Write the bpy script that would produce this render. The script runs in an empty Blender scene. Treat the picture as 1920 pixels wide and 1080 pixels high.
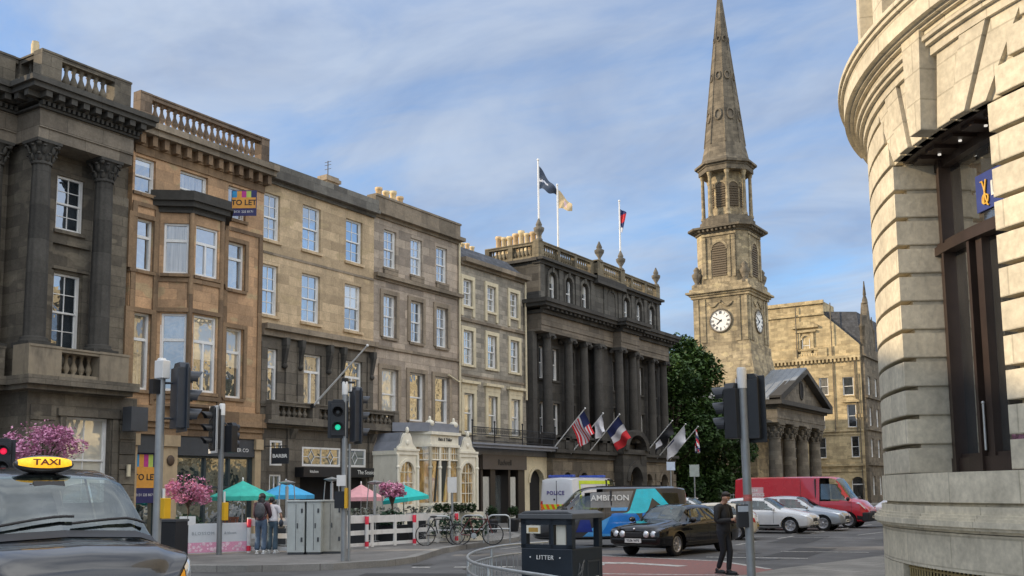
import bpy, math, random
from mathutils import Vector, Matrix, Quaternion
random.seed(7)
S = bpy.context.scene
COL = S.collection
PI = math.pi
sin, cos, rad = math.sin, math.cos, math.radians

# ------------------------------------------------------------------ camera
RX = Vector((0.83955, 0.07163, 0.53853))
RY = Vector((0.54317, -0.09166, -0.83460))
RZ = Vector((-0.01042, 0.99321, -0.11587))
EYE = 1.82
RX.normalize(); RZ = (RZ - RX * RZ.dot(RX)).normalized(); RY = RZ.cross(RX)
cam = bpy.data.cameras.new('camera'); co = bpy.data.objects.new('camera', cam); COL.objects.link(co)
m = Matrix((RX, RY, RZ)).to_4x4(); m.translation = (0, 0, EYE); co.matrix_world = m
cam.sensor_width = 36; cam.lens = 1890 / 1920 * 36
cam.shift_y = 161 / 1920
cam.clip_end = 3000; cam.clip_start = .1
S.camera = co
def ray(u, w):
    c = Vector(((u - 960) / 1890, -(w - 701) / 1890, -1)); return Vector((RX.dot(c), RY.dot(c), RZ.dot(c)))
def on_ground(u, w, z=0):
    d = ray(u, w); t = (z - EYE) / d.z; return Vector((t * d.x, t * d.y, z))
def at_depth(u, w, dep):
    d = ray(u, w) * dep; return Vector((d.x, d.y, d.z + EYE))

# ------------------------------------------------------------------ render / light
S.view_settings.view_transform = 'Standard'; S.view_settings.look = 'None'
S.view_settings.exposure = 0; S.view_settings.gamma = 1
SUN_AZ, SUN_EL = rad(53), rad(19)
W = bpy.data.worlds.new('World'); S.world = W; W.use_nodes = True

# ------------------------------------------------------------------ node helpers
class NT:
    def __init__(s, tree): s.t = tree; s.n = tree.nodes; s.l = tree.links
    def new(s, typ, **kw):
        nd = s.n.new(typ)
        for k, v in kw.items(): setattr(nd, k, v)
        return nd
    def link(s, a, b): s.l.new(a, b)
    def setin(s, nd, name, v):
        if hasattr(v, 'is_linked') or isinstance(v, bpy.types.NodeSocket): s.l.new(v, nd.inputs[name])
        else: nd.inputs[name].default_value = v
    def noise(s, vec, scale, detail=5, rough=.55, dist=0):
        nd = s.new('ShaderNodeTexNoise'); s.setin(nd, 'Scale', scale); s.setin(nd, 'Detail', detail)
        s.setin(nd, 'Roughness', rough); s.setin(nd, 'Distortion', dist)
        if vec is not None: s.link(vec, nd.inputs['Vector'])
        return nd.outputs['Fac']
    def ramp(s, fac, stops):
        nd = s.new('ShaderNodeValToRGB'); s.link(fac, nd.inputs['Fac'])
        e = nd.color_ramp.elements
        while len(e) < len(stops): e.new(.5)
        for i, (p, c) in enumerate(stops):
            e[i].position = p; e[i].color = (c, c, c, 1) if isinstance(c, (int, float)) else (*c, 1)
        return nd.outputs['Color']
    def mix(s, fac, a, b, mode='MIX'):
        nd = s.new('ShaderNodeMix', data_type='RGBA', blend_type=mode)
        for k, v in ((0, fac), (6, a), (7, b)):
            if isinstance(v, bpy.types.NodeSocket): s.link(v, nd.inputs[k])
            elif k == 0: nd.inputs[0].default_value = v
            else: nd.inputs[k].default_value = (*v, 1) if len(v) == 3 else v
        return nd.outputs[2]
    def math(s, op, a, b=0.0, c=None):
        nd = s.new('ShaderNodeMath', operation=op)
        for i, v in enumerate((a, b) if c is None else (a, b, c)):
            if isinstance(v, bpy.types.NodeSocket): s.link(v, nd.inputs[i])
            else: nd.inputs[i].default_value = v
        return nd.outputs[0]
    def bump(s, h, strength=.3, dist=.02):
        nd = s.new('ShaderNodeBump'); s.setin(nd, 'Strength', strength); s.setin(nd, 'Distance', dist); s.link(h, nd.inputs['Height'])
        return nd.outputs['Normal']
    def mapping(s, vec, scale=(1, 1, 1), loc=(0, 0, 0)):
        nd = s.new('ShaderNodeMapping'); s.link(vec, nd.inputs['Vector']); nd.inputs['Scale'].default_value = scale; nd.inputs['Location'].default_value = loc
        return nd.outputs['Vector']

def base_mat(name):
    m = bpy.data.materials.new(name); m.use_nodes = True
    nt = NT(m.node_tree); b = m.node_tree.nodes['Principled BSDF']
    return m, nt, b

def stone(name, c1, c2, soot=.4, bw=.85, bh=.36, joint=.55, patch=None, sootcol=(.045, .042, .038), streak=.4, bumpy=.5, cyl=None):
    m, nt, b = base_mat(name); c1 = tuple(x * 1.16 for x in c1); c2 = tuple(x * .78 for x in c2)
    tc = nt.new('ShaderNodeTexCoord').outputs['Object']
    sp = nt.new('ShaderNodeSeparateXYZ'); nt.link(tc, sp.inputs[0])
    u = nt.math('ADD', sp.outputs['X'], sp.outputs['Y']); vz = sp.outputs['Z']
    if cyl: u = nt.math('MULTIPLY', nt.math('ARCTAN2', nt.math('SUBTRACT', sp.outputs['Y'], cyl[1]), nt.math('SUBTRACT', sp.outputs['X'], cyl[0])), cyl[2]); vz = nt.math('SUBTRACT', vz, cyl[3])
    cb = nt.new('ShaderNodeCombineXYZ'); nt.link(u, cb.inputs[0]); nt.link(vz, cb.inputs[1])
    br = nt.new('ShaderNodeTexBrick'); nt.link(cb.outputs[0], br.inputs['Vector'])
    br.inputs['Scale'].default_value = 1; br.inputs['Brick Width'].default_value = bw; br.inputs['Row Height'].default_value = bh
    br.inputs['Mortar Size'].default_value = .011; br.inputs['Mortar Smooth'].default_value = .4; br.inputs['Bias'].default_value = 0
    br.inputs['Color1'].default_value = (*c1, 1); br.inputs['Color2'].default_value = (*c2, 1)
    br.inputs['Mortar'].default_value = tuple(x * joint for x in c1) + (1,)
    c = br.outputs['Color']
    if patch:     # paler replaced stones
        n0 = nt.noise(nt.mapping(cb.outputs[0], (1 / bw * .9, 1 / bh * .8, 1)), .8, 1)
        c = nt.mix(nt.ramp(n0, [(.60, 0.), (.64, .8)]), c, patch)
    n1 = nt.noise(tc, .45, 7, .62, .4)
    n2 = nt.noise(nt.mapping(tc, (1.6, 1.6, .16)), 1.0, 6, .6)
    n3 = nt.noise(tc, 14, 4, .6)
    n5 = nt.noise(tc, 2.3, 5, .65)
    c = nt.mix(1, c, nt.ramp(n3, [(.25, .80), (.75, 1.16)]), 'MULTIPLY')
    c = nt.mix(1, c, nt.ramp(n5, [(.3, .80), (.7, 1.14)]), 'MULTIPLY')
    c = nt.mix(nt.math('MULTIPLY', nt.ramp(n1, [(.44, 0.), (.70, 1.)]), soot * .7), c, sootcol)
    c = nt.mix(nt.math('MULTIPLY', nt.ramp(n2, [(.50, 0.), (.72, 1.)]), streak * min(1, soot * 1.6)), c, sootcol)
    nt.link(c, b.inputs['Base Color']); b.inputs['Roughness'].default_value = .92
    b.inputs['Specular IOR Level'].default_value = .25
    h = nt.math('ADD', nt.math('MULTIPLY', br.outputs['Fac'], -1.0), nt.math('MULTIPLY', n3, .55))
    nt.link(nt.bump(h, bumpy, .02), b.inputs['Normal'])
    return m

def car_glass(name, tint=(.50, .57, .55), refl=.10):
    m, nt, b = base_mat(name); out = nt.n['Material Output']; nt.n.remove(b)
    t = nt.new('ShaderNodeBsdfTransparent'); t.inputs['Color'].default_value = (*tint, 1); g = nt.new('ShaderNodeBsdfGlossy'); g.inputs['Roughness'].default_value = .03; g.inputs['Color'].default_value = (.9, .97, .97, 1)
    tc = nt.new('ShaderNodeTexCoord').outputs['Object']; n = nt.noise(tc, 2.0, 5, .6)
    lw = nt.new('ShaderNodeLayerWeight'); lw.inputs['Blend'].default_value = .22
    f = nt.math('MULTIPLY_ADD', nt.math('POWER', lw.outputs['Facing'], 1.6), .6, refl); f = nt.math('MULTIPLY', f, nt.ramp(n, [(.3, .75), (.7, 1.15)])); f = nt.math('MINIMUM', f, .95)
    mx = nt.new('ShaderNodeMixShader'); nt.link(f, mx.inputs[0]); nt.link(t.outputs[0], mx.inputs[1]); nt.link(g.outputs[0], mx.inputs[2]); nt.link(mx.outputs[0], out.inputs[0]); return m

def plain(name, col, rough=.6, metal=0, var=.12, scale=6, coat=0, bumpy=0, spec=.5, dirt=0, dirtcol=(.05, .045, .04)):
    m, nt, b = base_mat(name)
    tc = nt.new('ShaderNodeTexCoord').outputs['Object']
    n = nt.noise(tc, scale, 6, .6); n2 = nt.noise(tc, scale * .13, 4, .6)
    c = nt.mix(1, (*col, 1), nt.ramp(n, [(.25, 1 - var), (.75, 1 + var)]), 'MULTIPLY')
    c = nt.mix(1, c, nt.ramp(n2, [(.3, 1 - var), (.7, 1 + var * .6)]), 'MULTIPLY')
    if dirt:
        n3 = nt.noise(nt.mapping(tc, (1, 1, .25)), scale * .5, 6, .65)
        c = nt.mix(nt.math('MULTIPLY', nt.ramp(n3, [(.45, 0.), (.72, 1.)]), dirt), c, dirtcol)
    nt.link(c, b.inputs['Base Color'])
    nt.link(nt.ramp(n2, [(.3, max(0, rough - .08)), (.7, min(1, rough + .1))]), b.inputs['Roughness'])
    b.inputs['Metallic'].default_value = metal; b.inputs['Coat Weight'].default_value = coat; b.inputs['Coat Roughness'].default_value = .04
    b.inputs['Specular IOR Level'].default_value = spec
    if bumpy: nt.link(nt.bump(n, bumpy, .01), b.inputs['Normal'])
    return m

def glass(name, inner, refl=.42, rough=.02, wav=.14, tint=(.92, .96, 1.0), var=.5, blind=None, fold=False):
    """window pane: a mirror-like sheet over what stands behind it"""
    m, nt, b = base_mat(name)
    out = nt.n['Material Output']; nt.n.remove(b)
    tc = nt.new('ShaderNodeTexCoord').outputs['Object']
    d = nt.new('ShaderNodeBsdfDiffuse')
    n = nt.noise(nt.mapping(tc, (9, 9, .3) if fold else (2.5, 2.5, .9)), 1.3, 4, .6)
    c = nt.mix(1, (*inner, 1), nt.ramp(n, [(.3, 1 - var), (.7, 1 + var)]), 'MULTIPLY')
    if blind: sz = nt.new('ShaderNodeSeparateXYZ'); nt.link(tc, sz.inputs[0]); c = nt.mix(nt.math('GREATER_THAN', sz.outputs['Z'], blind), c, (.55, .53, .46, 1))
    nt.link(c, d.inputs['Color'])
    g = nt.new('ShaderNodeBsdfGlossy'); g.inputs['Color'].default_value = (*tint, 1); g.inputs['Roughness'].default_value = rough
    if wav:
        geo = nt.new('ShaderNodeNewGeometry').outputs['Position']
        nt.link(nt.bump(nt.noise(geo, 1.7, 2, .5), wav, .06), g.inputs['Normal'])
    mx = nt.new('ShaderNodeMixShader')
    lw = nt.new('ShaderNodeLayerWeight'); lw.inputs['Blend'].default_value = .25
    f = nt.math('MULTIPLY_ADD', lw.outputs['Facing'], 1 - refl, refl); f = nt.math('MINIMUM', f, .95)
    nt.link(f, mx.inputs[0]); nt.link(d.outputs[0], mx.inputs[1]); nt.link(g.outputs[0], mx.inputs[2]); nt.link(mx.outputs[0], out.inputs[0])
    return m

def emit(name, col, strength, mixcol=None):
    m, nt, b = base_mat(name)
    tc = nt.new('ShaderNodeTexCoord').outputs['Object']; n = nt.noise(tc, 30, 2)
    c = nt.mix(1, (*col, 1), nt.ramp(n, [(.3, .85), (.7, 1.1)]), 'MULTIPLY')
    nt.link(c, b.inputs['Base Color']); nt.link(c, b.inputs['Emission Color']); b.inputs['Emission Strength'].default_value = strength
    return m

def leafmat(name, ca, cb, scale=.9, trans=.25):
    m, nt, b = base_mat(name)
    tc = nt.new('ShaderNodeTexCoord').outputs['Object']
    n = nt.noise(tc, scale, 4, .7); n2 = nt.noise(tc, scale * 14, 2, .5)
    c = nt.mix(nt.ramp(n, [(.35, 0.), (.65, 1.)]), (*ca, 1), (*cb, 1))
    c = nt.mix(1, c, nt.ramp(n2, [(.3, .6), (.7, 1.35)]), 'MULTIPLY')
    nt.link(c, b.inputs['Base Color']); b.inputs['Roughness'].default_value = .6
    b.inputs['Transmission Weight'].default_value = 0; b.inputs['Specular IOR Level'].default_value = .3
    return m

# ------------------------------------------------------------------ mesh builder
class MB:
    def __init__(s): s.v = []; s.f = []; s.mi = []; s.m = 0; s.sm = []
    def add(s, vs, fs, M=None, smooth=False):
        o = len(s.v)
        s.v += [tuple(M @ Vector(p)) if M is not None else tuple(p) for p in vs]
        for f in fs: s.f.append([o + i for i in f]); s.mi.append(s.m); s.sm.append(smooth)
        return s
    def quad(s, a, b, c, d): return s.add([a, b, c, d], [(0, 1, 2, 3)])
    def box(s, x0, x1, y0, y1, z0, z1, M=None):
        x0, x1 = sorted((x0, x1)); y0, y1 = sorted((y0, y1)); z0, z1 = sorted((z0, z1))
        v = [(x0, y0, z0), (x1, y0, z0), (x1, y1, z0), (x0, y1, z0), (x0, y0, z1), (x1, y0, z1), (x1, y1, z1), (x0, y1, z1)]
        return s.add(v, [(0, 3, 2, 1), (4, 5, 6, 7), (0, 1, 5, 4), (1, 2, 6, 5), (2, 3, 7, 6), (3, 0, 4, 7)], M)
    def tube(s, p0, p1, r0, r1=None, n=10, caps=True, smooth=True):
        p0, p1 = Vector(p0), Vector(p1); r1 = r0 if r1 is None else r1
        d = (p1 - p0).normalized(); a = d.orthogonal().normalized(); b = d.cross(a)
        v = []
        for p, r in ((p0, r0), (p1, r1)):
            for i in range(n):
                t = 2 * PI * i / n; v.append(p + a * (r * cos(t)) + b * (r * sin(t)))
        f = [(i, (i + 1) % n, n + (i + 1) % n, n + i) for i in range(n)]
        s.add(v, f, None, smooth)
        if caps: s.add([v[i] for i in range(n)], [tuple(reversed(range(n)))]); s.add([v[n + i] for i in range(n)], [tuple(range(n))])
        return s
    def path(s, pts, r, n=8, closed=False):
        pts = [Vector(p) for p in pts]; L = len(pts); v = []; f = []; up = None
        for i, p in enumerate(pts):
            q0 = pts[(i - 1) % L] if (closed or i > 0) else p; q1 = pts[(i + 1) % L] if (closed or i < L - 1) else p
            d = (q1 - q0).normalized()
            if up is None: up = d.orthogonal().normalized()
            up = (up - d * up.dot(d)).normalized(); b = d.cross(up)
            rr = r[i] if isinstance(r, (list, tuple)) else r
            for k in range(n): t = 2 * PI * k / n; v.append(p + up * (rr * cos(t)) + b * (rr * sin(t)))
        for i in range(L if closed else L - 1):
            j = (i + 1) % L
            for k in range(n): f.append((i * n + k, i * n + (k + 1) % n, j * n + (k + 1) % n, j * n + k))
        s.add(v, f, None, True)
        if not closed:
            s.add(v[:n], [tuple(reversed(range(n)))]); s.add(v[-n:], [tuple(range(n))])
        return s
    def lathe(s, prof, at=(0, 0, 0), n=16, M=None, smooth=True, flute=0, fn=0, a0=0.0, caps=True):
        v = []; f = []; at = Vector(at)
        for r, z in prof:
            for i in range(n):
                t = a0 + 2 * PI * i / n
                rr = r - (flute * (0.5 + 0.5 * cos(t * fn)) if fn and r > flute * 3 else 0)
                v.append(at + Vector((rr * cos(t), rr * sin(t), z)))
        for j in range(len(prof) - 1):
            for i in range(n): f.append((j * n + i, j * n + (i + 1) % n, (j + 1) * n + (i + 1) % n, (j + 1) * n + i))
        s.add(v, f, M, smooth)
        if caps:
            for k, rev in ((0, True), (len(prof) - 1, False)):
                q = list(range(n)); s.add(v[k * n:(k + 1) * n], [tuple(reversed(q)) if rev else tuple(q)], M)
        return s
    def prism(s, poly, axis, c0, c1, M=None):
        """poly of 2-D points; axis x: (y,z), y: (x,z), z: (x,y)"""
        def P(p, c): return {'x': (c, p[0], p[1]), 'y': (p[0], c, p[1]), 'z': (p[0], p[1], c)}[axis]
        n = len(poly); v = [P(p, c0) for p in poly] + [P(p, c1) for p in poly]
        f = [tuple(range(n)), tuple(reversed(range(n, 2 * n)))] + [(i, n + i, n + (i + 1) % n, (i + 1) % n) for i in range(n)]
        ar = sum(poly[i][0] * poly[(i + 1) % n][1] - poly[(i + 1) % n][0] * poly[i][1] for i in range(n))
        flip = (ar > 0) == (c1 > c0)
        if axis == 'y': flip = not flip
        if flip: f = [tuple(reversed(q)) for q in f]
        return s.add(v, f, M)
    def sphere(s, c, r, n=12, k=8, sc=(1, 1, 1), M=None):
        v = []; f = []
        for j in range(k + 1):
            ph = PI * j / k
            for i in range(n):
                t = 2 * PI * i / n; v.append((c[0] + r * sc[0] * sin(ph) * cos(t), c[1] + r * sc[1] * sin(ph) * sin(t), c[2] + r * sc[2] * cos(ph)))
        for j in range(k):
            for i in range(n): f.append((j * n + i, (j + 1) * n + i, (j + 1) * n + (i + 1) % n, j * n + (i + 1) % n))
        return s.add(v, f, M, True)
    def mesh(s, name, mats):
        me = bpy.data.meshes.new(name); me.from_pydata(s.v, [], s.f)
        for mt in (mats if isinstance(mats, (list, tuple)) else [mats]): me.materials.append(mt)
        for p, i, sm in zip(me.polygons, s.mi, s.sm): p.material_index = i; p.use_smooth = sm
        me.validate(); me.update(); return me
    def build(s, name, mats, parent=None, local=False, smooth=None, bevel=0, label=None):
        me = s.mesh(name, mats); o = link(name, me, parent, local)
        if smooth is not None:
            for p in me.polygons: p.use_smooth = smooth
        if bevel:
            b = o.modifiers.new('bevel', 'BEVEL'); b.width = bevel; b.segments = 2; b.limit_method = 'ANGLE'; b.angle_limit = rad(40)
        if label: o['label'] = label
        return o
WLOC = {}
def link(name, data, parent=None, local=False):
    o = bpy.data.objects.new(name, data); COL.objects.link(o)
    if parent is not None:
        o.parent = parent
        if not local: o.location = -WLOC.get(parent.name, Vector())
        WLOC[o.name] = Vector()
    else: WLOC[o.name] = Vector()
    return o
def thing(name, label, cat, loc=(0, 0, 0), rz=0, group=None):
    o = bpy.data.objects.new(name, None); COL.objects.link(o); o.location = loc; o.rotation_euler = (0, 0, rz)
    o.empty_display_size = .3
    o['label'] = label; o['category'] = cat
    if group: o['group'] = group
    WLOC[o.name] = Vector(loc); return o
def tag(o, label, cat, group=None):
    o['label'] = label; o['category'] = cat
    if group: o['group'] = group
    return o
def struct(o): o['kind'] = 'structure'; return o
def copy_tree(o, parent=None):
    c = o.copy(); COL.objects.link(c)
    if parent is not None: c.parent = parent
    for ch in list(o.children): copy_tree(ch, c)
    return c

def text_mesh(txt, size, depth=.006, bold=False, space=1.0, xs=1.0):
    cu = bpy.data.curves.new('lettering', 'FONT'); cu.body = txt; cu.size = size; cu.extrude = depth; cu.align_x = 'CENTER'; cu.align_y = 'CENTER'
    cu.space_character = space
    if bold: cu.offset = size * .02
    cu.resolution_u = 3
    t = bpy.data.objects.new('lettering', cu); COL.objects.link(t)
    bpy.context.view_layer.update()
    me = bpy.data.meshes.new_from_object(t.evaluated_get(bpy.context.evaluated_depsgraph_get()))
    bpy.data.objects.remove(t)
    if xs != 1:
        for v in me.vertices: v.co.x *= xs
    return me
def lettering(txt, size, mat, parent, loc, face, local=False, name='lettering', **kw):
    """face: outward direction in parent's space"""
    me = text_mesh(txt, size, **kw); me.name = name; me.materials.clear(); me.materials.append(mat)
    o = bpy.data.objects.new(name, me); COL.objects.link(o); o.parent = parent
    z = Vector(face).normalized(); up = Vector((0, 0, 1)) if abs(z.z) < .95 else Vector((0, 1, 0))
    x = up.cross(z).normalized(); y = z.cross(x)
    M = Matrix((x, y, z)).transposed().to_4x4()
    M.translation = Vector(loc) - (Vector() if local else WLOC.get(parent.name, Vector()))
    o.matrix_local = M
    return o

# plane-space helpers: plane 'x' faces +X (a = Y), plane 'y' faces -Y (a = X); d = distance outwards
def P3(pl, c, a, z, d=0): return (c + d, a, z) if pl == 'x' else (a, c - d, z)
def pbox(mb, pl, c, a0, a1, z0, z1, d0, d1):
    p, q = P3(pl, c, a0, z0, d0), P3(pl, c, a1, z1, d1); mb.box(p[0], q[0], p[1], q[1], p[2], q[2])
def wall(mb, pl, c, a0, a1, z0, z1, ops, rev=.2, edge=.3):
    As = sorted({a0, a1, *[o[0] for o in ops], *[o[1] for o in ops]}); Zs = sorted({z0, z1, *[o[2] for o in ops], *[o[3] for o in ops]})
    As = [a for a in As if a0 <= a <= a1]; Zs = [z for z in Zs if z0 <= z <= z1]
    def hole(a, z): return any(o[0] < a < o[1] and o[2] < z < o[3] for o in ops)
    for j in range(len(Zs) - 1):
        i = 0
        while i < len(As) - 1:
            zc = (Zs[j] + Zs[j + 1]) / 2
            if hole((As[i] + As[i + 1]) / 2, zc): i += 1; continue
            k = i
            while k + 1 < len(As) - 1 and not hole((As[k + 1] + As[k + 2]) / 2, zc): k += 1
            mb.quad(P3(pl, c, As[i], Zs[j]), P3(pl, c, As[k + 1], Zs[j]), P3(pl, c, As[k + 1], Zs[j + 1]), P3(pl, c, As[i], Zs[j + 1])); i = k + 1
    for (b0, b1, y0, y1) in ops:
        r = -rev
        mb.quad(P3(pl, c, b0, y0), P3(pl, c, b0, y1), P3(pl, c, b0, y1, r), P3(pl, c, b0, y0, r))
        mb.quad(P3(pl, c, b1, y1), P3(pl, c, b1, y0), P3(pl, c, b1, y0, r), P3(pl, c, b1, y1, r))
        mb.quad(P3(pl, c, b0, y1), P3(pl, c, b1, y1), P3(pl, c, b1, y1, r), P3(pl, c, b0, y1, r))
        mb.quad(P3(pl, c, b1, y0), P3(pl, c, b0, y0), P3(pl, c, b0, y0, r), P3(pl, c, b1, y0, r))
    e = -edge
    mb.quad(P3(pl, c, a0, z1), P3(pl, c, a1, z1), P3(pl, c, a1, z1, e), P3(pl, c, a0, z1, e))
    mb.quad(P3(pl, c, a0, z0), P3(pl, c, a0, z0, e), P3(pl, c, a0, z1, e), P3(pl, c, a0, z1))
    mb.quad(P3(pl, c, a1, z0), P3(pl, c, a1, z1), P3(pl, c, a1, z1, e), P3(pl, c, a1, z0, e))
def moulding(mb, pl, c, a0, a1, prof):
    """prof: list of (z0,z1,d) stacked bands"""
    for z0, z1, d in prof: pbox(mb, pl, c, a0 - (d if d > .02 else 0) * 0, a1, z0, z1, -.1, d)
def cornice(mb, pl, c, a0, a1, z0, z1, d, ret0=True, ret1=True, steps=4):
    for i in range(steps):
        t0, t1 = i / steps, (i + 1) / steps; dd = d * (0.25 + .75 * (t1 ** .8))
        pbox(mb, pl, c, a0 - (dd if ret0 else 0), a1 + (dd if ret1 else 0), z0 + (z1 - z0) * t0, z0 + (z1 - z0) * t1 - .0, -.25, dd)
BAL = [(.05, 0), (.085, .04), (.05, .1), (.1, .24), (.115, .34), (.05, .62), (.045, .78), (.075, .84), (.05, .88), (.08, .94), (.08, 1)]
def balustrade(parent, mat, pl, c, a0, a1, z0, z1, n=None, piers=(), wd=.28, d=.0, nn=8, name='balustrade', base=.16, rail=.16, fat=1.0):
    mb = MB()
    pbox(mb, pl, c, a0, a1, z0, z0 + base, d - wd, d); pbox(mb, pl, c, a0, a1, z1 - rail, z1 - .03, d - wd - .02, d + .02)
    pbox(mb, pl, c, a0 - .02, a1 + .02, z1 - .03, z1 + .03, d - wd - .06, d + .06)
    for (p0, p1) in piers: pbox(mb, pl, c, p0, p1, z0 - .01, z1 + .05, d - wd - .03, d + .035)
    h = z1 - rail - z0 - base
    n = n or int((a1 - a0) / .26)
    for i in range(n):
        a = a0 + (i + .5) * (a1 - a0) / n
        if any(p0 - .08 < a < p1 + .08 for p0, p1 in piers): continue
        q = P3(pl, c, a, z0 + base, d - wd / 2)
        mb.lathe([(r * 1.05 * fat, z * h) for r, z in BAL], q, nn)
    return mb.build(name, mat, parent)

# windows ---------------------------------------------------------------------------------
WCACHE = {}; VARY = {}; WR = random.Random(11)
def win_meshes(w, h, style, mats):
    key = (round(w, 2), round(h, 2), style, tuple(m.name for m in mats))
    if key in WCACHE: return WCACHE[key]
    fm, gm = MB(), MB(); t = .075; b = .028
    fr = lambda x0, x1, z0, z1, y0, y1: fm.box(x0, x1, y0, y1, z0, z1)
    fr(0, t, 0, h, -.01, .09); fr(w - t, w, 0, h, -.01, .09); fr(t, w - t, h - t, h, -.008, .09); fr(t, w - t, 0, t * 1.25, -.012, .1)
    def pane(x0, x1, z0, z1, y): gm.quad((x0, y, z0), (x1, y, z0), (x1, y, z1), (x0, y, z1))
    if style.startswith('sash'):
        nx, ny = int(style[4]), int(style[5]); mid = h * (.5 if len(style) < 7 else .5)
        fr(t, w - t, mid - .03, mid + .03, .002, .085)
        for (z0, z1, y) in ((mid, h - t, .035), (t, mid, .06)):
            pane(t, w - t, z0, z1, y + .012)
            s = .035
            fr(t, t + s, z0, z1, y - .015, y + .02); fr(w - t - s, w - t, z0, z1, y - .015, y + .02)
            for i in range(1, nx): x = t + (w - 2 * t) * i / nx; fr(x - b / 2, x + b / 2, z0, z1, y - .01, y + .015)
            for j in range(1, ny): z = z0 + (z1 - z0) * j / ny; fr(t, w - t, z - b / 2, z + b / 2, y - .008, y + .013)
    elif style.startswith('trans'):
        zt = h * .66; fr(t, w - t, zt - .05, zt + .05, .0, .088); pane(t, w - t, zt, h - t, .05); pane(t, w - t, t, zt, .06)
        if style == 'trans2': fr(w / 2 - .035, w / 2 + .035, t, zt, .004, .08)
    elif style == 'fixed': pane(t, w - t, t, h - t, .05)
    elif style.startswith('grid'):
        nx, ny = int(style[4]), int(style[5]); pane(t, w - t, t, h - t, .05)
        for i in range(1, nx): x = t + (w - 2 * t) * i / nx; fr(x - .02, x + .02, t, h - t, .02, .06)
        for j in range(1, ny): z = t + (h - 2 * t) * j / ny; fr(t, w - t, z - .02, z + .02, .022, .058)
    elif style == 'arch':
        pane(t, w - t, t, h - t, .05); fr(t, w - t, h * .45 - .03, h * .45 + .03, .01, .08); fr(w / 2 - .015, w / 2 + .015, t, h - t, .03, .07)
    r = (fm.mesh('window', mats[0]), gm.mesh('pane', mats[1])); WCACHE[key] = r; return r
def window(parent, pl, c, a0, a1, z0, z1, style, frame, gl, rev=.16, sill=None, M=None):
    if gl.name in VARY: gl = WR.choice(VARY[gl.name])
    fm, gm = win_meshes(a1 - a0, z1 - z0, style, (frame, gl))
    o = bpy.data.objects.new('window', fm); COL.objects.link(o); o.parent = parent
    p = Vector(P3(pl, c, a0, z0, -rev))
    if M is None:
        o.location = p - WLOC.get(parent.name, Vector()); o.rotation_euler = (0, 0, PI / 2 if pl == 'x' else 0)
    else: o.matrix_local = M
    g = bpy.data.objects.new('pane', gm); COL.objects.link(g); g.parent = o
    if sill:
        k = ('sill', round(a1 - a0, 2), sill.name)
        if k not in WCACHE: WCACHE[k] = MB().box(-.08, a1 - a0 + .08, -rev - .09, 0, -.12, -.005).mesh('sill', sill)
        s = bpy.data.objects.new('sill', WCACHE[k]); COL.objects.link(s); s.parent = o
    return o
def surround(win, w, h, mat, rev, t=.14, d=.06, hood=False, name='surround', apron=0):
    k = (name, round(w, 2), round(h, 2), mat.name, t, d, hood, apron)
    if k not in WCACHE:
        mb = MB(); y0 = -rev - d; y1 = -rev + .02
        mb.box(-t, 0, y0, y1, -apron, h); mb.box(w, w + t, y0, y1, -apron, h); mb.box(-t, w + t, y0 - .004, y1, h, h + t)
        if hood:
            mb.box(-t - .04, w + t + .04, y0 - .02, y1, h + t, h + t + .28); mb.box(-t - .16, w + t + .16, y0 - .16, y1, h + t + .28, h + t + .42)
        WCACHE[k] = mb.mesh(name, mat)
    s = bpy.data.objects.new(name, WCACHE[k]); COL.objects.link(s); s.parent = win; return s
def arch_piece(mb, pl, c, a0, a1, zs, z1, d0, d1, n=10, frac=1.0):
    """fills the corners above a round arch that springs at zs inside the opening a0..a1, up to z1"""
    r = (a1 - a0) / 2; ac = (a0 + a1) / 2
    pts = [(ac - r * cos(PI * i / n), min(z1 - .005, zs + r * frac * sin(PI * i / n))) for i in range(n + 1)]
    for i in range(n):
        (p, zp), (q, zq) = pts[i], pts[i + 1]
        for d, fl in ((d1, False), (d0, True)):
            vs = [P3(pl, c, p, zp, d), P3(pl, c, q, zq, d), P3(pl, c, q, z1, d), P3(pl, c, p, z1, d)]
            mb.quad(*(vs if not fl else vs[::-1]))
        mb.quad(P3(pl, c, p, zp, d0), P3(pl, c, q, zq, d0), P3(pl, c, q, zq, d1), P3(pl, c, p, zp, d1))
def arch_ring(mb, pl, c, ac, zs, r0, r1, d0, d1, n=12, frac=1.0):
    for i in range(n):
        t0, t1 = PI * i / n, PI * (i + 1) / n
        q = [(ac - r * cos(t), zs + r * frac * sin(t)) for r, t in ((r0, t0), (r0, t1), (r1, t1), (r1, t0))]
        lo = [P3(pl, c, a, z, d0) for a, z in q]; hi = [P3(pl, c, a, z, d1) for a, z in q]
        mb.add(lo + hi, [(4, 5, 6, 7), (0, 1, 5, 4), (2, 3, 7, 6), (0, 4, 7, 3), (1, 2, 6, 5)])
SKY_S = 2.0; CLOUD_A = (3.5, 4.4, 6.2); CLOUD_B = (6.1, 6.9, 8.1); SUN_E = 4.4; HIGH = 3.0; EAST = 2.9
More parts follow.
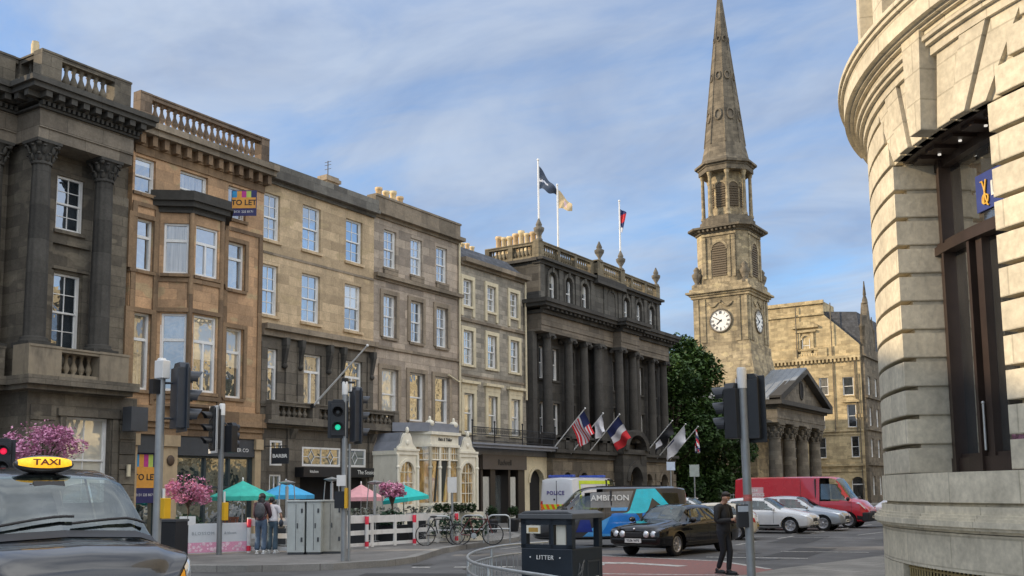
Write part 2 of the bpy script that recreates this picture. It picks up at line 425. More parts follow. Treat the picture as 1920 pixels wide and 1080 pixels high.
# ------------------------------------------------------------------ materials
st_dark = stone('soot stone', (.185, .16, .122), (.15, .132, .105), soot=.75, patch=(.23, .2, .15))
st_dcol = stone('soot column stone', (.085, .08, .07), (.065, .062, .056), soot=.55, bh=1.1, bw=9, joint=.6)
st_orange = stone('orange sandstone', (.55, .345, .195), (.49, .325, .195), soot=.3, patch=(.50, .38, .22), bw=.8, bh=.4, joint=.7)
st_otrim = stone('brown sandstone trim', (.29, .195, .115), (.24, .165, .105), soot=.5, bh=9, bw=1.2)
st_tan = stone('tan ashlar', (.57, .435, .275), (.52, .395, .25), soot=.2, bw=1.0, bh=.4, joint=.72, patch=(.52, .40, .24))
st_grey = stone('grey brown ashlar', (.45, .375, .295), (.38, .32, .26), soot=.32, bw=.95, bh=.42)
st_gtrim = stone('grey stone trim', (.30, .245, .18), (.24, .2, .15), soot=.45, bh=9, bw=1.4)
st_pub = stone('dark ground floor stone', (.17, .15, .12), (.135, .12, .10), soot=.55, bw=1.1, bh=.45, joint=.4)
st_b5 = stone('grey rubble ashlar', (.40, .36, .29), (.31, .285, .235), soot=.35, bw=.6, bh=.26)
st_cream = plain('cream painted stone', (.66, .58, .40), .8, var=.1, dirt=.35, dirtcol=(.2, .17, .12))
st_hotel = stone('blackened hotel stone', (.078, .073, .064), (.064, .060, .053), soot=.6, bh=.42, bw=.9)
st_hcol = stone('blackened hotel column', (.084, .079, .070), (.07, .066, .060), soot=.45, bh=1.4, bw=9)
st_hband = stone('hotel frieze stone', (.22, .187, .145), (.2, .17, .132), soot=.45, bh=.5, bw=1.3, joint=.45)
st_hbase = stone('hotel ground floor stone', (.22, .185, .135), (.18, .152, .115), soot=.5, bh=.5, bw=1.1, joint=.35)
st_church = stone('church stone', (.42, .34, .215), (.36, .295, .19), soot=.6, bw=.7, bh=.33, joint=.6, patch=(.54, .44, .26), streak=.6)
st_spire = stone('spire stone', (.21, .175, .125), (.18, .152, .112), soot=.75, bw=.7, bh=.4)
st_port = stone('portico stone', (.20, .178, .142), (.17, .152, .122), soot=.45, bw=.9, bh=.4)
st_gold = stone('golden ashlar', (.58, .46, .265), (.50, .395, .23), soot=.34, bw=.8, bh=.36, joint=.7, patch=(.62, .5, .29))
st_corner = stone('pale limestone', (.58, .51, .37), (.74, .655, .49), soot=.08, bw=1.25, bh=.332, joint=.75, streak=.9, bumpy=.3, sootcol=(.2, .18, .145), cyl=(2.743, 15.095, 6.0, 2.05))
st_opp = stone('opposite stone', (.68, .56, .34), (.6, .48, .28), soot=.2, bw=.9, bh=.4)
w_paint = plain('white window paint', (.78, .78, .76), .45, var=.06, dirt=.15)
w_cream = plain('cream shopfront paint', (.82, .78, .65), .5, var=.06, dirt=.2, dirtcol=(.3, .25, .15))
g_sky = glass('sky lit pane', (.12, .155, .19), .34)
g_net = glass('curtained pane', (.36, .39, .41), .28, var=.6, fold=True)
g_low = glass('low pane', (.06, .063, .063), .46)
g_half = glass('pane with half blind', (.06, .07, .08), .30, blind=1.05); g_fold = glass('pane with drawn curtain', (.22, .21, .19), .26, var=.8, fold=True); g_deep = glass('pane of a dark room', (.035, .045, .055), .34, wav=.12); g_lowd = glass('low dark pane', (.04, .04, .04), .36, wav=.14); g_lowb = glass('low pane with blind', (.08, .08, .075), .42, blind=1.2)
VARY.update({'sky lit pane': [g_sky, g_sky, g_deep, g_half, g_fold], 'curtained pane': [g_net, g_net, g_fold, g_half, g_sky, g_deep], 'low pane': [g_low, g_low, g_lowd, g_lowb, g_fold]})
g_blind = glass('pane with blind', (.62, .60, .52), .3, var=.12)
g_dark = glass('dark pane', (.025, .028, .03), .28)
g_shop = glass('shop pane', (.035, .05, .048), .3, var=.9)
g_warm = glass('warm lit pane', (.48, .30, .10), .22, var=.9)
slate = stone('roof slate', (.10, .105, .118), (.09, .095, .105), soot=.2, bw=.3, bh=.22, joint=.6)
lead = plain('lead sheet', (.22, .235, .27), .55, var=.15, scale=3)
leadroof = plain('lead church roof', (.20, .215, .23), .5, var=.15, scale=2)
iron = plain('black iron', (.018, .018, .02), .5)
black = plain('black paint', (.014, .015, .018), .42)
charcoal = plain('charcoal fascia', (.052, .057, .064), .5)
pole_grey = plain('galvanised pole grey', (.33, .35, .36), .42, metal=.35, var=.12, dirt=.25)
steel = plain('galvanised steel', (.50, .52, .52), .38, metal=.65, var=.12)
clay = plain('clay pot', (.62, .44, .24), .85, var=.2, dirt=.3)
clayo = plain('buff clay pot', (.66, .52, .30), .85, var=.25, dirt=.35)
white_t = plain('white lettering', (.75, .75, .72), .5)
cream_fs = plain('buff pilaster', (.46, .35, .215), .7, dirt=.25)
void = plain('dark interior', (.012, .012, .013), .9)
asphalt_core = None

def asphalt():
    m, nt, b = base_mat('asphalt')
    tc = nt.new('ShaderNodeTexCoord').outputs['Object']
    n = nt.noise(tc, 60, 3, .7); n2 = nt.noise(tc, .35, 6, .65, .6); n3 = nt.noise(nt.mapping(tc, (.9, .12, 1)), 1, 5, .6)
    c = nt.mix(nt.ramp(n, [(.3, 0.), (.75, 1.)]), (.085, .085, .086, 1), (.19, .189, .187, 1))
    c = nt.mix(1, c, nt.ramp(n2, [(.35, .62), (.65, 1.15)]), 'MULTIPLY'); c = nt.mix(1, c, nt.ramp(n3, [(.35, .82), (.65, 1.12)]), 'MULTIPLY')
    v = nt.new('ShaderNodeTexVoronoi', feature='DISTANCE_TO_EDGE'); nt.link(nt.mapping(tc, (.16, .3, 1)), v.inputs['Vector']); crack = nt.ramp(v.outputs['Distance'], [(.0, .45), (.012, 1.)])
    pv = nt.new('ShaderNodeTexVoronoi'); nt.link(nt.mapping(tc, (.11, .2, 1)), pv.inputs['Vector']); bw_ = nt.new('ShaderNodeRGBToBW'); nt.link(pv.outputs['Color'], bw_.inputs[0])
    c = nt.mix(1, c, nt.ramp(bw_.outputs[0], [(.25, .95), (.75, 1.04)]), 'MULTIPLY'); c = nt.mix(.12, c, crack, 'MULTIPLY')
    st = nt.ramp(nt.noise(tc, 1.3, 3, .5), [(.66, 1.), (.76, .55)]); c = nt.mix(.7, c, st, 'MULTIPLY')
    nt.link(c, b.inputs['Base Color']); b.inputs['Roughness'].default_value = .8; b.inputs['Specular IOR Level'].default_value = .35
    nt.link(nt.bump(n, .35, .008), b.inputs['Normal']); return m
def paving(name, c1, c2, bw, bh, ang=0):
    m, nt, b = base_mat(name)
    tc = nt.new('ShaderNodeTexCoord').outputs['Object']
    mp = nt.new('ShaderNodeMapping'); nt.link(tc, mp.inputs[0]); mp.inputs['Rotation'].default_value = (0, 0, ang)
    br = nt.new('ShaderNodeTexBrick'); nt.link(mp.outputs[0], br.inputs['Vector']); br.inputs['Scale'].default_value = 1
    br.inputs['Brick Width'].default_value = bw; br.inputs['Row Height'].default_value = bh; br.inputs['Mortar Size'].default_value = .012
    br.inputs['Color1'].default_value = (*c1, 1); br.inputs['Color2'].default_value = (*c2, 1); br.inputs['Mortar'].default_value = tuple(x * .5 for x in c1) + (1,)
    n = nt.noise(tc, 25, 4, .65); n2 = nt.noise(tc, .6, 6, .65, .5)
    c = nt.mix(1, br.outputs['Color'], nt.ramp(n, [(.25, .82), (.75, 1.15)]), 'MULTIPLY'); c = nt.mix(1, c, nt.ramp(n2, [(.32, .66), (.66, 1.12)]), 'MULTIPLY')
    nt.link(c, b.inputs['Base Color']); b.inputs['Roughness'].default_value = .85
    nt.link(nt.bump(br.outputs['Fac'], -.3, .01), b.inputs['Normal']); return m
def marking(name, col, wear=.5):
    m, nt, b = base_mat(name)
    tc = nt.new('ShaderNodeTexCoord').outputs['Object']
    n = nt.noise(tc, 7, 6, .75); n2 = nt.noise(tc, 40, 3, .6)
    f = nt.math('MULTIPLY', nt.ramp(n, [(.42, 0.), (.62, 1.)]), wear)
    c = nt.mix(f, (*col, 1), (.12, .12, .118, 1)); c = nt.mix(1, c, nt.ramp(n2, [(.3, .8), (.7, 1.12)]), 'MULTIPLY')
    nt.link(c, b.inputs['Base Color']); b.inputs['Roughness'].default_value = .8; return m
m_asph = asphalt()
m_pave = paving('pavement slabs', (.225, .215, .20), (.18, .172, .162), .9, .6)
m_kerb = paving('granite kerb', (.30, .29, .27), (.24, .235, .22), .95, 5)
m_red = marking('red road surfacing', (.285, .118, .098), .55)
m_line = marking('worn white marking', (.62, .61, .57), .75)
# ------------------------------------------------------------------ the left-hand row (facades face +X)
XF = -30.0
def core(parent, mat, y0, y1, ztop, depth=11, x=XF - .32, z0=-.2, name='side_wall'):
    return MB().box(x - depth, x, y0 + .03, y1 - .03, z0, ztop).build(name, mat, parent)
def chimney(parent, mat, potmat, x0, x1, y0, y1, z0, z1, pots, along='y', ph=.9, pr=.14, cap=True):
    mb = MB().box(x0, x1, y0, y1, z0, z1)
    if cap: mb.box(x0 - .08, x1 + .08, y0 - .08, y1 + .08, z1 - .28, z1 - .12)
    c = mb.build('chimney', mat, parent)
    for i in range(pots):
        t = (i + .5) / pots
        p = (x0 + (x1 - x0) * t, (y0 + y1) / 2, z1) if along == 'x' else ((x0 + x1) / 2, y0 + (y1 - y0) * t, z1)
        h = ph * random.uniform(.85, 1.1)
        MB().lathe([(pr * 1.1, 0), (pr * 1.0, .1), (pr * .86, h * .3), (pr * .84, h * .82), (pr * 1.06, h * .86), (pr * 1.06, h), (pr * .7, h)], p, 10).build('chimney_pot', potmat if i % 3 else clay, c, local=False)
    return c
def column(parent, x, y, z0, z1, r, mat, order='corinthian', flute=True, n=40, capmat=None):
    mb = MB(); h = z1 - z0; ch = r * 2.3 if order == 'corinthian' else r * 1.2
    mb.box(x - r * 1.4, x + r * 1.4, y - r * 1.4, y + r * 1.4, z0, z0 + r * .45)
    mb.lathe([(r * 1.38, r * .45), (r * 1.42, r * .6), (r * 1.2, r * .75), (r * 1.28, r * .9), (r * 1.05, r * 1.02)], (x, y, z0), 20)
    prof = [(r * (1 - .15 * (t / 8) ** 1.6), r * 1.0 + (h - ch - r * 1.0) * t / 8) for t in range(9)]
    mb.lathe(prof, (x, y, z0), n, flute=r * .085 if flute else 0, fn=n // 4 * 1)
    zc = z1 - ch
    if order == 'corinthian':
        mb.lathe([(r * .95, 0), (r * .98, .08), (r * .86, .1), (r * .9, ch * .4), (r * 1.1, ch * .8), (r * 1.3, ch * .86)], (x, y, zc), 18)
        for row, (hh, rr, zz, cnt) in enumerate(((.36, 1.05, .1, 8), (.4, 1.22, .4, 8))):
            for i in range(cnt):
                t = 2 * PI * (i + .5 * row) / cnt; q = Vector((x + r * rr * cos(t), y + r * rr * sin(t), zc + ch * (zz + hh * .45)))
                M = Matrix.Translation(q) @ Matrix.Rotation(t, 4, 'Z') @ Matrix.Rotation(rad(18), 4, 'Y')
                mb.sphere((0, 0, 0), 1, 6, 5, (r * .14, r * .27, ch * hh * .52), M)
                mb.sphere((r * .14, 0, ch * hh * .42), r * .15, 6, 4, (1, 1.5, .7), M)
        for i in range(4):
            t = PI / 4 + PI / 2 * i; mb.sphere((x + r * 1.42 * cos(t), y + r * 1.42 * sin(t), zc + ch * .82), r * .26, 8, 5)
        mb.box(x - r * 1.3, x + r * 1.3, y - r * 1.3, y + r * 1.3, z1 - ch * .13, z1)
    else:
        mb.lathe([(r * .86, 0), (r * .95, .06), (r * .88, .1), (r * 1.15, ch * .55)], (x, y, zc), 18)
        mb.box(x - r * 1.3, x + r * 1.3, y - r * 1.25, y + r * 1.25, z1 - ch * .45, z1)
        for sx in (-1, 1):
            for sy in (-1, 1): mb.tube((x + sx * r * 1.15, y + sy * r * .7, zc + ch * .35), (x + sx * r * 1.15, y + sy * r * 1.35, zc + ch * .35), r * .35, n=10)
    return mb.build('column', mat, parent)
def modillions(mb, pl, c, a0, a1, z0, z1, d, step, w=.5):
    n = int((a1 - a0) / step)
    for i in range(n + 1): a = a0 + (a1 - a0) * (i + .0) / n; pbox(mb, pl, c, a - step * w / 2, a + step * w / 2, z0, z1, 0, d)

# ---- B1: columned corner pavilion, far left
b1 = thing('columned_building', 'soot-dark classical building with fluted Corinthian columns and rooftop balustrade at the left edge', 'building', (-30, 15, 0))
core(b1, st_dark, 15.3, 21.85, 14.5, x=-31.45)
mb = MB()
w1 = [(19.15, 20.15, 10.6, 12.45), (19.15, 20.15, 6.55, 9.15)]
wall(mb, 'x', -30.25, 18.0, 21.86, 5.5, 13.4, w1, .14)
w1g = [(19.25, 20.85, 1.6, 4.35)]
wall(mb, 'x', -29.35, 17.9, 21.86, -.1, 5.1, w1g, .3, edge=1.0)
wall(mb, 'x', -31.2, 15.3, 18.0, -.1, 13.4, [(15.6, 16.6, 10.5, 12.5), (15.6, 16.6, 6.5, 9.2), (15.5, 16.9, 1.4, 4.2)], .2)
mb.box(-31.3, -29.4, 17.93, 18.02, -.1, 14.4)
mb.build('wall', st_dark, b1)
for y0, y1, z0, z1 in w1: window(b1, 'x', -30.25, y0, y1, z0, z1, 'sash22', w_paint, g_deep, .1, st_dark)
window(b1, 'x', -29.35, *w1g[0], 'sash21', w_paint, g_blind, .22, st_dark)
for y in (15.6,):
    for z0, z1 in ((10.5, 12.5), (6.5, 9.2)): window(b1, 'x', -31.2, y, y + 1, z0, z1, 'sash22', w_paint, g_low, .14, st_dark)
for y in (15.5,): window(b1, 'x', -31.2, y, y + 1.4, 1.4, 4.2, 'sash21', w_paint, g_low, .14, st_dark)
mb = MB()      # window trim, string courses on the pavilion
for z in (9.25, 10.1): pbox(mb, 'x', -30.25, 18.9, 20.4, z, z + .16, 0, .12)
pbox(mb, 'x', -30.25, 18.95, 19.12, 6.5, 9.2, 0, .09); pbox(mb, 'x', -30.25, 20.18, 20.36, 6.5, 9.2, 0, .09)
pbox(mb, 'x', -29.35, 19.0, 19.2, 1.5, 4.5, 0, .08); pbox(mb, 'x', -29.35, 20.9, 21.1, 1.5, 4.5, 0, .08); pbox(mb, 'x', -29.35, 18.9, 21.2, 4.36, 4.6, 0, .12)
for i in range(9): pbox(mb, 'x', -29.35, 18.0, 18.85, .2 + i * .5, .66 + i * .5, 0, .05); pbox(mb, 'x', -29.35, 21.2, 21.8, .2 + i * .5, .66 + i * .5, 0, .05)
for y in (18.15, 20.95): pbox(mb, 'x', -30.25, y, y + .8, 5.6, 12.2, 0, .22)
for y in (17.1,): pbox(mb, 'x', -31.2, y, y + .8, 5.6, 13.2, 0, .2)
mb.build('pilaster_trim', st_dark, b1)
for y in (18.15, 20.42): column(b1, -29.55, y, 6.45, 13.1, .33, st_dcol)
for y in (17.25,): column(b1, -30.75, y, 6.45, 13.1, .33, st_dcol)
mb = MB()      # entablature + cornice of pavilion (projecting) and wing
for c, a0, a1, r0 in (('p', 17.75, 21.2, True), ('w', 15.3, 17.9, False)):
    X = -29.15 if c == 'p' else -30.4
    pbox(mb, 'x', X, a0, a1, 13.1, 13.45, -1.6, 0); pbox(mb, 'x', X, a0, a1, 13.45, 13.85, -1.6, .05); pbox(mb, 'x', X, a0 - .0, a1, 13.85, 14.05, -1.6, .03)
mb.build('entablature', st_hband, b1)
mb = MB()
for c, a0, a1 in (('p', 17.75, 21.25), ('w', 15.3, 17.6)):
    X = -29.15 if c == 'p' else -30.4; r = c == 'p'
    pbox(mb, 'x', X, a0 - (.12 if r else 0), a1 + .1, 14.05, 14.12, -1.6, .14); modillions(mb, 'x', X, a0, a1, 14.12, 14.26, .24, .17)
    modillions(mb, 'x', X, a0, a1, 14.3, 14.5, .5, .42); pbox(mb, 'x', X, a0, a1 + .2, 14.26, 14.5, -1.6, .16)
    if r:
        pbox(mb, 'y', 17.75, -30.4, -29.15, 14.26, 14.5, 0, .16); modillions(mb, 'y', 17.75, -30.2, -29.1, 14.3, 14.5, .5, .42)
    pbox(mb, 'x', X, a0 - (.55 if r else 0), a1 + .45, 14.5, 14.66, -1.8, .56); pbox(mb, 'x', X, a0 - (.66 if r else 0), a1 + .5, 14.66, 14.84, -1.8, .66)
mb.build('cornice', st_dcol, b1)
balustrade(b1, st_dark, 'x', -29.1, 17.75, 21.0, 14.84, 15.95, 12, [(17.7, 18.4), (20.35, 21.0)], .4, fat=1.15)
balustrade(b1, st_dark, 'y', 17.78, -30.6, -29.2, 14.84, 15.95, 4, [(-30.8, -30.35)], .38, fat=1.15)
balustrade(b1, st_dark, 'x', -30.4, 15.3, 17.7, 14.84, 15.95, 9, [(16.7, 17.6)], .4, fat=1.15)
mb = MB()      # balcony base of columns
for X, a0, a1 in ((-29.0, 17.6, 21.35), (-30.2, 15.3, 17.7)):
    pbox(mb, 'x', X, a0, a1, 5.1, 5.25, -2.4, .1); pbox(mb, 'x', X, a0 - .1, a1 + .1, 5.25, 5.52, -2.4, .32)
mb.build('balcony_slab', st_dark, b1)
balustrade(b1, plain('sandy baluster stone', (.27, .225, .16), .9, dirt=.6), 'x', -29.0, 17.7, 21.2, 5.52, 6.45, 13, [(17.65, 18.75), (20.1, 21.2)], .8, base=.14, rail=.12)
balustrade(b1, st_dark, 'x', -30.2, 15.3, 17.6, 5.52, 6.45, 8, [(16.8, 17.6)], .8, base=.14, rail=.12)
MB().lathe([(.13, 0), (.13, 1.75), (.11, 1.8), (.11, 1.85)], (-31.0, 18.62, 15.2), 14).build('flue_pipe', clayo, b1)
MB().box(-29.06, -28.6, 21.1, 21.75, 3.95, 4.75).build('sign_box', charcoal, b1)
mb = MB(); q = on_ground(0, 1000)
mb.tube((-29.2, 21.5, 2.45), (-29.2, 21.5, 2.85), .07); mb.build('wall_lamp', st_cream, b1)

# ---- B2: orange sandstone with the bay
b2 = thing('sandstone_building', 'orange sandstone building with two-storey canted bay window and open stone balustrade on top', 'building', (-30, 25, 0))
core(b2, st_orange, 21.9, 28.03, 14.4)
B2W = [(21.95, 22.82, 12.55, 13.85), (23.9, 25.2, 12.55, 13.85), (26.2, 27.1, 12.55, 13.85), (21.9, 22.8, 9.75, 11.62), (26.2, 27.1, 9.75, 11.62), (21.88, 22.8, 5.5, 8.22), (26.18, 27.1, 5.5, 8.22)]
mb = MB(); wall(mb, 'x', XF, 21.86, 28.03, 4.95, 14.0, B2W + [(23.3, 26.2, 5.3, 12.0)], .2); mb.build('wall', st_orange, b2)
for i, (y0, y1, z0, z1) in enumerate(B2W):
    w = window(b2, 'x', XF, y0, y1, z0, z1, 'sash11' if z0 > 12 else 'trans1', w_paint, [g_sky, g_sky, g_sky, g_low, g_sky, g_low, g_low][i], .14, st_otrim)
    if z0 < 12: surround(w, y1 - y0, z1 - z0, st_otrim, .14, .16, .07)
def bay_faces(y0, y1, p, cut):   # plan outline from (-Y) wall to (+Y) wall
    return [(XF - .05, y0), (XF + p, y0 + cut), (XF + p, y1 - cut), (XF - .05, y1)]
def oblique_window(parent, A, B, t0, t1, z0, z1, style, fr, gl, rev=.07, sill=None):
    A, B = Vector((*A, 0)), Vector((*B, 0)); d = (B - A); L = d.length; d.normalize()
    n = Vector((d.y, -d.x, 0)); p = A + d * (L * t0) - n * rev; p.z = z0
    M = Matrix((d, -n, Vector((0, 0, 1)))).transposed().to_4x4(); M.translation = p - WLOC.get(parent.name, Vector())
    return window(parent, 'y', 0, 0, L * (t1 - t0), 0, z1 - z0, style, fr, gl, rev, sill, M)
def oblique_wall(mb, A, B, z0, z1, ops, rev=.14):
    """ops: (t0,t1,z0,z1) with t along A->B"""
    L = (Vector(B) - Vector(A)).length; o2 = [(t0 * L, t1 * L, a, b) for t0, t1, a, b in ops]; sub = MB(); wall(sub, 'y', 0, 0, L, z0, z1, o2, rev)
    d = (Vector((*B, 0)) - Vector((*A, 0))).normalized(); n = Vector((d.y, -d.x, 0))
    M = Matrix((d, -n, Vector((0, 0, 1)))).transposed().to_4x4(); M.translation = Vector((*A, 0)); mb.add(sub.v, sub.f, M)
# facing: viewer at +X; going left->right = +Y
BY0, BY1, BP, BC = 22.95, 26.05, .85, .85
bf = bay_faces(BY0, BY1, BP, BC)
mb = MB()
faces = [(bf[0], bf[1], .22, .92), (bf[1], bf[2], .14, .88), (bf[2], bf[3], .08, .78)]
for A, B, t0, t1 in faces: oblique_wall(mb, A, B, 4.95, 12.25, [(t0, t1, 9.75, 11.62), (t0, t1, 5.5, 8.3)])
mb.build('bay_wall', st_orange, b2)
for k, (A, B, t0, t1) in enumerate(faces):
    w = oblique_window(b2, A, B, t0, t1, 9.75, 11.62, 'trans1' if k != 1 else 'trans2', w_paint, g_sky if k == 0 else g_low, .08, st_otrim)
    w = oblique_window(b2, A, B, t0, t1, 5.5, 8.3, 'trans1' if k != 1 else 'trans2', w_paint, g_low if k else g_sky, .08, st_otrim)
mb = MB()
def off(f, d):
    (x0, y0), (x1, y1), (x2, y2), (x3, y3) = f; return [(x0, y0 - d), (x1 + d, y1 - d * .6), (x2 + d, y2 + d * .6), (x3, y3 + d)]
for d, z0, z1 in ((.1, 12.0, 12.2), (.26, 12.2, 12.4), (.36, 12.4, 12.5), (.28, 12.5, 12.78)): mb.prism(off(bf, d), 'z', z0, z1)
mb.build('bay_roof', st_dcol, b2)
mb = MB()
for z0, z1, d in ((8.35, 8.5, .09), (9.45, 9.6, .06), (5.2, 5.35, .1), (4.95, 5.05, .1)): mb.prism(off(bf, d), 'z', z0, z1)
for A in (bf[1], bf[2]): mb.tube((A[0], A[1], 5.0), (A[0], A[1], 12.0), .1, n=8)
for y in (22.93, 26.12, 21.98, 27.9): pbox(mb, 'x', XF, y - .1, y + .1, 5.0, 12.1, 0, .06)
pbox(mb, 'x', XF, 21.9, 28.0, 12.05, 12.2, 0, .05)
mb.build('bay_trim', st_otrim, b2)
mb = MB()
pbox(mb, 'x', XF, 21.9, 28.05, 13.95, 14.25, -.3, .06); modillions(mb, 'x', XF, 21.98, 28.0, 14.25, 14.62, .38, .5, .4); pbox(mb, 'x', XF, 21.9, 28.1, 14.25, 14.62, -.3, .1)
mb.build('frieze', st_otrim, b2)
mb = MB()
pbox(mb, 'x', XF, 21.9, 28.25, 14.62, 14.82, -.5, .5); pbox(mb, 'x', XF, 21.9, 28.3, 14.82, 15.05, -.5, .62); mb.build('cornice', st_gtrim, b2)
balustrade(b2, stone('red balustrade stone', (.21, .155, .11), (.18, .135, .1), soot=.6), 'x', XF + .2, 21.95, 28.05, 15.05, 16.15, 21, [(21.9, 22.4), (27.65, 28.08)], .34, fat=1.1)
mb = MB(); pbox(mb, 'x', XF, 21.9, 28.1, 4.62, 4.95, -.3, .25); pbox(mb, 'x', XF, 21.9, 28.1, 4.4, 4.62, -.3, .34); pbox(mb, 'x', XF, 21.9, 28.1, 4.2, 4.4, -.3, .2); pbox(mb, 'x', XF, 21.9, 28.1, 3.95, 4.2, -.3, .12)
mb.build('shop_cornice', st_otrim, b2)
mb = MB()
for y0, y1 in ((21.95, 22.35), (23.42, 24.05), (27.75, 28.05)):
    pbox(mb, 'x', XF, y0, y1, -.1, 3.95, -.3, .1); pbox(mb, 'x', XF, y0 - .04, y1 + .04, 3.55, 3.95, -.3, .2); pbox(mb, 'x', XF, y0 - .04, y1 + .04, -.1, .5, -.3, .14)
mb.build('shop_pilaster', cream_fs, b2)
mb = MB(); pbox(mb, 'x', XF, 22.35, 23.42, 3.3, 3.95, -.3, .02); pbox(mb, 'x', XF, 24.05, 27.75, 3.25, 3.95, -.3, .06); mb.build('shop_fascia', charcoal, b2)
lettering('BARBER CO', .2, white_t, b2, (XF + .07, 26.9, 3.5), (1, 0, 0))
mb = MB()
for y in (24.05, 25.4, 26.55, 27.66): pbox(mb, 'x', XF, y, y + .09, .1, 3.25, -.22, -.06)
for z in (.1, .5, 2.05, 3.17): pbox(mb, 'x', XF, 24.05, 27.75, z, z + .09, -.22, -.07)
pbox(mb, 'x', XF, 22.35, 22.43, .1, 3.3, -.28, -.2); pbox(mb, 'x', XF, 23.34, 23.42, .1, 3.3, -.28, -.2)
mb.build('shopfront_frame', plain('dark teal frame', (.03, .045, .05), .4), b2)
mb = MB(); pbox(mb, 'x', XF, 24.05, 27.75, .1, 3.25, -.3, -.15); pbox(mb, 'x', XF, 22.35, 23.42, -.1, 3.3, -.31, -.28); mb.build('shop_window', g_shop, b2)
mb = MB(); pbox(mb, 'x', XF, 24.05, 27.75, -.1, .5, -.3, -.02); mb.build('stall_riser', charcoal, b2)
MB().sphere((XF + .13, 23.73, 3.05), .17, 10, 6, (.3, 1, 1.15)).build('shield_plaque', plain('bronze', (.08, .05, .03), .5), b2)
# agents' boards
to_y = plain('orange board', (.72, .34, .06), .5); to_n = plain('navy board', (.03, .03, .12), .5); to_b = plain('blue board', (.03, .3, .6), .5); to_p = plain('magenta board', (.5, .04, .25), .5); to_g = plain('lime board', (.45, .6, .12), .5)
def agent_board(name, label, o, w, h, face, tsz):
    r = thing(name, label, 'sign', o); fx = Vector(face).normalized(); u = Vector((0, 0, 1)).cross(fx)
    def slab(nm, a0, a1, z0, z1, d, mt):
        mb = MB(); M = Matrix((u, fx, Vector((0, 0, 1)))).transposed().to_4x4(); mb.box(a0, a1, -.02, d, z0, z1, M); return mb.build(nm, mt, r, local=True)
    slab('board', -w / 2, w / 2, 0, h, .0, to_n)
    slab('panel', -w / 2 + .03, w / 2 - .03, h * .30, h * .72, .012, to_y)
    for i, mt in enumerate((to_b, to_y, to_p, to_g, to_n)): slab('stripe', -w / 2 + .03 + (w - .06) * i / 5, -w / 2 + .03 + (w - .06) * (i + 1) / 5, h * .72, h * .97, .010, mt)
    lettering('TO LET', tsz, iron, r, fx * .016 + Vector((0, 0, h * .51)), fx, local=True, bold=True, depth=.003)
    lettering('0131 225 8171', tsz * .42, white_t, r, fx * .004 + Vector((0, 0, h * .16)), fx, local=True, depth=.003)
    return r
agent_board('letting_board', 'projecting TO LET board with coloured squares beside the top of the bay window', (-29.5, 26.55, 12.6), .98, 1.02, (.55, -.83, 0), .3)
agent_board('letting_board', 'orange TO LET board standing in the shop doorway left of the cream pilaster', (-30.12, 22.88, 1.55), 1.02, 1.75, (1, 0, 0), .3)

# ---- B3: tan ashlar over dark pub front
b3 = thing('tan_building', 'plain tan ashlar building with tall white sash windows above a dark stone pub front', 'building', (-30, 31, 0))
core(b3, st_tan, 28.03, 34.85, 14.95)
T1 = [(28.0 + .02, 28.95, 12.1, 14.05), (30.25, 31.35, 12.1, 14.05), (32.95, 34.05, 12.1, 14.05), (28.05, 28.9, 9.0, 11.08), (30.25, 31.35, 9.0, 11.08), (32.9, 34.0, 9.0, 11.08)]
T1[0] = (28.06, 28.95, 12.1, 14.05)
mb = MB(); wall(mb, 'x', XF, 28.03, 34.85, 8.4, 14.6, T1, .2); mb.build('wall', st_tan, b3)
for i, (y0, y1, z0, z1) in enumerate(T1): window(b3, 'x', XF, y0, y1, z0, z1, 'sash22', w_paint, (g_sky, g_net, g_net, g_sky, g_net, g_net)[i], .13, st_tan)
T2 = [(28.06, 28.95, 5.5, 7.65), (30.4, 31.5, 5.5, 7.65), (32.95, 34.1, 5.5, 7.65)]
mb = MB(); wall(mb, 'x', XF, 28.03, 34.85, 4.7, 8.4, T2, .2)
for y in (28.03, 29.35, 30.05, 31.8, 32.5, 34.4): pbox(mb, 'x', XF, y, y + .32, 5.3, 7.9, 0, .07)
mb.build('lower_wall', st_pub, b3)
for y0, y1, z0, z1 in T2: window(b3, 'x', XF, y0, y1, z0, z1, 'trans2', w_paint, g_low, .12, st_pub)
mb = MB(); pbox(mb, 'x', XF, 28.05, 34.85, 8.15, 8.4, -.2, .16); pbox(mb, 'x', XF, 28.05, 34.85, 8.4, 8.62, -.2, .34); pbox(mb, 'x', XF, 28.05, 34.85, 11.5, 11.6, -.1, .03)
mb.build('string_course', st_gtrim, b3)
for y in (29.15, 30.05, 31.75, 32.6, 34.55):
    mb = MB(); pbox(mb, 'x', XF, y, y + .2, 7.85, 8.15, 0, .3); mb.prism([(XF, 6.95), (XF + .1, 7.0), (XF + .3, 7.85), (XF, 7.85)], 'y', y + .02, y + .18); mb.sphere((XF + .1, y + .1, 7.0), .12, 8, 6)
    mb.build('console_bracket', st_dcol, b3)
mb = MB(); pbox(mb, 'x', XF, 28.05, 34.85, 14.45, 14.6, -.2, .12); pbox(mb, 'x', XF, 28.05, 34.85, 14.6, 14.75, -.3, .4); pbox(mb, 'x', XF, 28.05, 34.85, 14.75, 15.25, -.6, .3); mb.build('parapet', stone('parapet stone', (.2, .19, .165), (.15, .14, .125), soot=.5, bh=.5), b3)
ch = chimney(b3, st_gtrim, clayo, -32.8, -32.2, 34.0, 34.84, 14.9, 16.75, 0)
mb = MB().tube((-32.6, 34.5, 16.7), (-32.6, 34.5, 17.6), .022)
for z in (17.2, 17.4, 17.55): mb.tube((-32.8, 34.5, z), (-32.4, 34.5, z), .012)
mb.build('aerial', iron, ch)
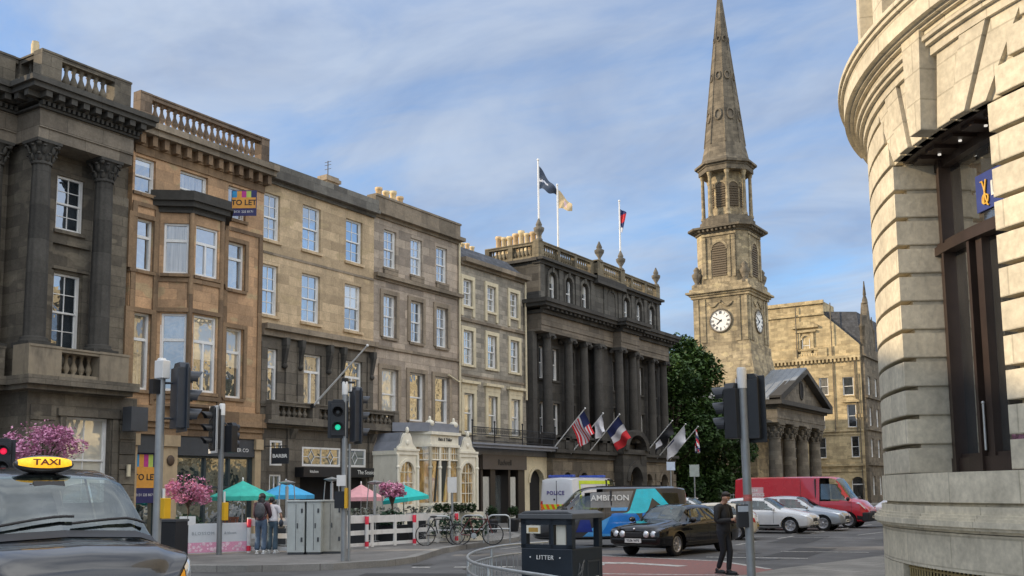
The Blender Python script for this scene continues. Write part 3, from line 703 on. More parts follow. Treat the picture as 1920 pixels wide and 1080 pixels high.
balustrade(b3, st_pub, 'x', XF + .35, 28.35, 36.2, 4.75, 5.5, 26, [(28.3, 28.7), (30.6, 31.0), (33.2, 33.6), (35.9, 36.25)], .3)
mb = MB(); pbox(mb, 'x', XF, 28.05, 34.8, 4.45, 4.6, -.2, .2); pbox(mb, 'x', XF, 28.05, 36.3, 4.6, 4.75, -.2, .48); mb.build('balcony_slab', st_pub, b3)
PW = [(28.6, 29.25, 2.95, 3.95), (30.4, 32.7, 2.95, 3.75), (33.0, 34.35, 2.95, 3.75), (34.62, 34.83, 3, 3.7)]
PW = PW[:3]
mb = MB(); wall(mb, 'x', XF, 28.03, 34.85, -.1, 4.45, PW + [(28.6, 29.25, .7, 2.6), (30.3, 32.6, .1, 2.5), (32.9, 34.4, .1, 2.5)], .3)
for y in (28.05, 29.5, 32.72, 34.5): pbox(mb, 'x', XF, y, y + .28, -.1, 4.45, 0, .1)
for y in (29.6, 34.55): mb.prism([(XF, 3.8), (XF + .35, 4.45), (XF, 4.45)], 'y', y, y + .25)
mb.build('pub_front', st_pub, b3)
for i, (y0, y1, z0, z1) in enumerate(PW):
    o = window(b3, 'x', XF, y0, y1, z0, z1, 'fixed' if i != 1 else 'grid21', w_paint, g_shop, .0)
    k = ('leading', i); mb = MB(); n = 1 if i != 1 else 2
    for j in range(n):
        w = (y1 - y0) / n; cx = (j + .5) * w; cz = (z1 - z0) / 2; r = min(w, z1 - z0) * .22
        for a, b in (((-r, 0), (0, r * 1.5)), ((0, r * 1.5), (r, 0)), ((r, 0), (0, -r * 1.5)), ((0, -r * 1.5), (-r, 0)), ((0, r * 1.5), (0, cz - .05)), ((0, -r * 1.5), (0, -cz + .05)), ((r, 0), (w / 2 - .05, 0)), ((-r, 0), (-w / 2 + .05, 0))):
            mb.tube((cx + a[0], .03, cz + a[1]), (cx + b[0], .03, cz + b[1]), .016, n=5)
    mb.build('leading', w_paint, o, local=True)
window(b3, 'x', XF, 28.6, 29.25, .7, 2.6, 'grid23', w_paint, g_shop, .05)
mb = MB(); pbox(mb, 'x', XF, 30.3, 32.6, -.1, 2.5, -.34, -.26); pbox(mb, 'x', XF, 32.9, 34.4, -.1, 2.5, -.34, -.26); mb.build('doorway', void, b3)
mb = MB(); pbox(mb, 'x', XF, 30.0, 32.75, 2.5, 2.9, 0, .5); pbox(mb, 'x', XF, 32.8, 36.0, 2.52, 2.92, 0, .16); mb.build('pub_fascia', black, b3)
lettering('The Session Pub', .26, white_t, b3, (XF + .17, 34.5, 2.72), (1, 0, 0))
lettering('kitchen', .17, white_t, b3, (XF + .51, 30.6, 2.72), (1, 0, 0))
sg = thing('hanging_sign', 'small black hanging shop sign on a bracket left of the pub front', 'sign', (-29.3, 28.5, 3.0))
MB().box(-.35, .35, -.05, .05, 0, .62).build('sign_panel', black, sg, local=True); MB().tube((-.75, 0, .7), (.3, 0, .7), .02).box(-.02, .02, -.02, .02, .6, .72).build('bracket', iron, sg, local=True)
sg.rotation_euler = (0, 0, rad(25)); lettering('BARBR', .2, white_t, sg, (0, -.056, .3), (0, -1, 0), local=True, bold=True)
fp = thing('flagpole', 'bare white flagpole leaning out from the balcony over the pub front', 'flagpole', (-29.5, 30.53, 5.45))
a = Vector((0, 0, 0)); b = Vector((2.9, 0, 2.25)); MB().tube(a, b, .045, .03).sphere(b, .06).build('pole', w_paint, fp, local=True); MB().box(-.3, .05, -.06, .06, -.1, .06).build('bracket', iron, fp, local=True)

# ---- B4: grey-brown ashlar
b4 = thing('grey_building', 'grey-brown ashlar building with moulded window surrounds and a string course above a white bay shopfront', 'building', (-30, 38, 0))
core(b4, st_grey, 34.85, 41.55, 15.0)
G = []
for y0 in (35.55, 37.55, 39.6): G += [(y0, y0 + .92, 12.3, 14.12)]
for y0 in (35.48, 37.5, 39.54): G += [(y0, y0 + .96, 9.0, 11.02)]
for y0 in (35.38, 37.42, 39.4): G += [(y0, y0 + 1.2, 5.2, 7.52)]
mb = MB(); wall(mb, 'x', XF, 34.85, 41.55, -.1, 14.7, G, .2); mb.build('wall', st_grey, b4)
for i, (y0, y1, z0, z1) in enumerate(G):
    w = window(b4, 'x', XF, y0, y1, z0, z1, 'sash22' if i < 6 else 'sash11', w_paint, [g_sky, g_net, g_net, g_net, g_sky, g_net, g_blind, g_low, g_low][i], .13, st_gtrim)
    if i > 2: surround(w, y1 - y0, z1 - z0, st_gtrim, .13, .2, .07, hood=False)
mb = MB()
pbox(mb, 'x', XF, 34.85, 41.6, 11.62, 11.74, -.1, .08); pbox(mb, 'x', XF, 34.85, 41.65, 11.74, 11.92, -.1, .24); pbox(mb, 'x', XF, 34.85, 41.6, 8.42, 8.55, -.1, .1)
for y in (35.5, 37.5, 39.55): pbox(mb, 'x', XF, y, y + 1.0, 11.98, 12.16, 0, .1)
mb.build('string_course', st_gtrim, b4)
mb = MB(); pbox(mb, 'x', XF, 34.85, 41.6, 14.55, 14.7, -.2, .1); pbox(mb, 'x', XF, 34.85, 41.7, 14.7, 14.88, -.3, .34); pbox(mb, 'x', XF, 34.85, 41.55, 14.88, 15.55, -.4, .1); pbox(mb, 'x', XF, 34.85, 41.6, 15.55, 15.65, -.45, .14); mb.build('parapet', st_gtrim, b4)
chimney(b4, st_tan, clayo, -32.7, -32.1, 37.7, 39.95, 14.9, 16.15, 4, 'y', 1.05, .18)
MB().box(-32.6, -32.0, 40.2, 40.9, 14.9, 16.4).build('roof_vent', slate, b4)
mb = MB().tube((-29.9, 41.45, 4.9), (-29.9, 41.45, 14.6), .06).tube((-29.9, 41.45, 7.35), (-29.85, 40.4, 7.65), .045); mb.build('downpipe', st_cream, b4)
# white bay shopfront
sx = -28.55
mb = MB(); glassm = MB()
mb.box(-30, sx, 34.75, 40.95, -.1, .95)
for y0, y1 in ((34.75, 36.25), (39.4, 40.95)):
    yc = (y0 + y1) / 2
    wall(mb, 'x', sx, y0, y1, .95, 3.55, [(y0 + .28, y1 - .28, 1.3, 3.2)], .12, edge=1.4)
    arch_piece(mb, 'x', sx, y0 + .28, y1 - .28, 2.73, 3.2, -.06, 0)
    arch_ring(mb, 'x', sx, yc, 2.73, (y1 - y0) / 2 - .28, (y1 - y0) / 2 - .16, 0, .05)
    mb.box(-30, sx + .05, y0 - .05, y1 + .05, 3.5, 3.68)
    for y in (y0 + .04, y1 - .04): mb.tube((sx + .05, y, .95), (sx + .05, y, 3.5), .07, n=8); mb.sphere((sx + .05, y, 2.95), .1, 8, 6)
    g = [(yc - .72, 3.68), (yc + .72, 3.68), (yc + .62, 3.84), (yc + .4, 4.0), (yc + .3, 4.3), (yc + .18, 4.48), (yc - .18, 4.48), (yc - .3, 4.3), (yc - .4, 4.0), (yc - .62, 3.84)]
    mb.prism(g, 'x', sx - .1, sx + .02); mb.box(sx - .1, sx + .1, yc - .8, yc + .8, 3.68, 3.78); mb.sphere((sx, yc, 4.6), .09, 8, 6, (1, 1, 1.8)); mb.sphere((sx + .03, yc, 4.05), .13, 8, 6, (.3, 1, 1))
    for a in (-.13, .13): mb.tube((sx - .05, yc + a, 1.3), (sx - .05, yc + a, 3.15), .018, n=5)
    for z in (1.75, 2.25, 2.73): mb.tube((sx - .05, y0 + .28, z), (sx - .05, y1 - .28, z), .02, n=5)
    glassm.box(sx - .13, sx - .1, y0 + .28, y1 - .28, 1.3, 3.2)
bw = [(sx - .9, 36.25), (sx + .35, 36.75), (sx + .35, 38.9), (sx - .9, 39.4)]
for d, z0, z1 in ((0.0, .5, 1.35), (.08, 1.2, 1.35), (.02, 3.98, 4.5), (.1, 3.9, 4.02), (.14, 4.46, 4.6)):
    mb.prism([(bw[0][0], bw[0][1]), (bw[1][0] + d, bw[1][1] - d * .5), (bw[2][0] + d, bw[2][1] + d * .5), bw[3]], 'z', z0, z1)
for (A, B, n) in ((bw[0], bw[1], 1), (bw[1], bw[2], 3), (bw[2], bw[3], 1)):
    for i in range(n + 1):
        t = i / n; x = A[0] + (B[0] - A[0]) * t; y = A[1] + (B[1] - A[1]) * t
        mb.tube((x, y, 1.35), (x, y, 3.9), .075, n=8); mb.sphere((x, y, 2.95), .11, 8, 6)
    mb.tube((*A, 3.3), (*B, 3.3), .04, n=6); mb.tube((*A, 3.6), (*B, 3.6), .02, n=5)
    m_ = 4 * n
    for i in range(1, m_): t = i / m_; mb.tube((A[0] + (B[0] - A[0]) * t, A[1] + (B[1] - A[1]) * t, 3.3), (A[0] + (B[0] - A[0]) * t, A[1] + (B[1] - A[1]) * t, 3.9), .017, n=5)
    glassm.quad((A[0] - .06, A[1], 1.35), (B[0] - .06, B[1], 1.35), (B[0] - .06, B[1], 3.95), (A[0] - .06, A[1], 3.95))
for y in (36.9, 38.75): mb.sphere((sx + .2, y, 4.98), .22, 10, 6, (1, 1, .8)); mb.sphere((sx + .2, y, 5.2), .07, 8, 6, (1, 1, 1.8))
sf = mb.build('bay_shopfront', w_cream, b4)
glassm.build('shop_window', g_warm, sf)
mb = MB(); cp = (-29.6, 37.8)
mb.prism([(bw[0][0], bw[0][1] - .7), (bw[1][0], bw[1][1] - .1), (bw[2][0], bw[2][1] + .1), (bw[3][0], bw[3][1] + .6)], 'z', 4.6, 5.0)
for y0, y1 in ((34.75, 36.25), (39.4, 40.95)): mb.prism([(y0, 3.68), (y1, 3.68), (y1 - .3, 4.1), (y1 - .45, 4.5), (y0 + .45, 4.5), (y0 + .3, 4.1)], 'x', -30, sx - .12)
mb.build('shopfront_roof', lead, sf)
lettering('Rick & Tailor', .2, charcoal, b4, (sx + .385, 37.85, 4.25), (1, 0, 0), bold=True)
# curtains inside
mb = MB(); mb.prism([(37.6, 1.4), (37.75, 1.4), (38.1, 3.3), (37.6, 3.3)], 'x', sx + .305, sx + .315); mb.prism([(37.05, 1.4), (37.2, 1.4), (37.4, 3.3), (37.32, 3.3)], 'x', sx + .305, sx + .315); mb.build('curtain', plain('dark curtain', (.03, .035, .03), .8), sf)

# ---- B5
b5 = thing('narrow_building', 'narrow grey three-bay building with cream window surrounds, slate roof and black iron balcony', 'building', (-30, 44.7, 0))
core(b5, st_b5, 41.58, 47.9, 13.7)
N = []
for y0 in (41.85, 44.05, 46.3): N += [(y0, y0 + .85, 11.45, 12.85), (y0, y0 + .9, 8.38, 10.16), (y0 + .02, y0 + .92, 4.85, 6.88)]
mb = MB(); wall(mb, 'x', XF, 41.56, 47.92, 4.1, 13.8, N, .2); mb.build('wall', st_b5, b5)
for i, (y0, y1, z0, z1) in enumerate(N):
    k = i % 3; w = window(b5, 'x', XF, y0, y1, z0, z1, 'sash22' if k < 2 else 'sash11', w_paint, (g_sky, g_net, g_low)[(i + i // 3) % 3], .1, st_cream)
    surround(w, y1 - y0, z1 - z0, st_cream, .1, .2 if k < 2 else .22, .07, hood=k == 2, apron=(.55 if k == 0 else .12))
mb = MB(); pbox(mb, 'x', XF, 41.6, 47.9, 10.62, 10.78, -.1, .12); pbox(mb, 'x', XF, 41.6, 47.9, 7.75, 7.86, -.1, .06); pbox(mb, 'x', XF, 41.6, 47.95, 13.55, 13.7, -.1, .16); pbox(mb, 'x', XF, 41.6, 47.95, 13.7, 13.92, -.3, .42); mb.build('cornice', st_gtrim, b5)
MB().prism([(XF + .1, 13.9), (XF - 1.2, 15.0), (XF - 7, 15.0), (XF - 7, 13.7), (XF - .3, 13.7)], 'y', 41.6, 47.9).build('roof', slate, b5)
chimney(b5, st_gtrim, clayo, -32.8, -32.3, 44.2, 46.6, 14.5, 15.15, 5, 'y', .75, .14)
MB().tube((-29.85, 47.75, 6.9), (-29.85, 47.75, 13.6), .06).build('downpipe', st_cream, b5)
mb = MB(); pbox(mb, 'x', XF, 41.2, 49.6, 4.05, 4.2, -.2, .95); pbox(mb, 'x', XF, 41.2, 49.6, 4.2, 4.3, -.2, 1.05); pbox(mb, 'x', XF, 41.3, 49.6, 3.72, 4.05, -.2, .3); mb.build('balcony_slab', lead, b5)
mb = MB(); X = XF + .95
for z in (4.4, 4.72, 5.08): mb.tube((X, 41.3, z), (X, 49.5, z), .022, n=6)
for i in range(84):
    y = 41.3 + i * .0988; mb.tube((X, y, 4.3), (X, y, 5.08), .011, n=5)
    if i % 2 == 0: mb.path([(X, y + .05 * sin(t * PI / 4), 4.72 + .18 + .1 * cos(t * PI / 4)) for t in range(8)], .009, 4, True)
for y in (41.3, 43.3, 46, 48.0, 49.5): mb.tube((X, y, 4.3), (X, y, 5.35), .035, n=6); mb.sphere((X, y, 5.4), .06, 6, 5)
mb.build('balcony_railing', iron, b5)
mb = MB(); pbox(mb, 'x', XF, 42.95, 47.2, 2.98, 3.75, -.3, .45); mb.build('shop_fascia', plain('brown fascia', (.095, .078, .065), .5), b5)
lettering('Radwell', .42, black, b5, (XF + .46, 45.0, 3.34), (1, 0, 0), bold=True)
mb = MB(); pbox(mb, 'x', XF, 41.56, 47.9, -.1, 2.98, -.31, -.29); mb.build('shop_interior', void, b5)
mb = MB()
for y0, y1 in ((42.95, 43.15), (43.85, 44.3), (45.55, 45.75), (46.55, 47.2)): pbox(mb, 'x', XF, y0, y1, -.1, 2.98, -.4, .3)
mb.build('shopfront_frame', plain('dark brown frame', (.03, .024, .02), .4), b5)
mb = MB(); pbox(mb, 'x', XF, 43.15, 43.85, .1, 2.6, -.2, .2); pbox(mb, 'x', XF, 45.75, 46.4, .1, 2.6, -.2, .2); mb.build('poster', plain('pale poster', (.55, .55, .5), .5, dirt=.2), b5)
mb = MB(); pbox(mb, 'x', XF, 44.3, 45.55, .1, 2.7, -.25, -.2); mb.build('door', glass('door glass', (.13, .15, .15), .35), b5)
# beige arched infill under the balcony
mb = MB(); wall(mb, 'x', XF + .3, 47.2, 49.6, -.1, 3.75, [(47.7, 49.2, .2, 3.1)], .3); arch_piece(mb, 'x', XF + .3, 47.7, 49.2, 2.3, 3.1, -.25, 0); arch_ring(mb, 'x', XF + .3, 48.45, 2.3, .75, .92, 0, .07)
mb.build('arched_bay', st_cream, b5); mb = MB(); pbox(mb, 'x', XF, 47.7, 49.2, -.1, 3.1, -.05, .02); mb.build('arched_doorway', void, b5)

# ---- B6 hotel
b6 = thing('hotel_building', 'blackened palatial hotel with giant columns, arched attic windows, urns and flags along its front', 'building', (-30, 58, 0))
core(b6, st_hotel, 50.4, 67.2, 15.6, depth=3.3, x=-31.1)
core(b6, st_hotel, 48.0, 67.2, 12.6, depth=12, x=-31.1, name='rear_wall')
XH = -30.0; H = []
HY = [50.85, 52.68, 58.25, 62.42, 64.6]
for y in HY: H += [(y, y + .74, 8.3, 10.2), (y, y + .78, 5.1, 6.95)]
H += [(49.3, 50.0, 8.3, 10.2), (49.3, 50.0, 5.1, 6.95)]
mb = MB(); wall(mb, 'x', XH, 48.0, 67.2, 4.4, 11.0, H, .3, edge=1.0); mb.build('wall', st_hotel, b6)
for i, (y0, y1, z0, z1) in enumerate(H):
    w = window(b6, 'x', XH, y0, y1, z0, z1, 'sash11', w_paint, g_dark if i % 3 else g_low, .16, st_hotel)
    surround(w, y1 - y0, z1 - z0, st_hcol, .16, .14, .06)
mb = MB()      # attic with arched windows
AT = [(51.4, 52.25, 13.15, 15.1), (53.4, 54.25, 13.15, 15.1), (55.45, 56.3, 13.15, 15.1), (59.2, 60.05, 13.15, 15.1), (61.4, 62.2, 13.15, 15.1), (63.35, 64.2, 13.15, 15.1), (65.45, 66.25, 13.15, 15.1)]
wall(mb, 'x', -30.5, 50.3, 67.2, 12.5, 15.5, AT, .25, edge=.8); mb.box(-34.4, -30.95, 50.34, 67.15, 12.5, 15.6)
for y0, y1, z0, z1 in AT: arch_piece(mb, 'x', -30.5, y0, y1, 14.6, z1, -.2, -.02)
mb.build('attic_wall', st_hotel, b6)
for y0, y1, z0, z1 in AT: window(b6, 'x', -30.5, y0, y1, z0, z1, 'arch', w_paint, g_low, .14, st_hcol)
mb = MB()
for y0, y1, z0, z1 in AT:
    arch_ring(mb, 'x', -30.5, (y0 + y1) / 2, 14.6, .44, .64, 0, .1); pbox(mb, 'x', -30.5, y0 - .22, y0 - .02, 13.1, 14.6, 0, .1); pbox(mb, 'x', -30.5, y1 + .02, y1 + .22, 13.1, 14.6, 0, .1); pbox(mb, 'x', -30.5, (y0 + y1) / 2 - .1, (y0 + y1) / 2 + .1, 14.98, 15.35, 0, .16)
for y in (50.3, 52.55, 54.6, 56.6, 58.4, 60.5, 62.5, 64.55, 66.7): pbox(mb, 'x', -30.5, y, y + .5, 12.7, 15.3, 0, .12)
pbox(mb, 'x', -30.5, 57.0, 60.9, 12.7, 15.5, -.1, .05)
mb.build('attic_trim', stone('attic trim stone', (.13, .122, .105), (.11, .103, .09), soot=.5), b6)
mb = MB(); pbox(mb, 'x', -30.5, 50.2, 67.3, 15.3, 15.5, -.4, .2); pbox(mb, 'x', -30.5, 50.1, 67.4, 15.5, 15.66, -.4, .42); pbox(mb, 'y', 50.3, -34.4, -30.5, 15.45, 15.62, -.2, .25)
pbox(mb, 'x', -30.5, 56.9, 61.0, 15.2, 15.7, 0, .5); mb.build('attic_cornice', st_hcol, b6)
bst = stone('hotel balustrade stone', (.24, .20, .13), (.2, .168, .115), soot=.55)
balustrade(b6, bst, 'x', -30.4, 50.2, 57.0, 15.66, 16.65, 26, [(50.1, 50.7), (52.4, 52.7), (54.5, 54.8), (56.6, 57.2)], .3)
balustrade(b6, bst, 'x', -30.1, 57.0, 60.9, 15.7, 16.7, 14, [(57.0, 57.8), (60.3, 60.95)], .3)
balustrade(b6, bst, 'x', -30.4, 60.9, 67.2, 15.66, 16.65, 24, [(62.5, 62.8), (64.7, 65.0), (66.6, 67.25)], .3)
balustrade(b6, bst, 'y', 50.25, -34.2, -30.4, 15.62, 16.6, 14, [(-34.3, -34.0), (-32.6, -32.3), (-30.9, -30.35)], .3)
chimney(b6, bst, clayo, -34.6, -31.2, 51.6, 52.2, 15.5, 16.55, 8, 'x', 1.3, .2)
for y, x in ((50.4, -30.5), (57.5, -30.2), (60.6, -30.2), (66.9, -30.5)):
    MB().lathe([(.22, 0), (.22, .12), (.1, .2), (.1, .3), (.3, .62), (.33, .8), (.16, .9), (.2, 1.0), (.12, 1.2), (.03, 1.4)], (x, y, 16.65), 12).build('urn', st_port, b6)
mb = MB()      # giant-order entablature, breaks forward at the centre
for a0, a1, X, r in ((48.2, 57.0, -29.1, True), (57.0, 59.6, -28.5, True), (59.6, 65.6, -29.1, True)):
    pbox(mb, 'x', X, a0, a1, 10.85, 11.2, -2, 0); pbox(mb, 'x', X, a0, a1, 11.2, 11.26, -2, .05); pbox(mb, 'x', X, a0, a1, 11.26, 11.85, -2, .02)
mb.build('entablature', st_hband, b6)
mb = MB()
for a0, a1, X in ((48.2, 57.0, -29.1), (57.0, 59.6, -28.5), (59.6, 65.6, -29.1)):
    pbox(mb, 'x', X, a0 - .1, a1 + .1, 11.85, 12.05, -2, .2); modillions(mb, 'x', X, a0, a1, 12.05, 12.2, .5, .5); pbox(mb, 'x', X, a0 - .5, a1 + .5, 12.2, 12.4, -2, .62); pbox(mb, 'x', X, a0 - .6, a1 + .6, 12.4, 12.62, -2, .75)
pbox(mb, 'x', XH, 65.5, 67.3, 12.1, 12.6, -.5, .5); pbox(mb, 'x', XH, 65.5, 67.3, 10.85, 12.1, -.5, .2); mb.build('cornice', st_hotel, b6)
for y in (49.45, 51.95, 53.85, 61.1, 63.5, 65.5): column(b6, -29.5, y, 4.85, 10.85, .29, st_hcol, 'ionic', False, 20)
for y, X in ((55.1, -29.2), (57.3, -28.85), (59.75, -29.1)): column(b6, X, y, 4.85, 10.85, .30, st_hcol, 'ionic', False, 20)
mb = MB(); pbox(mb, 'x', XH, 55.5, 57.6, 4.6, 10.85, -.1, .55); pbox(mb, 'x', XH, 59.6, 60.3, 4.6, 10.85, -.1, .45); pbox(mb, 'x', XH, 48.05, 48.5, 4.6, 10.85, 0, .4); mb.build('pilaster', st_hcol, b6)
mb = MB(); GR = [(50.6, 51.7, .9, 2.9), (52.6, 53.7, .9, 2.9), (58.0, 59.6, .1, 3.2), (61.6, 62.7, .9, 2.9), (64.1, 65.2, .9, 2.9)]
wall(mb, 'x', -29.3, 49.6, 66.4, -.1, 3.7, GR, .4, edge=1.2)
for y0, y1, z0, z1 in GR: arch_piece(mb, 'x', -29.3, y0, y1, z1 - (y1 - y0) / 2, z1, -.35, -.01); arch_ring(mb, 'x', -29.3, (y0 + y1) / 2, z1 - (y1 - y0) / 2, (y1 - y0) / 2, (y1 - y0) / 2 + .22, 0, .08)
for y in [49.7 + .68 * i for i in range(25)]:
    if not any(a - .3 < y < b for a, b, _, _ in GR):
        for z in (.2, .75, 1.3, 1.85, 2.4): pbox(mb, 'x', -29.3, y, y + .62, z, z + .5, 0, random.uniform(.03, .1))
mb.build('ground_floor_wall', st_hbase, b6)
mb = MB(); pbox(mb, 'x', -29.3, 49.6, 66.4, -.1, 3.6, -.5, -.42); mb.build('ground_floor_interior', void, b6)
mb = MB(); pbox(mb, 'x', -29.3, 49.6, 66.5, 3.7, 4.0, -1.2, .15); pbox(mb, 'x', -29.3, 49.5, 66.6, 4.0, 4.2, -1.2, .35); pbox(mb, 'x', -29.3, 49.6, 66.4, 4.2, 4.75, -1.2, .05); pbox(mb, 'x', -29.3, 49.6, 66.4, 4.75, 4.9, -1.2, .12)
for i in range(16): pbox(mb, 'x', -29.3, 49.9 + i * 1.03, 50.35 + i * 1.03, 4.25, 4.95, 0, .12)
mb.build('pedestal_course', st_hotel, b6)
mb = MB()      # entrance porch with its curved hood
X = -28.6; mb.box(-29.4, X, 57.1, 57.9, -.1, 4.1); mb.box(-29.4, X, 59.7, 60.5, -.1, 4.1); mb.box(-29.4, X + .1, 57.0, 60.6, 4.1, 4.4)
arch_ring(mb, 'x', X, 58.8, 2.4, .9, 1.25, -.6, .1); arch_ring(mb, 'x', X, 58.8, 4.35, 1.3, 1.75, -.5, .25, frac=.75); arch_piece(mb, 'x', X, 57.9, 59.7, 2.4, 4.1, -.4, -.05)
mb.build('entrance_porch', st_hotel, b6)
mb = MB(); pbox(mb, 'x', XH, 58.0, 59.3, 7.1, 7.3, 0, .35); mb.prism([(57.9, 7.3), (59.4, 7.3), (58.65, 7.75)], 'x', XH, XH + .4); mb.build('window_pediment', st_hcol, b6)
# ------------------------------------------------------------------ church with steeple
CX, CY = -35.05, 94.3
ch = thing('church', 'church with tall clock-tower steeple and a lead-roofed portico of four columns', 'church', (CX, CY, 0))
def octo(cx, cy, r, a0=PI / 8): return [(cx + r / cos(PI / 8) * cos(a0 + i * PI / 4), cy + r / cos(PI / 8) * sin(a0 + i * PI / 4)) for i in range(8)]
def chamf(h, c): return [(CX - h, CY - h + c), (CX - h + c, CY - h), (CX + h - c, CY - h), (CX + h, CY - h + c), (CX + h, CY + h - c), (CX + h - c, CY + h), (CX - h + c, CY + h), (CX - h, CY + h - c)]
def sq(mb, h, z0, z1): mb.box(CX - h, CX + h, CY - h, CY + h, z0, z1)
mb = MB(); sq(mb, 3.25, -.1, 13.0)
v = [(CX + sx * h, CY + sy * h, z) for h, z in ((3.25, 13.0), (2.95, 14.8)) for sx, sy in ((-1, -1), (1, -1), (1, 1), (-1, 1))]
mb.add(v, [(i, (i + 1) % 4, 4 + (i + 1) % 4, 4 + i) for i in range(4)]); sq(mb, 2.95, 14.8, 15.6); sq(mb, 2.78, 15.6, 20.6)
for sx in (-1, 1):
    for a in ('y', 'x'):
        for sgn in (-1, 1):
            for k in (2.45, 1.75):
                c = (CX if a == 'y' else CY) + sgn * k
                if a == 'y': mb.box(c - .24, c + .24, CY - 2.86 if sx < 0 else CY + 2.78, CY - 2.7 if sx < 0 else CY + 2.86, 15.9, 20.2)
                elif sx > 0: mb.box(CX + 2.7, CX + 2.86, c - .24, c + .24, 15.9, 20.2)
mb.build('tower', st_church, ch)
mb = MB()
for h, z0, z1 in ((2.95, 20.3, 20.55), (3.1, 20.55, 20.75), (3.35, 20.75, 20.95), (3.05, 20.95, 21.25), (2.85, 21.25, 21.7)): sq(mb, h, z0, z1)
for pl, c in (('y', CY - 3.36), ('x', CX + 3.36)):
    ac = CX if pl == 'y' else CY; q = [(ac - 1.7, 20.95), (ac + 1.7, 20.95), (ac, 21.75)]
    mb.prism(q, 'y' if pl == 'y' else 'x', *( (CY - 3.32, CY - 2.7) if pl == 'y' else (CX + 2.7, CX + 3.32)))
mb.build('clock_cornice', st_church, ch)
def festoon(mb, pl, c, ac, z): 
    for s_ in (-1, 1): mb.path([P3(pl, c, ac + s_ * (.18 + 1.1 * t / 8), z - .38 * sin(PI * t / 8), .04) for t in range(9)], [.05 + .06 * sin(PI * t / 8) for t in range(9)], 6)
    mb.sphere(P3(pl, c, ac, z + .08, .05), .15, 8, 6)
mb = MB(); festoon(mb, 'y', CY - 2.78, CX, 19.75); festoon(mb, 'x', CX + 2.78, CY, 19.75); mb.build('festoon', st_church, ch)
face_m = plain('clock face white', (.80, .79, .74), .5, var=.05); ck_b = plain('clock black', (.02, .02, .025), .5)
for pl, c, ac in (('y', CY - 2.78, CX), ('x', CX + 2.78, CY)):
    M = Matrix.Translation(P3(pl, c, ac, 17.95, 0)) @ (Matrix.Rotation(PI / 2, 4, 'X') if pl == 'y' else Matrix.Rotation(PI / 2, 4, 'Z') @ Matrix.Rotation(PI / 2, 4, 'X'))
    k = MB(); k.lathe([(1.03, 0), (1.03, .07)], n=40, M=M); o = k.build('clock_face', face_m, ch)
    k = MB(); k.lathe([(1.02, 0), (1.16, .02), (1.18, .1), (1.08, .14), (1.02, .1)], n=40, M=M, caps=False); k.build('rim', st_spire, o)
    k = MB()
    for i in range(12):
        R_ = M @ Matrix.Rotation(-i * PI / 6, 4, 'Z')
        n = (4, 1, 2, 3, 3, 1, 2, 3, 4, 3, 1, 2)[i]
        for j in range(n): x = (j - (n - 1) / 2) * .075; k.box(x - .022, x + .022, .66, .93, .07, .085, R_)
    for ang, L, w in ((rad(-(7.67 / 12 * 360)), .52, .05), (rad(-(40 / 60 * 360) - 60), .82, .035)):
        k.box(-w, w, -.15, L, .09, .11, M @ Matrix.Rotation(ang, 4, 'Z'))
    k.lathe([(.975, .072), (.975, .078), (.955, .078), (.955, .072)], n=40, M=M, caps=False)
    k.build('clock_hand', ck_b, o)
# bell stage: square with cut corners
mb = MB(); mb.prism(chamf(2.6, .85), 'z', 21.6, 27.0)
for pl, c, ac in (('y', CY - 2.6, CX), ('x', CX + 2.6, CY)):
    for s_ in (-1, 1):
        for k in (1.5, .98): pbox(mb, pl, c, ac + s_ * k - .16, ac + s_ * k + .16, 22.2, 26.3, -.05, .14 if k > 1 else .08)
    arch_ring(mb, pl, c, ac, 25.0, .72, .92, -.02, .1); pbox(mb, pl, c, ac - 1.75, ac + 1.75, 26.4, 26.65, -.1, .12)
mb.build('bell_stage', st_church, ch)
louv = plain('oak louvre', (.13, .10, .065), .8)
def louvre(pl, c, ac, w, z0, z1, n, parent=ch):
    mb = MB(); pbox(mb, pl, c, ac - w, ac + w, z0, z1 - w, -.06, .02)
    for i in range(10):
        t0, t1 = PI * i / 10, PI * (i + 1) / 10
        mb.add([P3(pl, c, ac - w * cos(t0), z1 - w + w * sin(t0), .02), P3(pl, c, ac - w * cos(t1), z1 - w + w * sin(t1), .02), P3(pl, c, ac, z1 - w, .02)], [(0, 2, 1)])
    for i in range(n):
        z = z0 + (z1 - .15 - z0) * i / n; hw = w if z < z1 - w else w * math.sqrt(max(.05, 1 - ((z - z1 + w) / w) ** 2))
        p = [P3(pl, c, ac - hw, z, .10), P3(pl, c, ac + hw, z, .10), P3(pl, c, ac + hw, z + .22, .0), P3(pl, c, ac - hw, z + .22, .0)]
        mb.quad(*p); q = [P3(pl, c, ac - hw, z, .10), P3(pl, c, ac - hw, z, 0), P3(pl, c, ac + hw, z, 0), P3(pl, c, ac + hw, z, .10)]; mb.quad(*q)
    return mb.build('louvre', louv, parent)
for pl, c, ac in (('y', CY - 2.6, CX), ('x', CX + 2.6, CY)): louvre(pl, c, ac, .72, 22.4, 25.72, 14)
for sx, sy in ((-1, -1), (1, -1), (1, 1)):
    MB().lathe([(.45, 0), (.45, .25), (.2, .4), (.42, .9), (.5, 1.25), (.25, 1.5), (.32, 1.75), (.1, 2.05)], (CX + sx * 2.45, CY + sy * 2.45, 21.5), 12).build('urn', st_spire, ch)
mb = MB()
for r, z0, z1 in ((2.75, 26.7, 26.95), (2.95, 26.95, 27.1), (3.3, 27.1, 27.3)): mb.prism(chamf(r, .95), 'z', z0, z1)
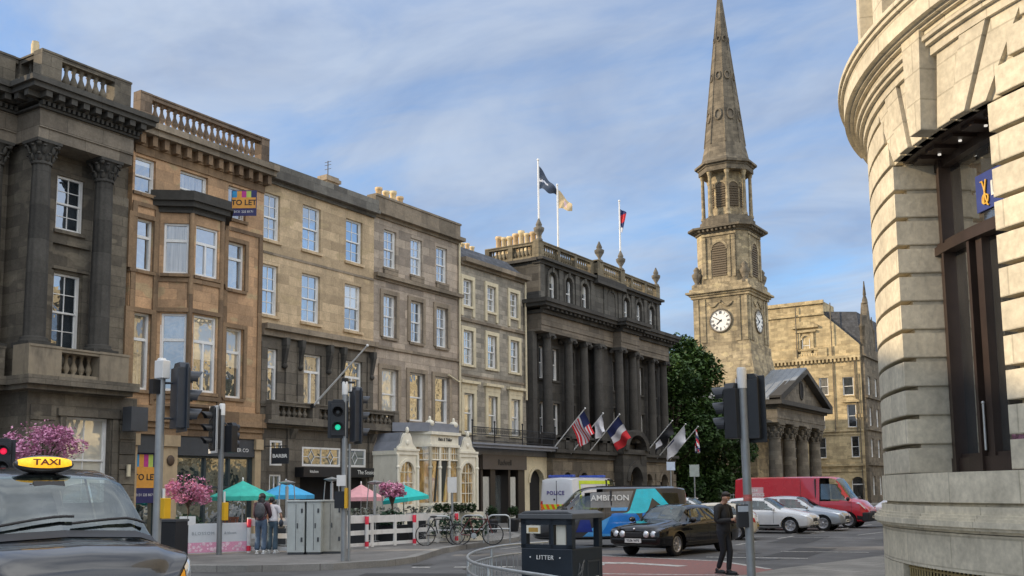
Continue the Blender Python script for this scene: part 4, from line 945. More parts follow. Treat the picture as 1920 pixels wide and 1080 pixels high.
for i in range(9): pbox(mb, 'y', CY - 2.75, CX - 1.8 + i * .45 - .1, CX - 1.8 + i * .45 + .1, 26.85, 27.1, 0, .4); pbox(mb, 'x', CX + 2.75, CY - 1.8 + i * .45 - .1, CY - 1.8 + i * .45 + .1, 26.85, 27.1, 0, .4)
mb.prism(octo(CX, CY, 2.5), 'z', 27.3, 28.2); mb.prism(octo(CX, CY, 2.35), 'z', 28.2, 28.5)
mb.build('bell_cornice', st_spire, ch)
# belfry ring
mb = MB(); mb.prism(octo(CX, CY, 1.55), 'z', 28.4, 33.4); mb.build('belfry', st_church, ch)
for i in range(8):
    t = i * PI / 4 + 0.0
    n = Vector((cos(t), sin(t), 0)); d = Vector((-sin(t), cos(t), 0))
    if n.dot(Vector((-CX, -CY, 0))) < -5: continue
    M = Matrix((d, -n, Vector((0, 0, 1)))).transposed().to_4x4(); M.translation = Vector((CX, CY, 0)) + n * 1.56
    sub = MB(); w = .5
    pbox(sub, 'y', 0, -w, w, 29.5, 31.5, 0, .04)
    for k in range(9): sub.box(-w, w, -.12, -.03, 29.6 + .24 * k, 29.66 + .24 * k)
    sub.prism([(w * cos(PI * q / 10), 31.5 + w * sin(PI * q / 10)) for q in range(11)], 'y', -.04, 0)
    k = MB(); k.add(sub.v, sub.f, M); k.build('louvre', louv, ch)
    sub = MB(); arch_ring(sub, 'y', 0, 0, 31.5, .5, .66, 0, .1); k = MB(); k.add(sub.v, sub.f, M); k.build('arch', st_church, ch)
for i in range(8):
    t = PI / 8 + i * PI / 4; x, y = CX + 2.32 * cos(t), CY + 2.32 * sin(t)
    MB().lathe([(.27, 0), (.27, .2), (.2, .3), (.2, .35), (.165, 4.1), (.2, 4.15), (.28, 4.5), (.28, 4.6)], (x, y, 28.5), 12).build('column', st_church, ch)
mb = MB()
for r, z0, z1 in ((2.5, 33.05, 33.55), (2.6, 33.55, 33.75), (2.85, 33.75, 33.95), (2.6, 33.95, 34.1)): mb.prism(octo(CX, CY, r), 'z', z0, z1)
mb.build('spire_cornice', st_spire, ch)
sp = [(2.45, 34.1), (2.15, 34.6), (1.95, 35.6), (1.86, 36.0), (.04, 53.4)]
mb = MB()
for (r0, z0), (r1, z1) in zip(sp[:-1], sp[1:]):
    a, b = octo(CX, CY, r0), octo(CX, CY, r1); mb.add([(*p, z0) for p in a] + [(*p, z1) for p in b], [(i, (i + 1) % 8, 8 + (i + 1) % 8, 8 + i) for i in range(8)])
for i in range(8):        # ribs
    t = PI / 8 + i * PI / 4; k = 1 / cos(PI / 8); mb.tube((CX + 1.86 * k * cos(t), CY + 1.86 * k * sin(t), 36), (CX + .05 * cos(t), CY + .05 * sin(t), 53.3), .085, .03, 6)
mb.build('spire', st_spire, ch)
for z in (39.0, 43.2, 47.2):
    r = 1.86 * (53.6 - z) / (53.6 - 36)
    for i in range(8):
        t = i * PI / 4; n = Vector((cos(t), sin(t), 0)); sl = Vector((n.x, n.y, .105)).normalized(); d = Vector((-sin(t), cos(t), 0))
        M = Matrix((d, sl.cross(d), sl)).transposed().to_4x4() @ Matrix.Diagonal((.72, 1.15, 1, 1)); M.translation = Vector((CX, CY, z)) + n * (r - .02)
        q = .46 * r / 1.4 + .06
        k = MB(); k.lathe([(q, -.1), (q, .14), (q * .68, .16), (q * .68, .02)], n=16, M=M, caps=False); rd = k.build('roundel', st_spire, ch)
        if abs(z - 47.2) > 1: k = MB(); k.lathe([(q * .68, .0), (q * .66, .05)], n=12, M=M); k.build('opening', st_gtrim if i % 2 else st_port, rd)
# nave and portico; tall rear boxes are added, unseen, to shade the golden block
mb = MB(); mb.box(-52, -33.0, 86.2, 105.5, -.1, 8.6); mb.box(-64, -45, 88, 109, -.1, 13.5); mb.box(-64, -47, 88, 101, 13.4, 17.5); wall(mb, 'x', -32.6, 86.4, 105.4, -.1, 9.2, [(y, y + 1.0, 3.9, 6.9) for y in (88.0, 91.6, 95.6, 99.6, 103.2)] + [(y - .1, y + 1.1, .2, 2.9) for y in (88.0, 91.6, 95.6, 99.6, 103.2)], .3, edge=.8)
mb.build('nave_wall_and_shade_boxes', st_port, ch)
for y in (88.0, 91.6, 95.6, 99.6, 103.2): window(ch, 'x', -32.6, y, y + 1.0, 3.9, 6.9, 'grid23', w_paint, g_dark, .15, st_port)
mb = MB(); pbox(mb, 'x', -32.6, 86.5, 105.3, -.1, 2.9, -.6, -.4); mb.build('nave_interior', void, ch)
mb = MB(); X = -29.0
mb.box(-33, X, 88.75, 103.65, 7.75, 8.15); mb.box(-33, X + .06, 88.7, 103.7, 8.15, 8.6); mb.box(-33, X + .02, 88.75, 103.65, 8.6, 9.15)
mb.build('entablature', st_port, ch)
mb = MB(); mb.box(-33, X + .25, 88.5, 103.9, 9.15, 9.35); mb.box(-33, X + .7, 88.0, 104.4, 9.35, 9.75)
for s_ in (-1, 1): mb.prism([(96.2, 12.75), (96.2, 13.2), (96.2 + s_ * 8.25, 10.1), (96.2 + s_ * 8.25, 9.75), (96.2 + s_ * 7.6, 9.75)], 'x', X - .4, X + .7)
mb.build('cornice', st_hcol, ch)
MB().prism([(88.6, 9.75), (103.8, 9.75), (96.2, 12.9)], 'x', X - .4, X - .02).build('pediment', st_port, ch)
mb = MB(); mb.lathe([(.5, 0), (.62, .04), (.62, .1), (.48, .1)], caps=False, n=20, M=Matrix.Translation((X - .03, 96.2, 11.15)) @ Matrix.Rotation(PI / 2, 4, 'Y') @ Matrix.Diagonal((1.5, 1, 1, 1)))
o = mb.build('oculus_frame', st_hcol, ch); mb = MB(); mb.lathe([(.5, 0), (.5, .05)], n=20, M=Matrix.Translation((X - .02, 96.2, 11.15)) @ Matrix.Rotation(PI / 2, 4, 'Y') @ Matrix.Diagonal((1.5, 1, 1, 1))); mb.build('oculus', void, o)
mb = MB(); q = [(87.95, 9.77), (96.2, 13.22), (104.45, 9.77), (104.45, 9.9), (96.2, 13.36), (87.95, 9.9)]; mb.prism(q, 'x', -44, X + .6)
for i in range(24):
    x = -43.5 + i * .63
    for s_ in (-1, 1): mb.tube((x, 96.2, 13.38), (x, 96.2 + s_ * 8.2, 9.93), .045, n=5)
mb.build('roof', leadroof, ch)
mb = MB().box(-33.6, -32.4, 90.2, 91.4, 9.8, 11.4).box(-33.8, -32.2, 90.0, 91.6, 11.4, 11.65).box(-33.4, -32.6, 90.4, 91.2, 11.65, 12.1); mb.build('roof_vent', lead, ch)
for y in (90.0, 94.1, 98.2, 102.4): column(ch, X - .75, y, .5, 7.75, .62, st_port, 'corinthian', False, 24)
mb = MB().box(-33, -28.2, 88, 104.4, -.1, .3).box(-33, -28.6, 88.3, 104.1, .3, .5); mb.build('step', st_port, ch)
mb = MB().box(-33.4, -32.7, 86.0, 88.2, -.1, 9.2); mb.build('quoin', st_port, ch)

# ------------------------------------------------------------------ golden corner block closing the street
EY = 115.0
eb = thing('golden_building', 'tall golden sandstone block with pedimented attic dormer and slate roof behind the church portico', 'building', (-33, EY + 6, 0))
EW = [(-35.4, -34.1, 12.2, 14.3), (-32.6, -31.55, 12.3, 14.3), (-29.95, -28.75, 12.15, 14.2), (-29.6, -28.6, 8.55, 11.1), (-29.35, -28.45, 5.2, 7.55), (-33.2, -32.1, 8.5, 11.0), (-33.2, -32.1, 5.2, 7.5), (-36.3, -35.1, 8.5, 11.0), (-36.3, -35.1, 5.2, 7.5)]
AW = [(-34.35, -33.45, 17.25, 19.3)]
mb = MB(); wall(mb, 'y', EY, -39, -27.9, 15.9, 17.8, [], .2)
wall(mb, 'y', EY, -39, -27.9, -.1, 15.9, EW + [(-29.5, -28.1, .3, 3.2), (-33.4, -32, .3, 3.2)], .3)
arch_piece(mb, 'y', EY, -29.5, -28.1, 2.4, 3.2, -.2, -.02, frac=.95)
wall(mb, 'y', EY + .2, -39, -31.8, 17.8, 23.2, [], .2)
mb.prism([(-31.8, 17.6), (-27.9, 17.6), (-28.1, 18.0), (-31.8, 21.6)], 'y', EY + .15, EY + .6)
mb.box(-39, -31.85, EY + .5, EY + 5, 17, 23.2); mb.box(-39, -28.3, EY + .4, EY + 14, -.1, 17.4)
mb.build('wall', st_gold, eb)
for y in EW: window(eb, 'y', EY, *y, 'sash11', w_paint, g_sky if y[2] > 12 else g_dark, .15, st_gold)
window(eb, 'y', EY, -29.5, -28.1, .3, 3.2, 'trans1', w_paint, g_dark, .22)
window(eb, 'y', EY, -33.4, -32, .3, 3.2, 'trans1', w_paint, g_dark, .22)
w = window(eb, 'y', EY + .2, *AW[0], 'arch', w_paint, g_net, -.03)
mb = MB(); a = -33.9
for s_ in (-1, 1): pbox(mb, 'y', EY + .2, a + s_ * .75 - .15, a + s_ * .75 + .15, 17.2, 19.6, 0, .2)
arch_ring(mb, 'y', EY + .2, a, 18.85, .45, .66, 0, .16); pbox(mb, 'y', EY + .2, a - 1.2, a + 1.2, 19.7, 19.95, 0, .3); mb.prism([(a - 1.5, 20.4), (a + 1.5, 20.4), (a, 21.2)], 'y', EY - .15, EY + .2); pbox(mb, 'y', EY + .2, a - 1.5, a + 1.5, 20.2, 20.4, 0, .35)
pbox(mb, 'y', EY + .2, -39, -31.7, 21.6, 21.8, -.1, .2); pbox(mb, 'y', EY + .2, -39, -31.7, 22.9, 23.3, -.1, .25)
pbox(mb, 'y', EY, -28.7, -27.85, 9.6, 10.0, 0, .1)
for x, z in ((-29.1, 11.7),): pbox(mb, 'y', EY, x - .95, x + .95, 11.35, 11.5, 0, .25); mb.prism([(x - .95, 11.5), (x + .95, 11.5), (x, 12.0)], 'y', EY - .22, EY)
pbox(mb, 'y', EY, -39, -27.85, 16.35, 16.7, -.1, .3); modillions(mb, 'y', EY, -38.9, -28.0, 16.0, 16.35, .3, .42); pbox(mb, 'y', EY, -39, -27.9, 8.1, 8.35, -.1, .15); pbox(mb, 'y', EY, -39, -27.9, 4.25, 4.5, -.1, .22); pbox(mb, 'y', EY, -39, -27.9, 3.6, 3.75, -.1, .1); pbox(mb, 'y', EY, -39, -27.9, 7.75, 7.9, -.1, .08)
mb.build('stone_trim', st_gold, eb)
balustrade(eb, st_gold, 'y', EY - .1, -35.4, -31.6, 16.7, 17.7, 13, [(-35.5, -34.9), (-32.5, -31.5)], .3)
MB().prism([(-31.8, 22.0), (-31.8, 17.5), (-27.7, 17.5), (-28.2, 21.6)], 'y', EY + .6, EY + 14).build('roof', slate, eb)
mb = MB()
wall(mb, 'x', -27.5, EY + .2, EY + 14, -.1, 17.6, [(EY + y, EY + y + 1.2, z, z + 2.1) for y in (1.4, 4.6, 8, 11) for z in (1.0, 5.2, 8.7, 12.2)], .3, edge=.6)
mb.prism([(EY + .8, 17.6), (EY + 5.4, 17.6), (EY + 5.2, 19.4), (EY + 4.0, 21), (EY + 3.2, 23.0), (EY + 3.0, 23), (EY + 2.2, 21), (EY + 1.0, 19.4)], 'x', -28.2, -27.5)
for y in (.8, 5.4): mb.lathe([(.3, 0), (.3, 2.2), (.4, 2.3), (.2, 2.6), (.05, 4.0)], (-27.7, EY + y, 17.6), 8)
mb.lathe([(.35, 0), (.3, .4), (.15, .9), (.2, 1.0), (.05, 2.6)], (-27.8, EY + 3.1, 22.9), 8)
for z in (4.3, 8.2, 11.8, 16.4): pbox(mb, 'x', -27.5, EY + .1, EY + 14, z, z + .3, -.1, .22)
mb.build('side_gable', st_spire, eb)
for y in (1.4, 4.6, 8, 11):
    for z in (1.0, 5.2, 8.7, 12.2): window(eb, 'x', -27.5, EY + y, EY + y + 1.2, z, z + 2.1, 'sash11', w_paint, g_low, .15)
mb = MB()
for x in (-34.9, -30.9, -28.5): mb.tube((x, EY - .12, 8), (x, EY - .12, 16.2 if x > -30 else 22.8), .07, n=6)
mb.tube((-28.2, EY - .12, .2), (-28.2, EY - .12, 14.5), .06, n=6)
mb.build('downpipe', st_spire, eb)

# ------------------------------------------------------------------ pale corner building on the right
C0 = Vector((2.743, 15.095, 0)); RC = 6.0
cb = thing('corner_building', 'pale limestone corner building with curved rusticated wall and a deep ground floor window', 'building', (C0.x, C0.y, 0))
def cdir(phi):      # phi measured like the heading on the curve; outward normal
    v = RX * 1.0; rx = Vector((RX.x, RY.x, 0)).normalized(); fw = Vector((-RX.z, -RY.z, 0)).normalized()
    return (rx * -cos(phi) + fw * sin(phi)).normalized()
def cpt(phi, r, z): n = cdir(phi); return (C0.x + n.x * r, C0.y + n.y * r, z)
def cring(mb, p0, p1, z0, z1, r0, r1, rt0=None, n=None, caps=True):
    """curved block between angles, heights and radii (r0 inner, r1 outer)"""
    n = n or max(1, int(abs(p1 - p0) / rad(2.2))); L = []
    for i in range(n + 1):
        p = p0 + (p1 - p0) * i / n; L.append((cpt(p, r0, z0), cpt(p, r1, z0), cpt(p, r1, z1), cpt(p, r0, z1)))
    v = [q for s_ in L for q in s_]; f = []
    for i in range(n):
        a, b = i * 4, i * 4 + 4
        f += [(a + 1, b + 1, b + 2, a + 2), (a + 2, b + 2, b + 3, a + 3), (a, b, b + 1, a + 1), (a + 3, b + 3, b, a)]
    f += [(0, 1, 2, 3), (n * 4 + 3, n * 4 + 2, n * 4 + 1, n * 4)]
    mb.add(v, f, None, False)
PA, PB = rad(-150), rad(34)       # whole curve: from the side street round to the street front
def ray_phi(u, w, r=RC):
    d = ray(u, w); o = Vector((0, 0)); dx, dy = d.x, d.y; A = dx * dx + dy * dy; B = -2 * (dx * C0.x + dy * C0.y); Cc = C0.x ** 2 + C0.y ** 2 - r * r
    D = B * B - 4 * A * Cc
    if D < 0: return None
    t = (-B - math.sqrt(D)) / (2 * A); p = Vector((t * dx - C0.x, t * dy - C0.y, 0)).normalized()
    rx = cdir(0) * -1; fw = cdir(PI / 2); return math.atan2(p.dot(fw), -p.dot(rx)), EYE + t * d.z
PW1 = ray_phi(1690, 600)[0]; PW0 = ray_phi(1878, 600)[0]     # window opening
ZS = ray_phi(1690, 888)[1]; ZL = ray_phi(1690, 290)[1]
NCO = 11; CH = (ZL - ZS) / NCO
st_corner = stone('pale limestone', (.58, .52, .395), (.76, .685, .53), soot=.10, bw=1.05, bh=CH, joint=.7, streak=.9, bumpy=.35, sootcol=(.2, .18, .145), cyl=(C0.x, C0.y, RC, ZS))
mb = MB(); g = .05
segs_r = [PB, PW1]; 
for k in range(NCO):          # rusticated courses either side of the window
    z0, z1 = ZS + k * CH, ZS + (k + 1) * CH - g
    cring(mb, PW1, PB, z0, z1, RC - .6, RC)
    cring(mb, PA, PW0, z0, z1, RC - .6, RC)
cring(mb, PW1 + rad(.25), PB, ZS - .05, ZL, RC - .75, RC - .15); cring(mb, PA, PW0 - rad(.25), ZS - .05, ZL, RC - .75, RC - .15)
mb.build('rusticated_wall', st_corner, cb)
mb = MB(); z = ZS      # plinth
cring(mb, PA, PB, z - .32, z - .01, RC - .7, RC + .03); cring(mb, PA, PB, z - .36, z - .32, RC - .7, RC - .02)
for z0, z1, d in ((z - .44, z - .36, .05), (z - .47, z - .44, .09), (z - .50, z - .47, .12), (z - .56, z - .50, .145), (z - .59, z - .56, .12), (z - .62, z - .59, .07)): cring(mb, PA, PB, z0, z1, RC - .7, RC + d)
cring(mb, PA, PB, z - 1.02, z - .63, RC - .7, RC + .05)
pg1, pg0 = ray_phi(1702, 1060)[0], ray_phi(1893, 1060)[0]
cring(mb, pg1, PB, -.1, z - 1.028, RC - .7, RC + .05); cring(mb, PA, pg0, -.1, z - 1.028, RC - .7, RC + .05); cring(mb, pg0, pg1, -.1, .25, RC - .7, RC + .04)
mb.build('plinth', st_corner, cb)
brass = plain('old brass', (.42, .33, .15), .45, metal=.5)
mb = MB()
for i in range(27): p = pg0 + (pg1 - pg0) * (i + .5) / 27; a = cpt(p, RC - .02, .25); mb.tube(a, (a[0], a[1], z - 1.03), .012, n=5)
for zz in (.35, .6, z - 1.22, z - 1.06): mb.path([cpt(pg0 + (pg1 - pg0) * i / 10, RC - .02, zz) for i in range(11)], .014, 5)
mb.build('basement_grille', brass, cb)
mb = MB(); cring(mb, pg0, pg1, .2, z - 1.02, RC - .7, RC - .25); mb.build('basement_void', void, cb)
mb = MB()       # lintel: voussoirs round the opening and the moulded band above
nv = 7; ZT = ZL + .80
for i in range(nv):
    t0, t1 = i / nv, (i + 1) / nv; e = rad(3.0)
    lo0, lo1 = PW0 + (PW1 - PW0) * t0, PW0 + (PW1 - PW0) * t1; sp = rad(5)
    hi0, hi1 = PW0 - sp + (PW1 - PW0 + 2 * sp) * t0, PW0 - sp + (PW1 - PW0 + 2 * sp) * t1
    key = i == nv // 2; ro = RC + (.16 if key else .0 + .03 * (i % 2)); gp = rad(.22)
    zt = ZT + (.36 if key else 0)
    v = []
    for r in (RC - .6, ro):
        v += [cpt(lo0 + gp, r, ZL), cpt(lo1 - gp, r, ZL), cpt(hi1 - gp, r, zt), cpt(hi0 + gp, r, zt)]
    mb.add(v, [(4, 5, 6, 7), (0, 3, 2, 1), (0, 1, 5, 4), (1, 2, 6, 5), (2, 3, 7, 6), (3, 0, 4, 7)])
for k in range(3):
    z0 = ZL + k * CH; z1 = z0 + CH - g
    sp = rad(5) * (k + .5) / 3
    if z0 > ZT - .1: continue
    cring(mb, PW1 + sp + rad(.3), PB, z0, min(z1, ZT), RC - .6, RC); cring(mb, PA, PW0 - sp - rad(.3), z0, min(z1, ZT), RC - .6, RC)
cring(mb, PA, PB, ZL, ZT, RC - .75, RC - .06)
mb.build('voussoir_lintel', st_corner, cb)
mb = MB()
for z0, z1, d in ((ZT, ZT + .10, .04), (ZT + .10, ZT + .15, .09), (ZT + .15, ZT + .20, .13), (ZT + .20, ZT + .27, .10), (ZT + .27, ZT + .30, .15), (ZT + .30, ZT + .33, .20), (ZT + .33, ZT + .56, .27), (ZT + .56, ZT + .61, .31), (ZT + .61, ZT + .66, .34)): cring(mb, PA, PB, z0, z1, RC - .7, RC + d)
zz = ZT - .20
cring(mb, PA, PB, zz + .86, zz + 7, RC - .9, RC - .25)
mb.build('string_band', st_corner, cb)
mb = MB()
for i in range(10):
    p = rad(-75) + i * rad(11)
    for dp in (0,): cring(mb, p, p + rad(3.4), zz + .86, zz + 4.5, RC - .5, RC + .05)
    for q in range(7):
        a = cpt(p + rad(5.2 + .9 * (q % 4)), RC - .22, zz + 1.0 + q * .42); mb.sphere(a, .17, 8, 6, (1, 1, 1.25))
mb.build('upper_pilaster', st_corner, cb)
mb = MB()    # rest of the block behind the curve
a = cpt(PB, RC - .05, 0); b = cpt(PA, RC - .05, 0)
mb.prism([(a[0], a[1]), (a[0] - .35, a[1] + 5), (6, a[1] + 8), (20, 24), (22, b[1]), (b[0], b[1]), (C0.x, C0.y)], 'z', -.1, 12.5)
mb.build('rear_wall', st_opp, cb)
# window: brown timber frame, glass, blue board behind
fr = plain('dark brown timber', (.036, .023, .018), .4, var=.2)
mb = MB(); e = rad(.9); rw = RC - .5
def vbar(p, z0, z1, w=.05, dr=.0): cring(mb, p - w / rw / 2, p + w / rw / 2, z0, z1, rw - .12 + dr, rw + .02 + dr, n=1)
ZM = ZS + (ZL - ZS) * .70
for p in (PW0 + rad(.6), PW1 - rad(.6)): vbar(p, ZS, ZL, .09); vbar(p + (rad(1.4) if p < (PW0 + PW1) / 2 else -rad(1.4)), ZS, ZL, .05, .05)
pm = ray_phi(1850, 650, rw)[0]
vbar(pm, ZS, ZM, .11); vbar(pm + rad(1.5), ZS, ZM, .05, .04)
for z0, z1, d in ((ZS, ZS + .16, 0), (ZS + .16, ZS + .2, -.03), (ZM - .05, ZM + .05, .05), (ZM + .05, ZM + .09, .02), (ZL - .14, ZL, 0)): cring(mb, PW0, PW1, z0, z1, rw - .12, rw + .03 + d)
for pp in (pm - rad(1.9), pm + rad(1.9)): pass
wf = mb.build('window_frame', fr, cb)
gm = glass('corner pane', (.035, .034, .03), .22, wav=.03, var=.6)
mb = MB(); cring(mb, PW0, PW1, ZS, ZL, rw - .1, rw - .07); mb.build('pane', gm, wf)
mb = MB(); a = cpt(pm + rad(.6), rw + .05, ZS + .22); mb.tube(a, (a[0], a[1], ZS + .72), .013).sphere((a[0], a[1], ZS + .72), .02, 8, 6); mb.build('door_handle', steel, wf)
mb = MB(); cring(mb, PW0, PW1, ZL - .02, ZL - .005, RC - .6, RC - .12); 
for i in range(5): cring(mb, PW0 + (PW1 - PW0) * (i + .2) / 5, PW0 + (PW1 - PW0) * (i + .8) / 5, ZL - .06, ZL - .02, RC - .5, RC - .2)
mb.build('soffit', fr, cb)
for i in range(3):
    a = cpt(PW0 + (PW1 - PW0) * (.25 + .25 * i), RC - .35, ZL - .075); MB().lathe([(.018, 0), (.018, .03)], a, 10).build('downlight', emit('downlight glow', (1, .95, .85), .7), cb)
blue = plain('blue sign board', (.035, .055, .22), .45)
p0, p1 = ray_phi(1866, 380, rw)[0], ray_phi(1823, 380, rw)[0]
zb0 = ray_phi(1840, 402, rw)[1]; zb1 = ray_phi(1840, 318, rw)[1]
mb = MB(); cring(mb, p0 - rad(8), p1, zb0 + .05, zb1 - .02, rw - .06, rw - .045); sb = mb.build('sign_panel', blue, cb)
a = cpt(ray_phi(1857, 352, rw)[0], rw - .035, (zb0 + zb1) / 2); lettering('L', .22, white_t, cb, a, cdir(p0), bold=True)
a = Vector(cpt(ray_phi(1840, 352, rw)[0], rw - .03, (zb0 + zb1) / 2 - .02)); n = cdir(p0); u = Vector((0, 0, 1)).cross(n)
gold = plain('gold emblem', (.75, .42, .05), .4)
mb = MB(); mb.path([a + u * (.055 * cos(t * PI / 5) * (1 + .3 * sin(t))) + Vector((0, 0, .05 * sin(t * PI / 5) - .06)) for t in range(10)], .011, 5, True); mb.path([a + u * (-.06 + .12 * t) + Vector((0, 0, .14 - .26 * t + .06 * sin(t * 6))) for t in (1, .8, .6, .4, .2, 0)], .011, 5); mb.path([a + u * .03 + Vector((0, 0, .15)), a + u * .0 + Vector((0, 0, .02)), a + u * -.02 + Vector((0, 0, -.1))], .012, 5)
mb.build('emblem', gold, cb)

# ------------------------------------------------------------------ rows across the street and behind: they light, shade and mirror
def plain_block(name, label, pl, c, a0, a1, z1, depth, mat, floors, step, glassm=g_low, loc=None):
    o = thing(name, label, 'building', loc or (P3(pl, c, (a0 + a1) / 2, 0)))
    ops = []; n = int((a1 - a0) / step)
    for i in range(n):
        a = a0 + (a1 - a0) * (i + .5) / n
        for z0, h in floors: ops.append((a - .6, a + .6, z0, z0 + h))
    return o, ops
ob = thing('terraced_building', 'long pale terrace across the street, seen only mirrored in the windows', 'building', (-2.9, 75, 0))
mb = MB(); X = -3.1; ops = []
mb.box(X, 12, 24, 150, -.1, 14.6); mb.box(X - .5, X, 24, 150, 14.0, 14.6); mb.box(X - .25, X, 24, 150, 4.2, 4.6)
for z in (7.9, 11.3): mb.box(X - .12, X, 24, 150, z, z + .2)
mb.build('wall', st_opp, ob); wm = MB().box(-.04, -.02, 0, 1.25, 0, 2.1).mesh('window', g_low)
for i in range(16):
    y = 26 + i * 3.4
    for z0 in (1.2, 5.2, 8.7, 11.6): o = bpy.data.objects.new('window', wm); COL.objects.link(o); o.parent = ob; o.location = Vector((X, y, z0)) - WLOC[ob.name]
lb = thing('street_shade_block', 'soot-dark stone block beyond the side street, out of view, shaped to shade the corner', 'building', (-36, -14, 0))
mb = MB(); q = [(-30, 13.85), (-48, .3), (-48, -45), (-30, -45)]; mb.prism(q, 'z', -.1, 15.2); mb.build('wall', st_grey, lb)  # unseen block added for shade; slanted edge follows the sun to pass a strip
for i in range(9):
    for z0 in (1.2, 5.2, 8.7, 12): window(lb, 'x', -29.96, 9.5 - i * 3.4, 10.6 - i * 3.4, z0, z0 + 2.0, 'sash22', w_paint, g_sky, .04, st_grey)
# ------------------------------------------------------------------ ground
def smooth(t): t = max(0, min(1, t)); return t * t * (3 - 2 * t)
def gh(x, y): return .27 * smooth((12.5 - y) / 5) * smooth((-x - 4.5) / 3)
def sheet(name, x0, x1, y0, y1, nx, ny, mat, dz=0):
    mb = MB(); v = []
    for j in range(ny + 1):
        for i in range(nx + 1): x = x0 + (x1 - x0) * i / nx; y = y0 + (y1 - y0) * j / ny; v.append((x, y, gh(x, y) + dz))
    mb.add(v, [(j * (nx + 1) + i, j * (nx + 1) + i + 1, (j + 1) * (nx + 1) + i + 1, (j + 1) * (nx + 1) + i) for j in range(ny) for i in range(nx)], None, True)
    return struct(mb.build(name, mat))
sheet('road', -70, 30, -20, 170, 100, 190, m_asph)
g = MB(); g.quad((-1500, -1500, -.25), (1500, -1500, -.25), (1500, 1500, -.25), (-1500, 1500, -.25)); struct(g.build('ground', m_asph))
PZ = .15
def slab(name, poly, z, kerb=True, mat=None):
    mb = MB(); mb.prism(poly, 'z', -.2, z); o = struct(mb.build(name, mat or m_pave)); return o
KERB = [(-70, 15.4), (-24, 15.6), (-20.5, 15.9), (-18.3, 16.8), (-16.9, 18.2), (-16.4, 19.6), (-16.6, 21.0), (-17.4, 22.6), (-18.3, 24.4), (-19.0, 26.6), (-19.5, 29), (-20.2, 31.6), (-21.6, 34), (-23.6, 35.9), (-25.4, 37.4), (-25.9, 39.5), (-26.0, 130)]
slab('pavement', KERB + [(-70, 130)], PZ)
def kerbstrip(name, pts, w, z):
    mb = MB(); L = []
    for i, p in enumerate(pts):
        a = Vector(pts[max(0, i - 1)]); b = Vector(pts[min(len(pts) - 1, i + 1)]); d = (b - a).normalized(); n = Vector((d.y, -d.x)); p = Vector(p); L.append((p + n * .012, p - n * w))
    for (a0, b0), (a1, b1) in zip(L[:-1], L[1:]):
        v = [(*a0, -.2), (*a1, -.2), (*a1, z), (*a0, z), (*b0, z), (*b1, z)]; mb.add(v, [(0, 1, 2, 3), (3, 2, 5, 4)])
    return struct(mb.build(name, m_kerb))
kerbstrip('kerb', KERB, .28, PZ + .006)
slab('pavement', [(-7.6, 20.6), (-7.45, 22.8), (-6.75, 26.5), (-5.8, 32), (-5.4, 60), (-5.4, 150), (10, 150), (25, 10), (25, -12), (-5, -12), (-6.6, 4), (-8.4, 8.5), (-8.8, 12), (-8.5, 16)], .035, mat=paving('corner paving', (.30, .29, .265), (.24, .235, .215), .75, .5, .3))
slab('pavement', [(-72, 1), (-30, 1), (-26, -2), (-25, -40), (-72, -40)], PZ)
def flat(name, poly, z, mat): mb = MB(); mb.add([(x, y, z) for x, y in poly], [tuple(range(len(poly)))]); 
def mark(poly, mat=None, z=.010, name='road_marking'):
    mb = MB(); ar = sum(poly[i][0] * poly[(i + 1) % len(poly)][1] - poly[(i + 1) % len(poly)][0] * poly[i][1] for i in range(len(poly)))
    if ar < 0: poly = poly[::-1]
    mb.add([(x, y, z) for x, y in poly], [tuple(range(len(poly)))]); return struct(mb.build(name, mat or m_line))
mark([(-13.6, 25.3), (-9.6, 24.6), (-7.62, 22.6), (-7.75, 20.3), (-8.6, 18.2), (-11.2, 19.6)], m_red, .006, 'red_surfacing')
def stripe(a, b, w=.12, z=.010): a, b = Vector(a), Vector(b); d = (b - a).normalized(); n = Vector((-d.y, d.x)) * w / 2; return mark([tuple(a + n), tuple(b + n), tuple(b - n), tuple(a - n)], None, z)
stripe((-11.35, 19.65), (-8.35, 20.6), .16); stripe((-8.35, 20.6), (-7.68, 20.75), .16)
stripe((-13.7, 25.4), (-9.7, 24.7), .15); stripe((-9.7, 24.7), (-7.75, 22.7), .15)
mark([(-12.6, 23.0), (-11.6, 23.3), (-9.8, 22.9), (-9.9, 22.5), (-11.4, 22.9), (-12.3, 22.5)])
mark([(-12.9, 22.3), (-11.9, 22.6), (-11.7, 22.2), (-12.7, 21.9)])
stripe((-10.6, 26.0), (-8.0, 26.5), .2); stripe((-9.6, 29.2), (-7.2, 29.6), .16)
for i in range(7): stripe((-12 - .1 * i, 32.0 + i * 4.5), (-12.1 - .1 * i, 34.2 + i * 4.5), .12)
tar_d = plain('dark tar patch', (.055, .055, .056), .85, var=.3, scale=14, bumpy=.4); cover_m = plain('cast iron cover', (.07, .068, .064), .5, metal=.4, var=.35, scale=22)
for a in ([(-14.6, 20.9), (-12.9, 21.3), (-13.3, 23.4), (-15.0, 23.0)], [(-9.3, 26.8), (-8.2, 27.0), (-8.6, 31.5), (-9.7, 31.3)], [(-16.2, 28.2), (-14.9, 28.4), (-15.3, 30.6), (-16.6, 30.4)], [(-11.5, 33.5), (-10.2, 33.7), (-10.9, 39), (-12.1, 38.8)], [(-15.2, 17.2), (-12.6, 18.3), (-12.9, 18.9), (-15.5, 17.8)]): mark(a, tar_d, .0055, 'tar_patch')
for x, y in ((-13.9, 19.9), (-10.2, 28.2), (-8.9, 25.9)): mark([(x + .33 * cos(2 * PI * k / 20), y + .33 * sin(2 * PI * k / 20)) for k in range(20)], cover_m, .0085, 'manhole_cover')
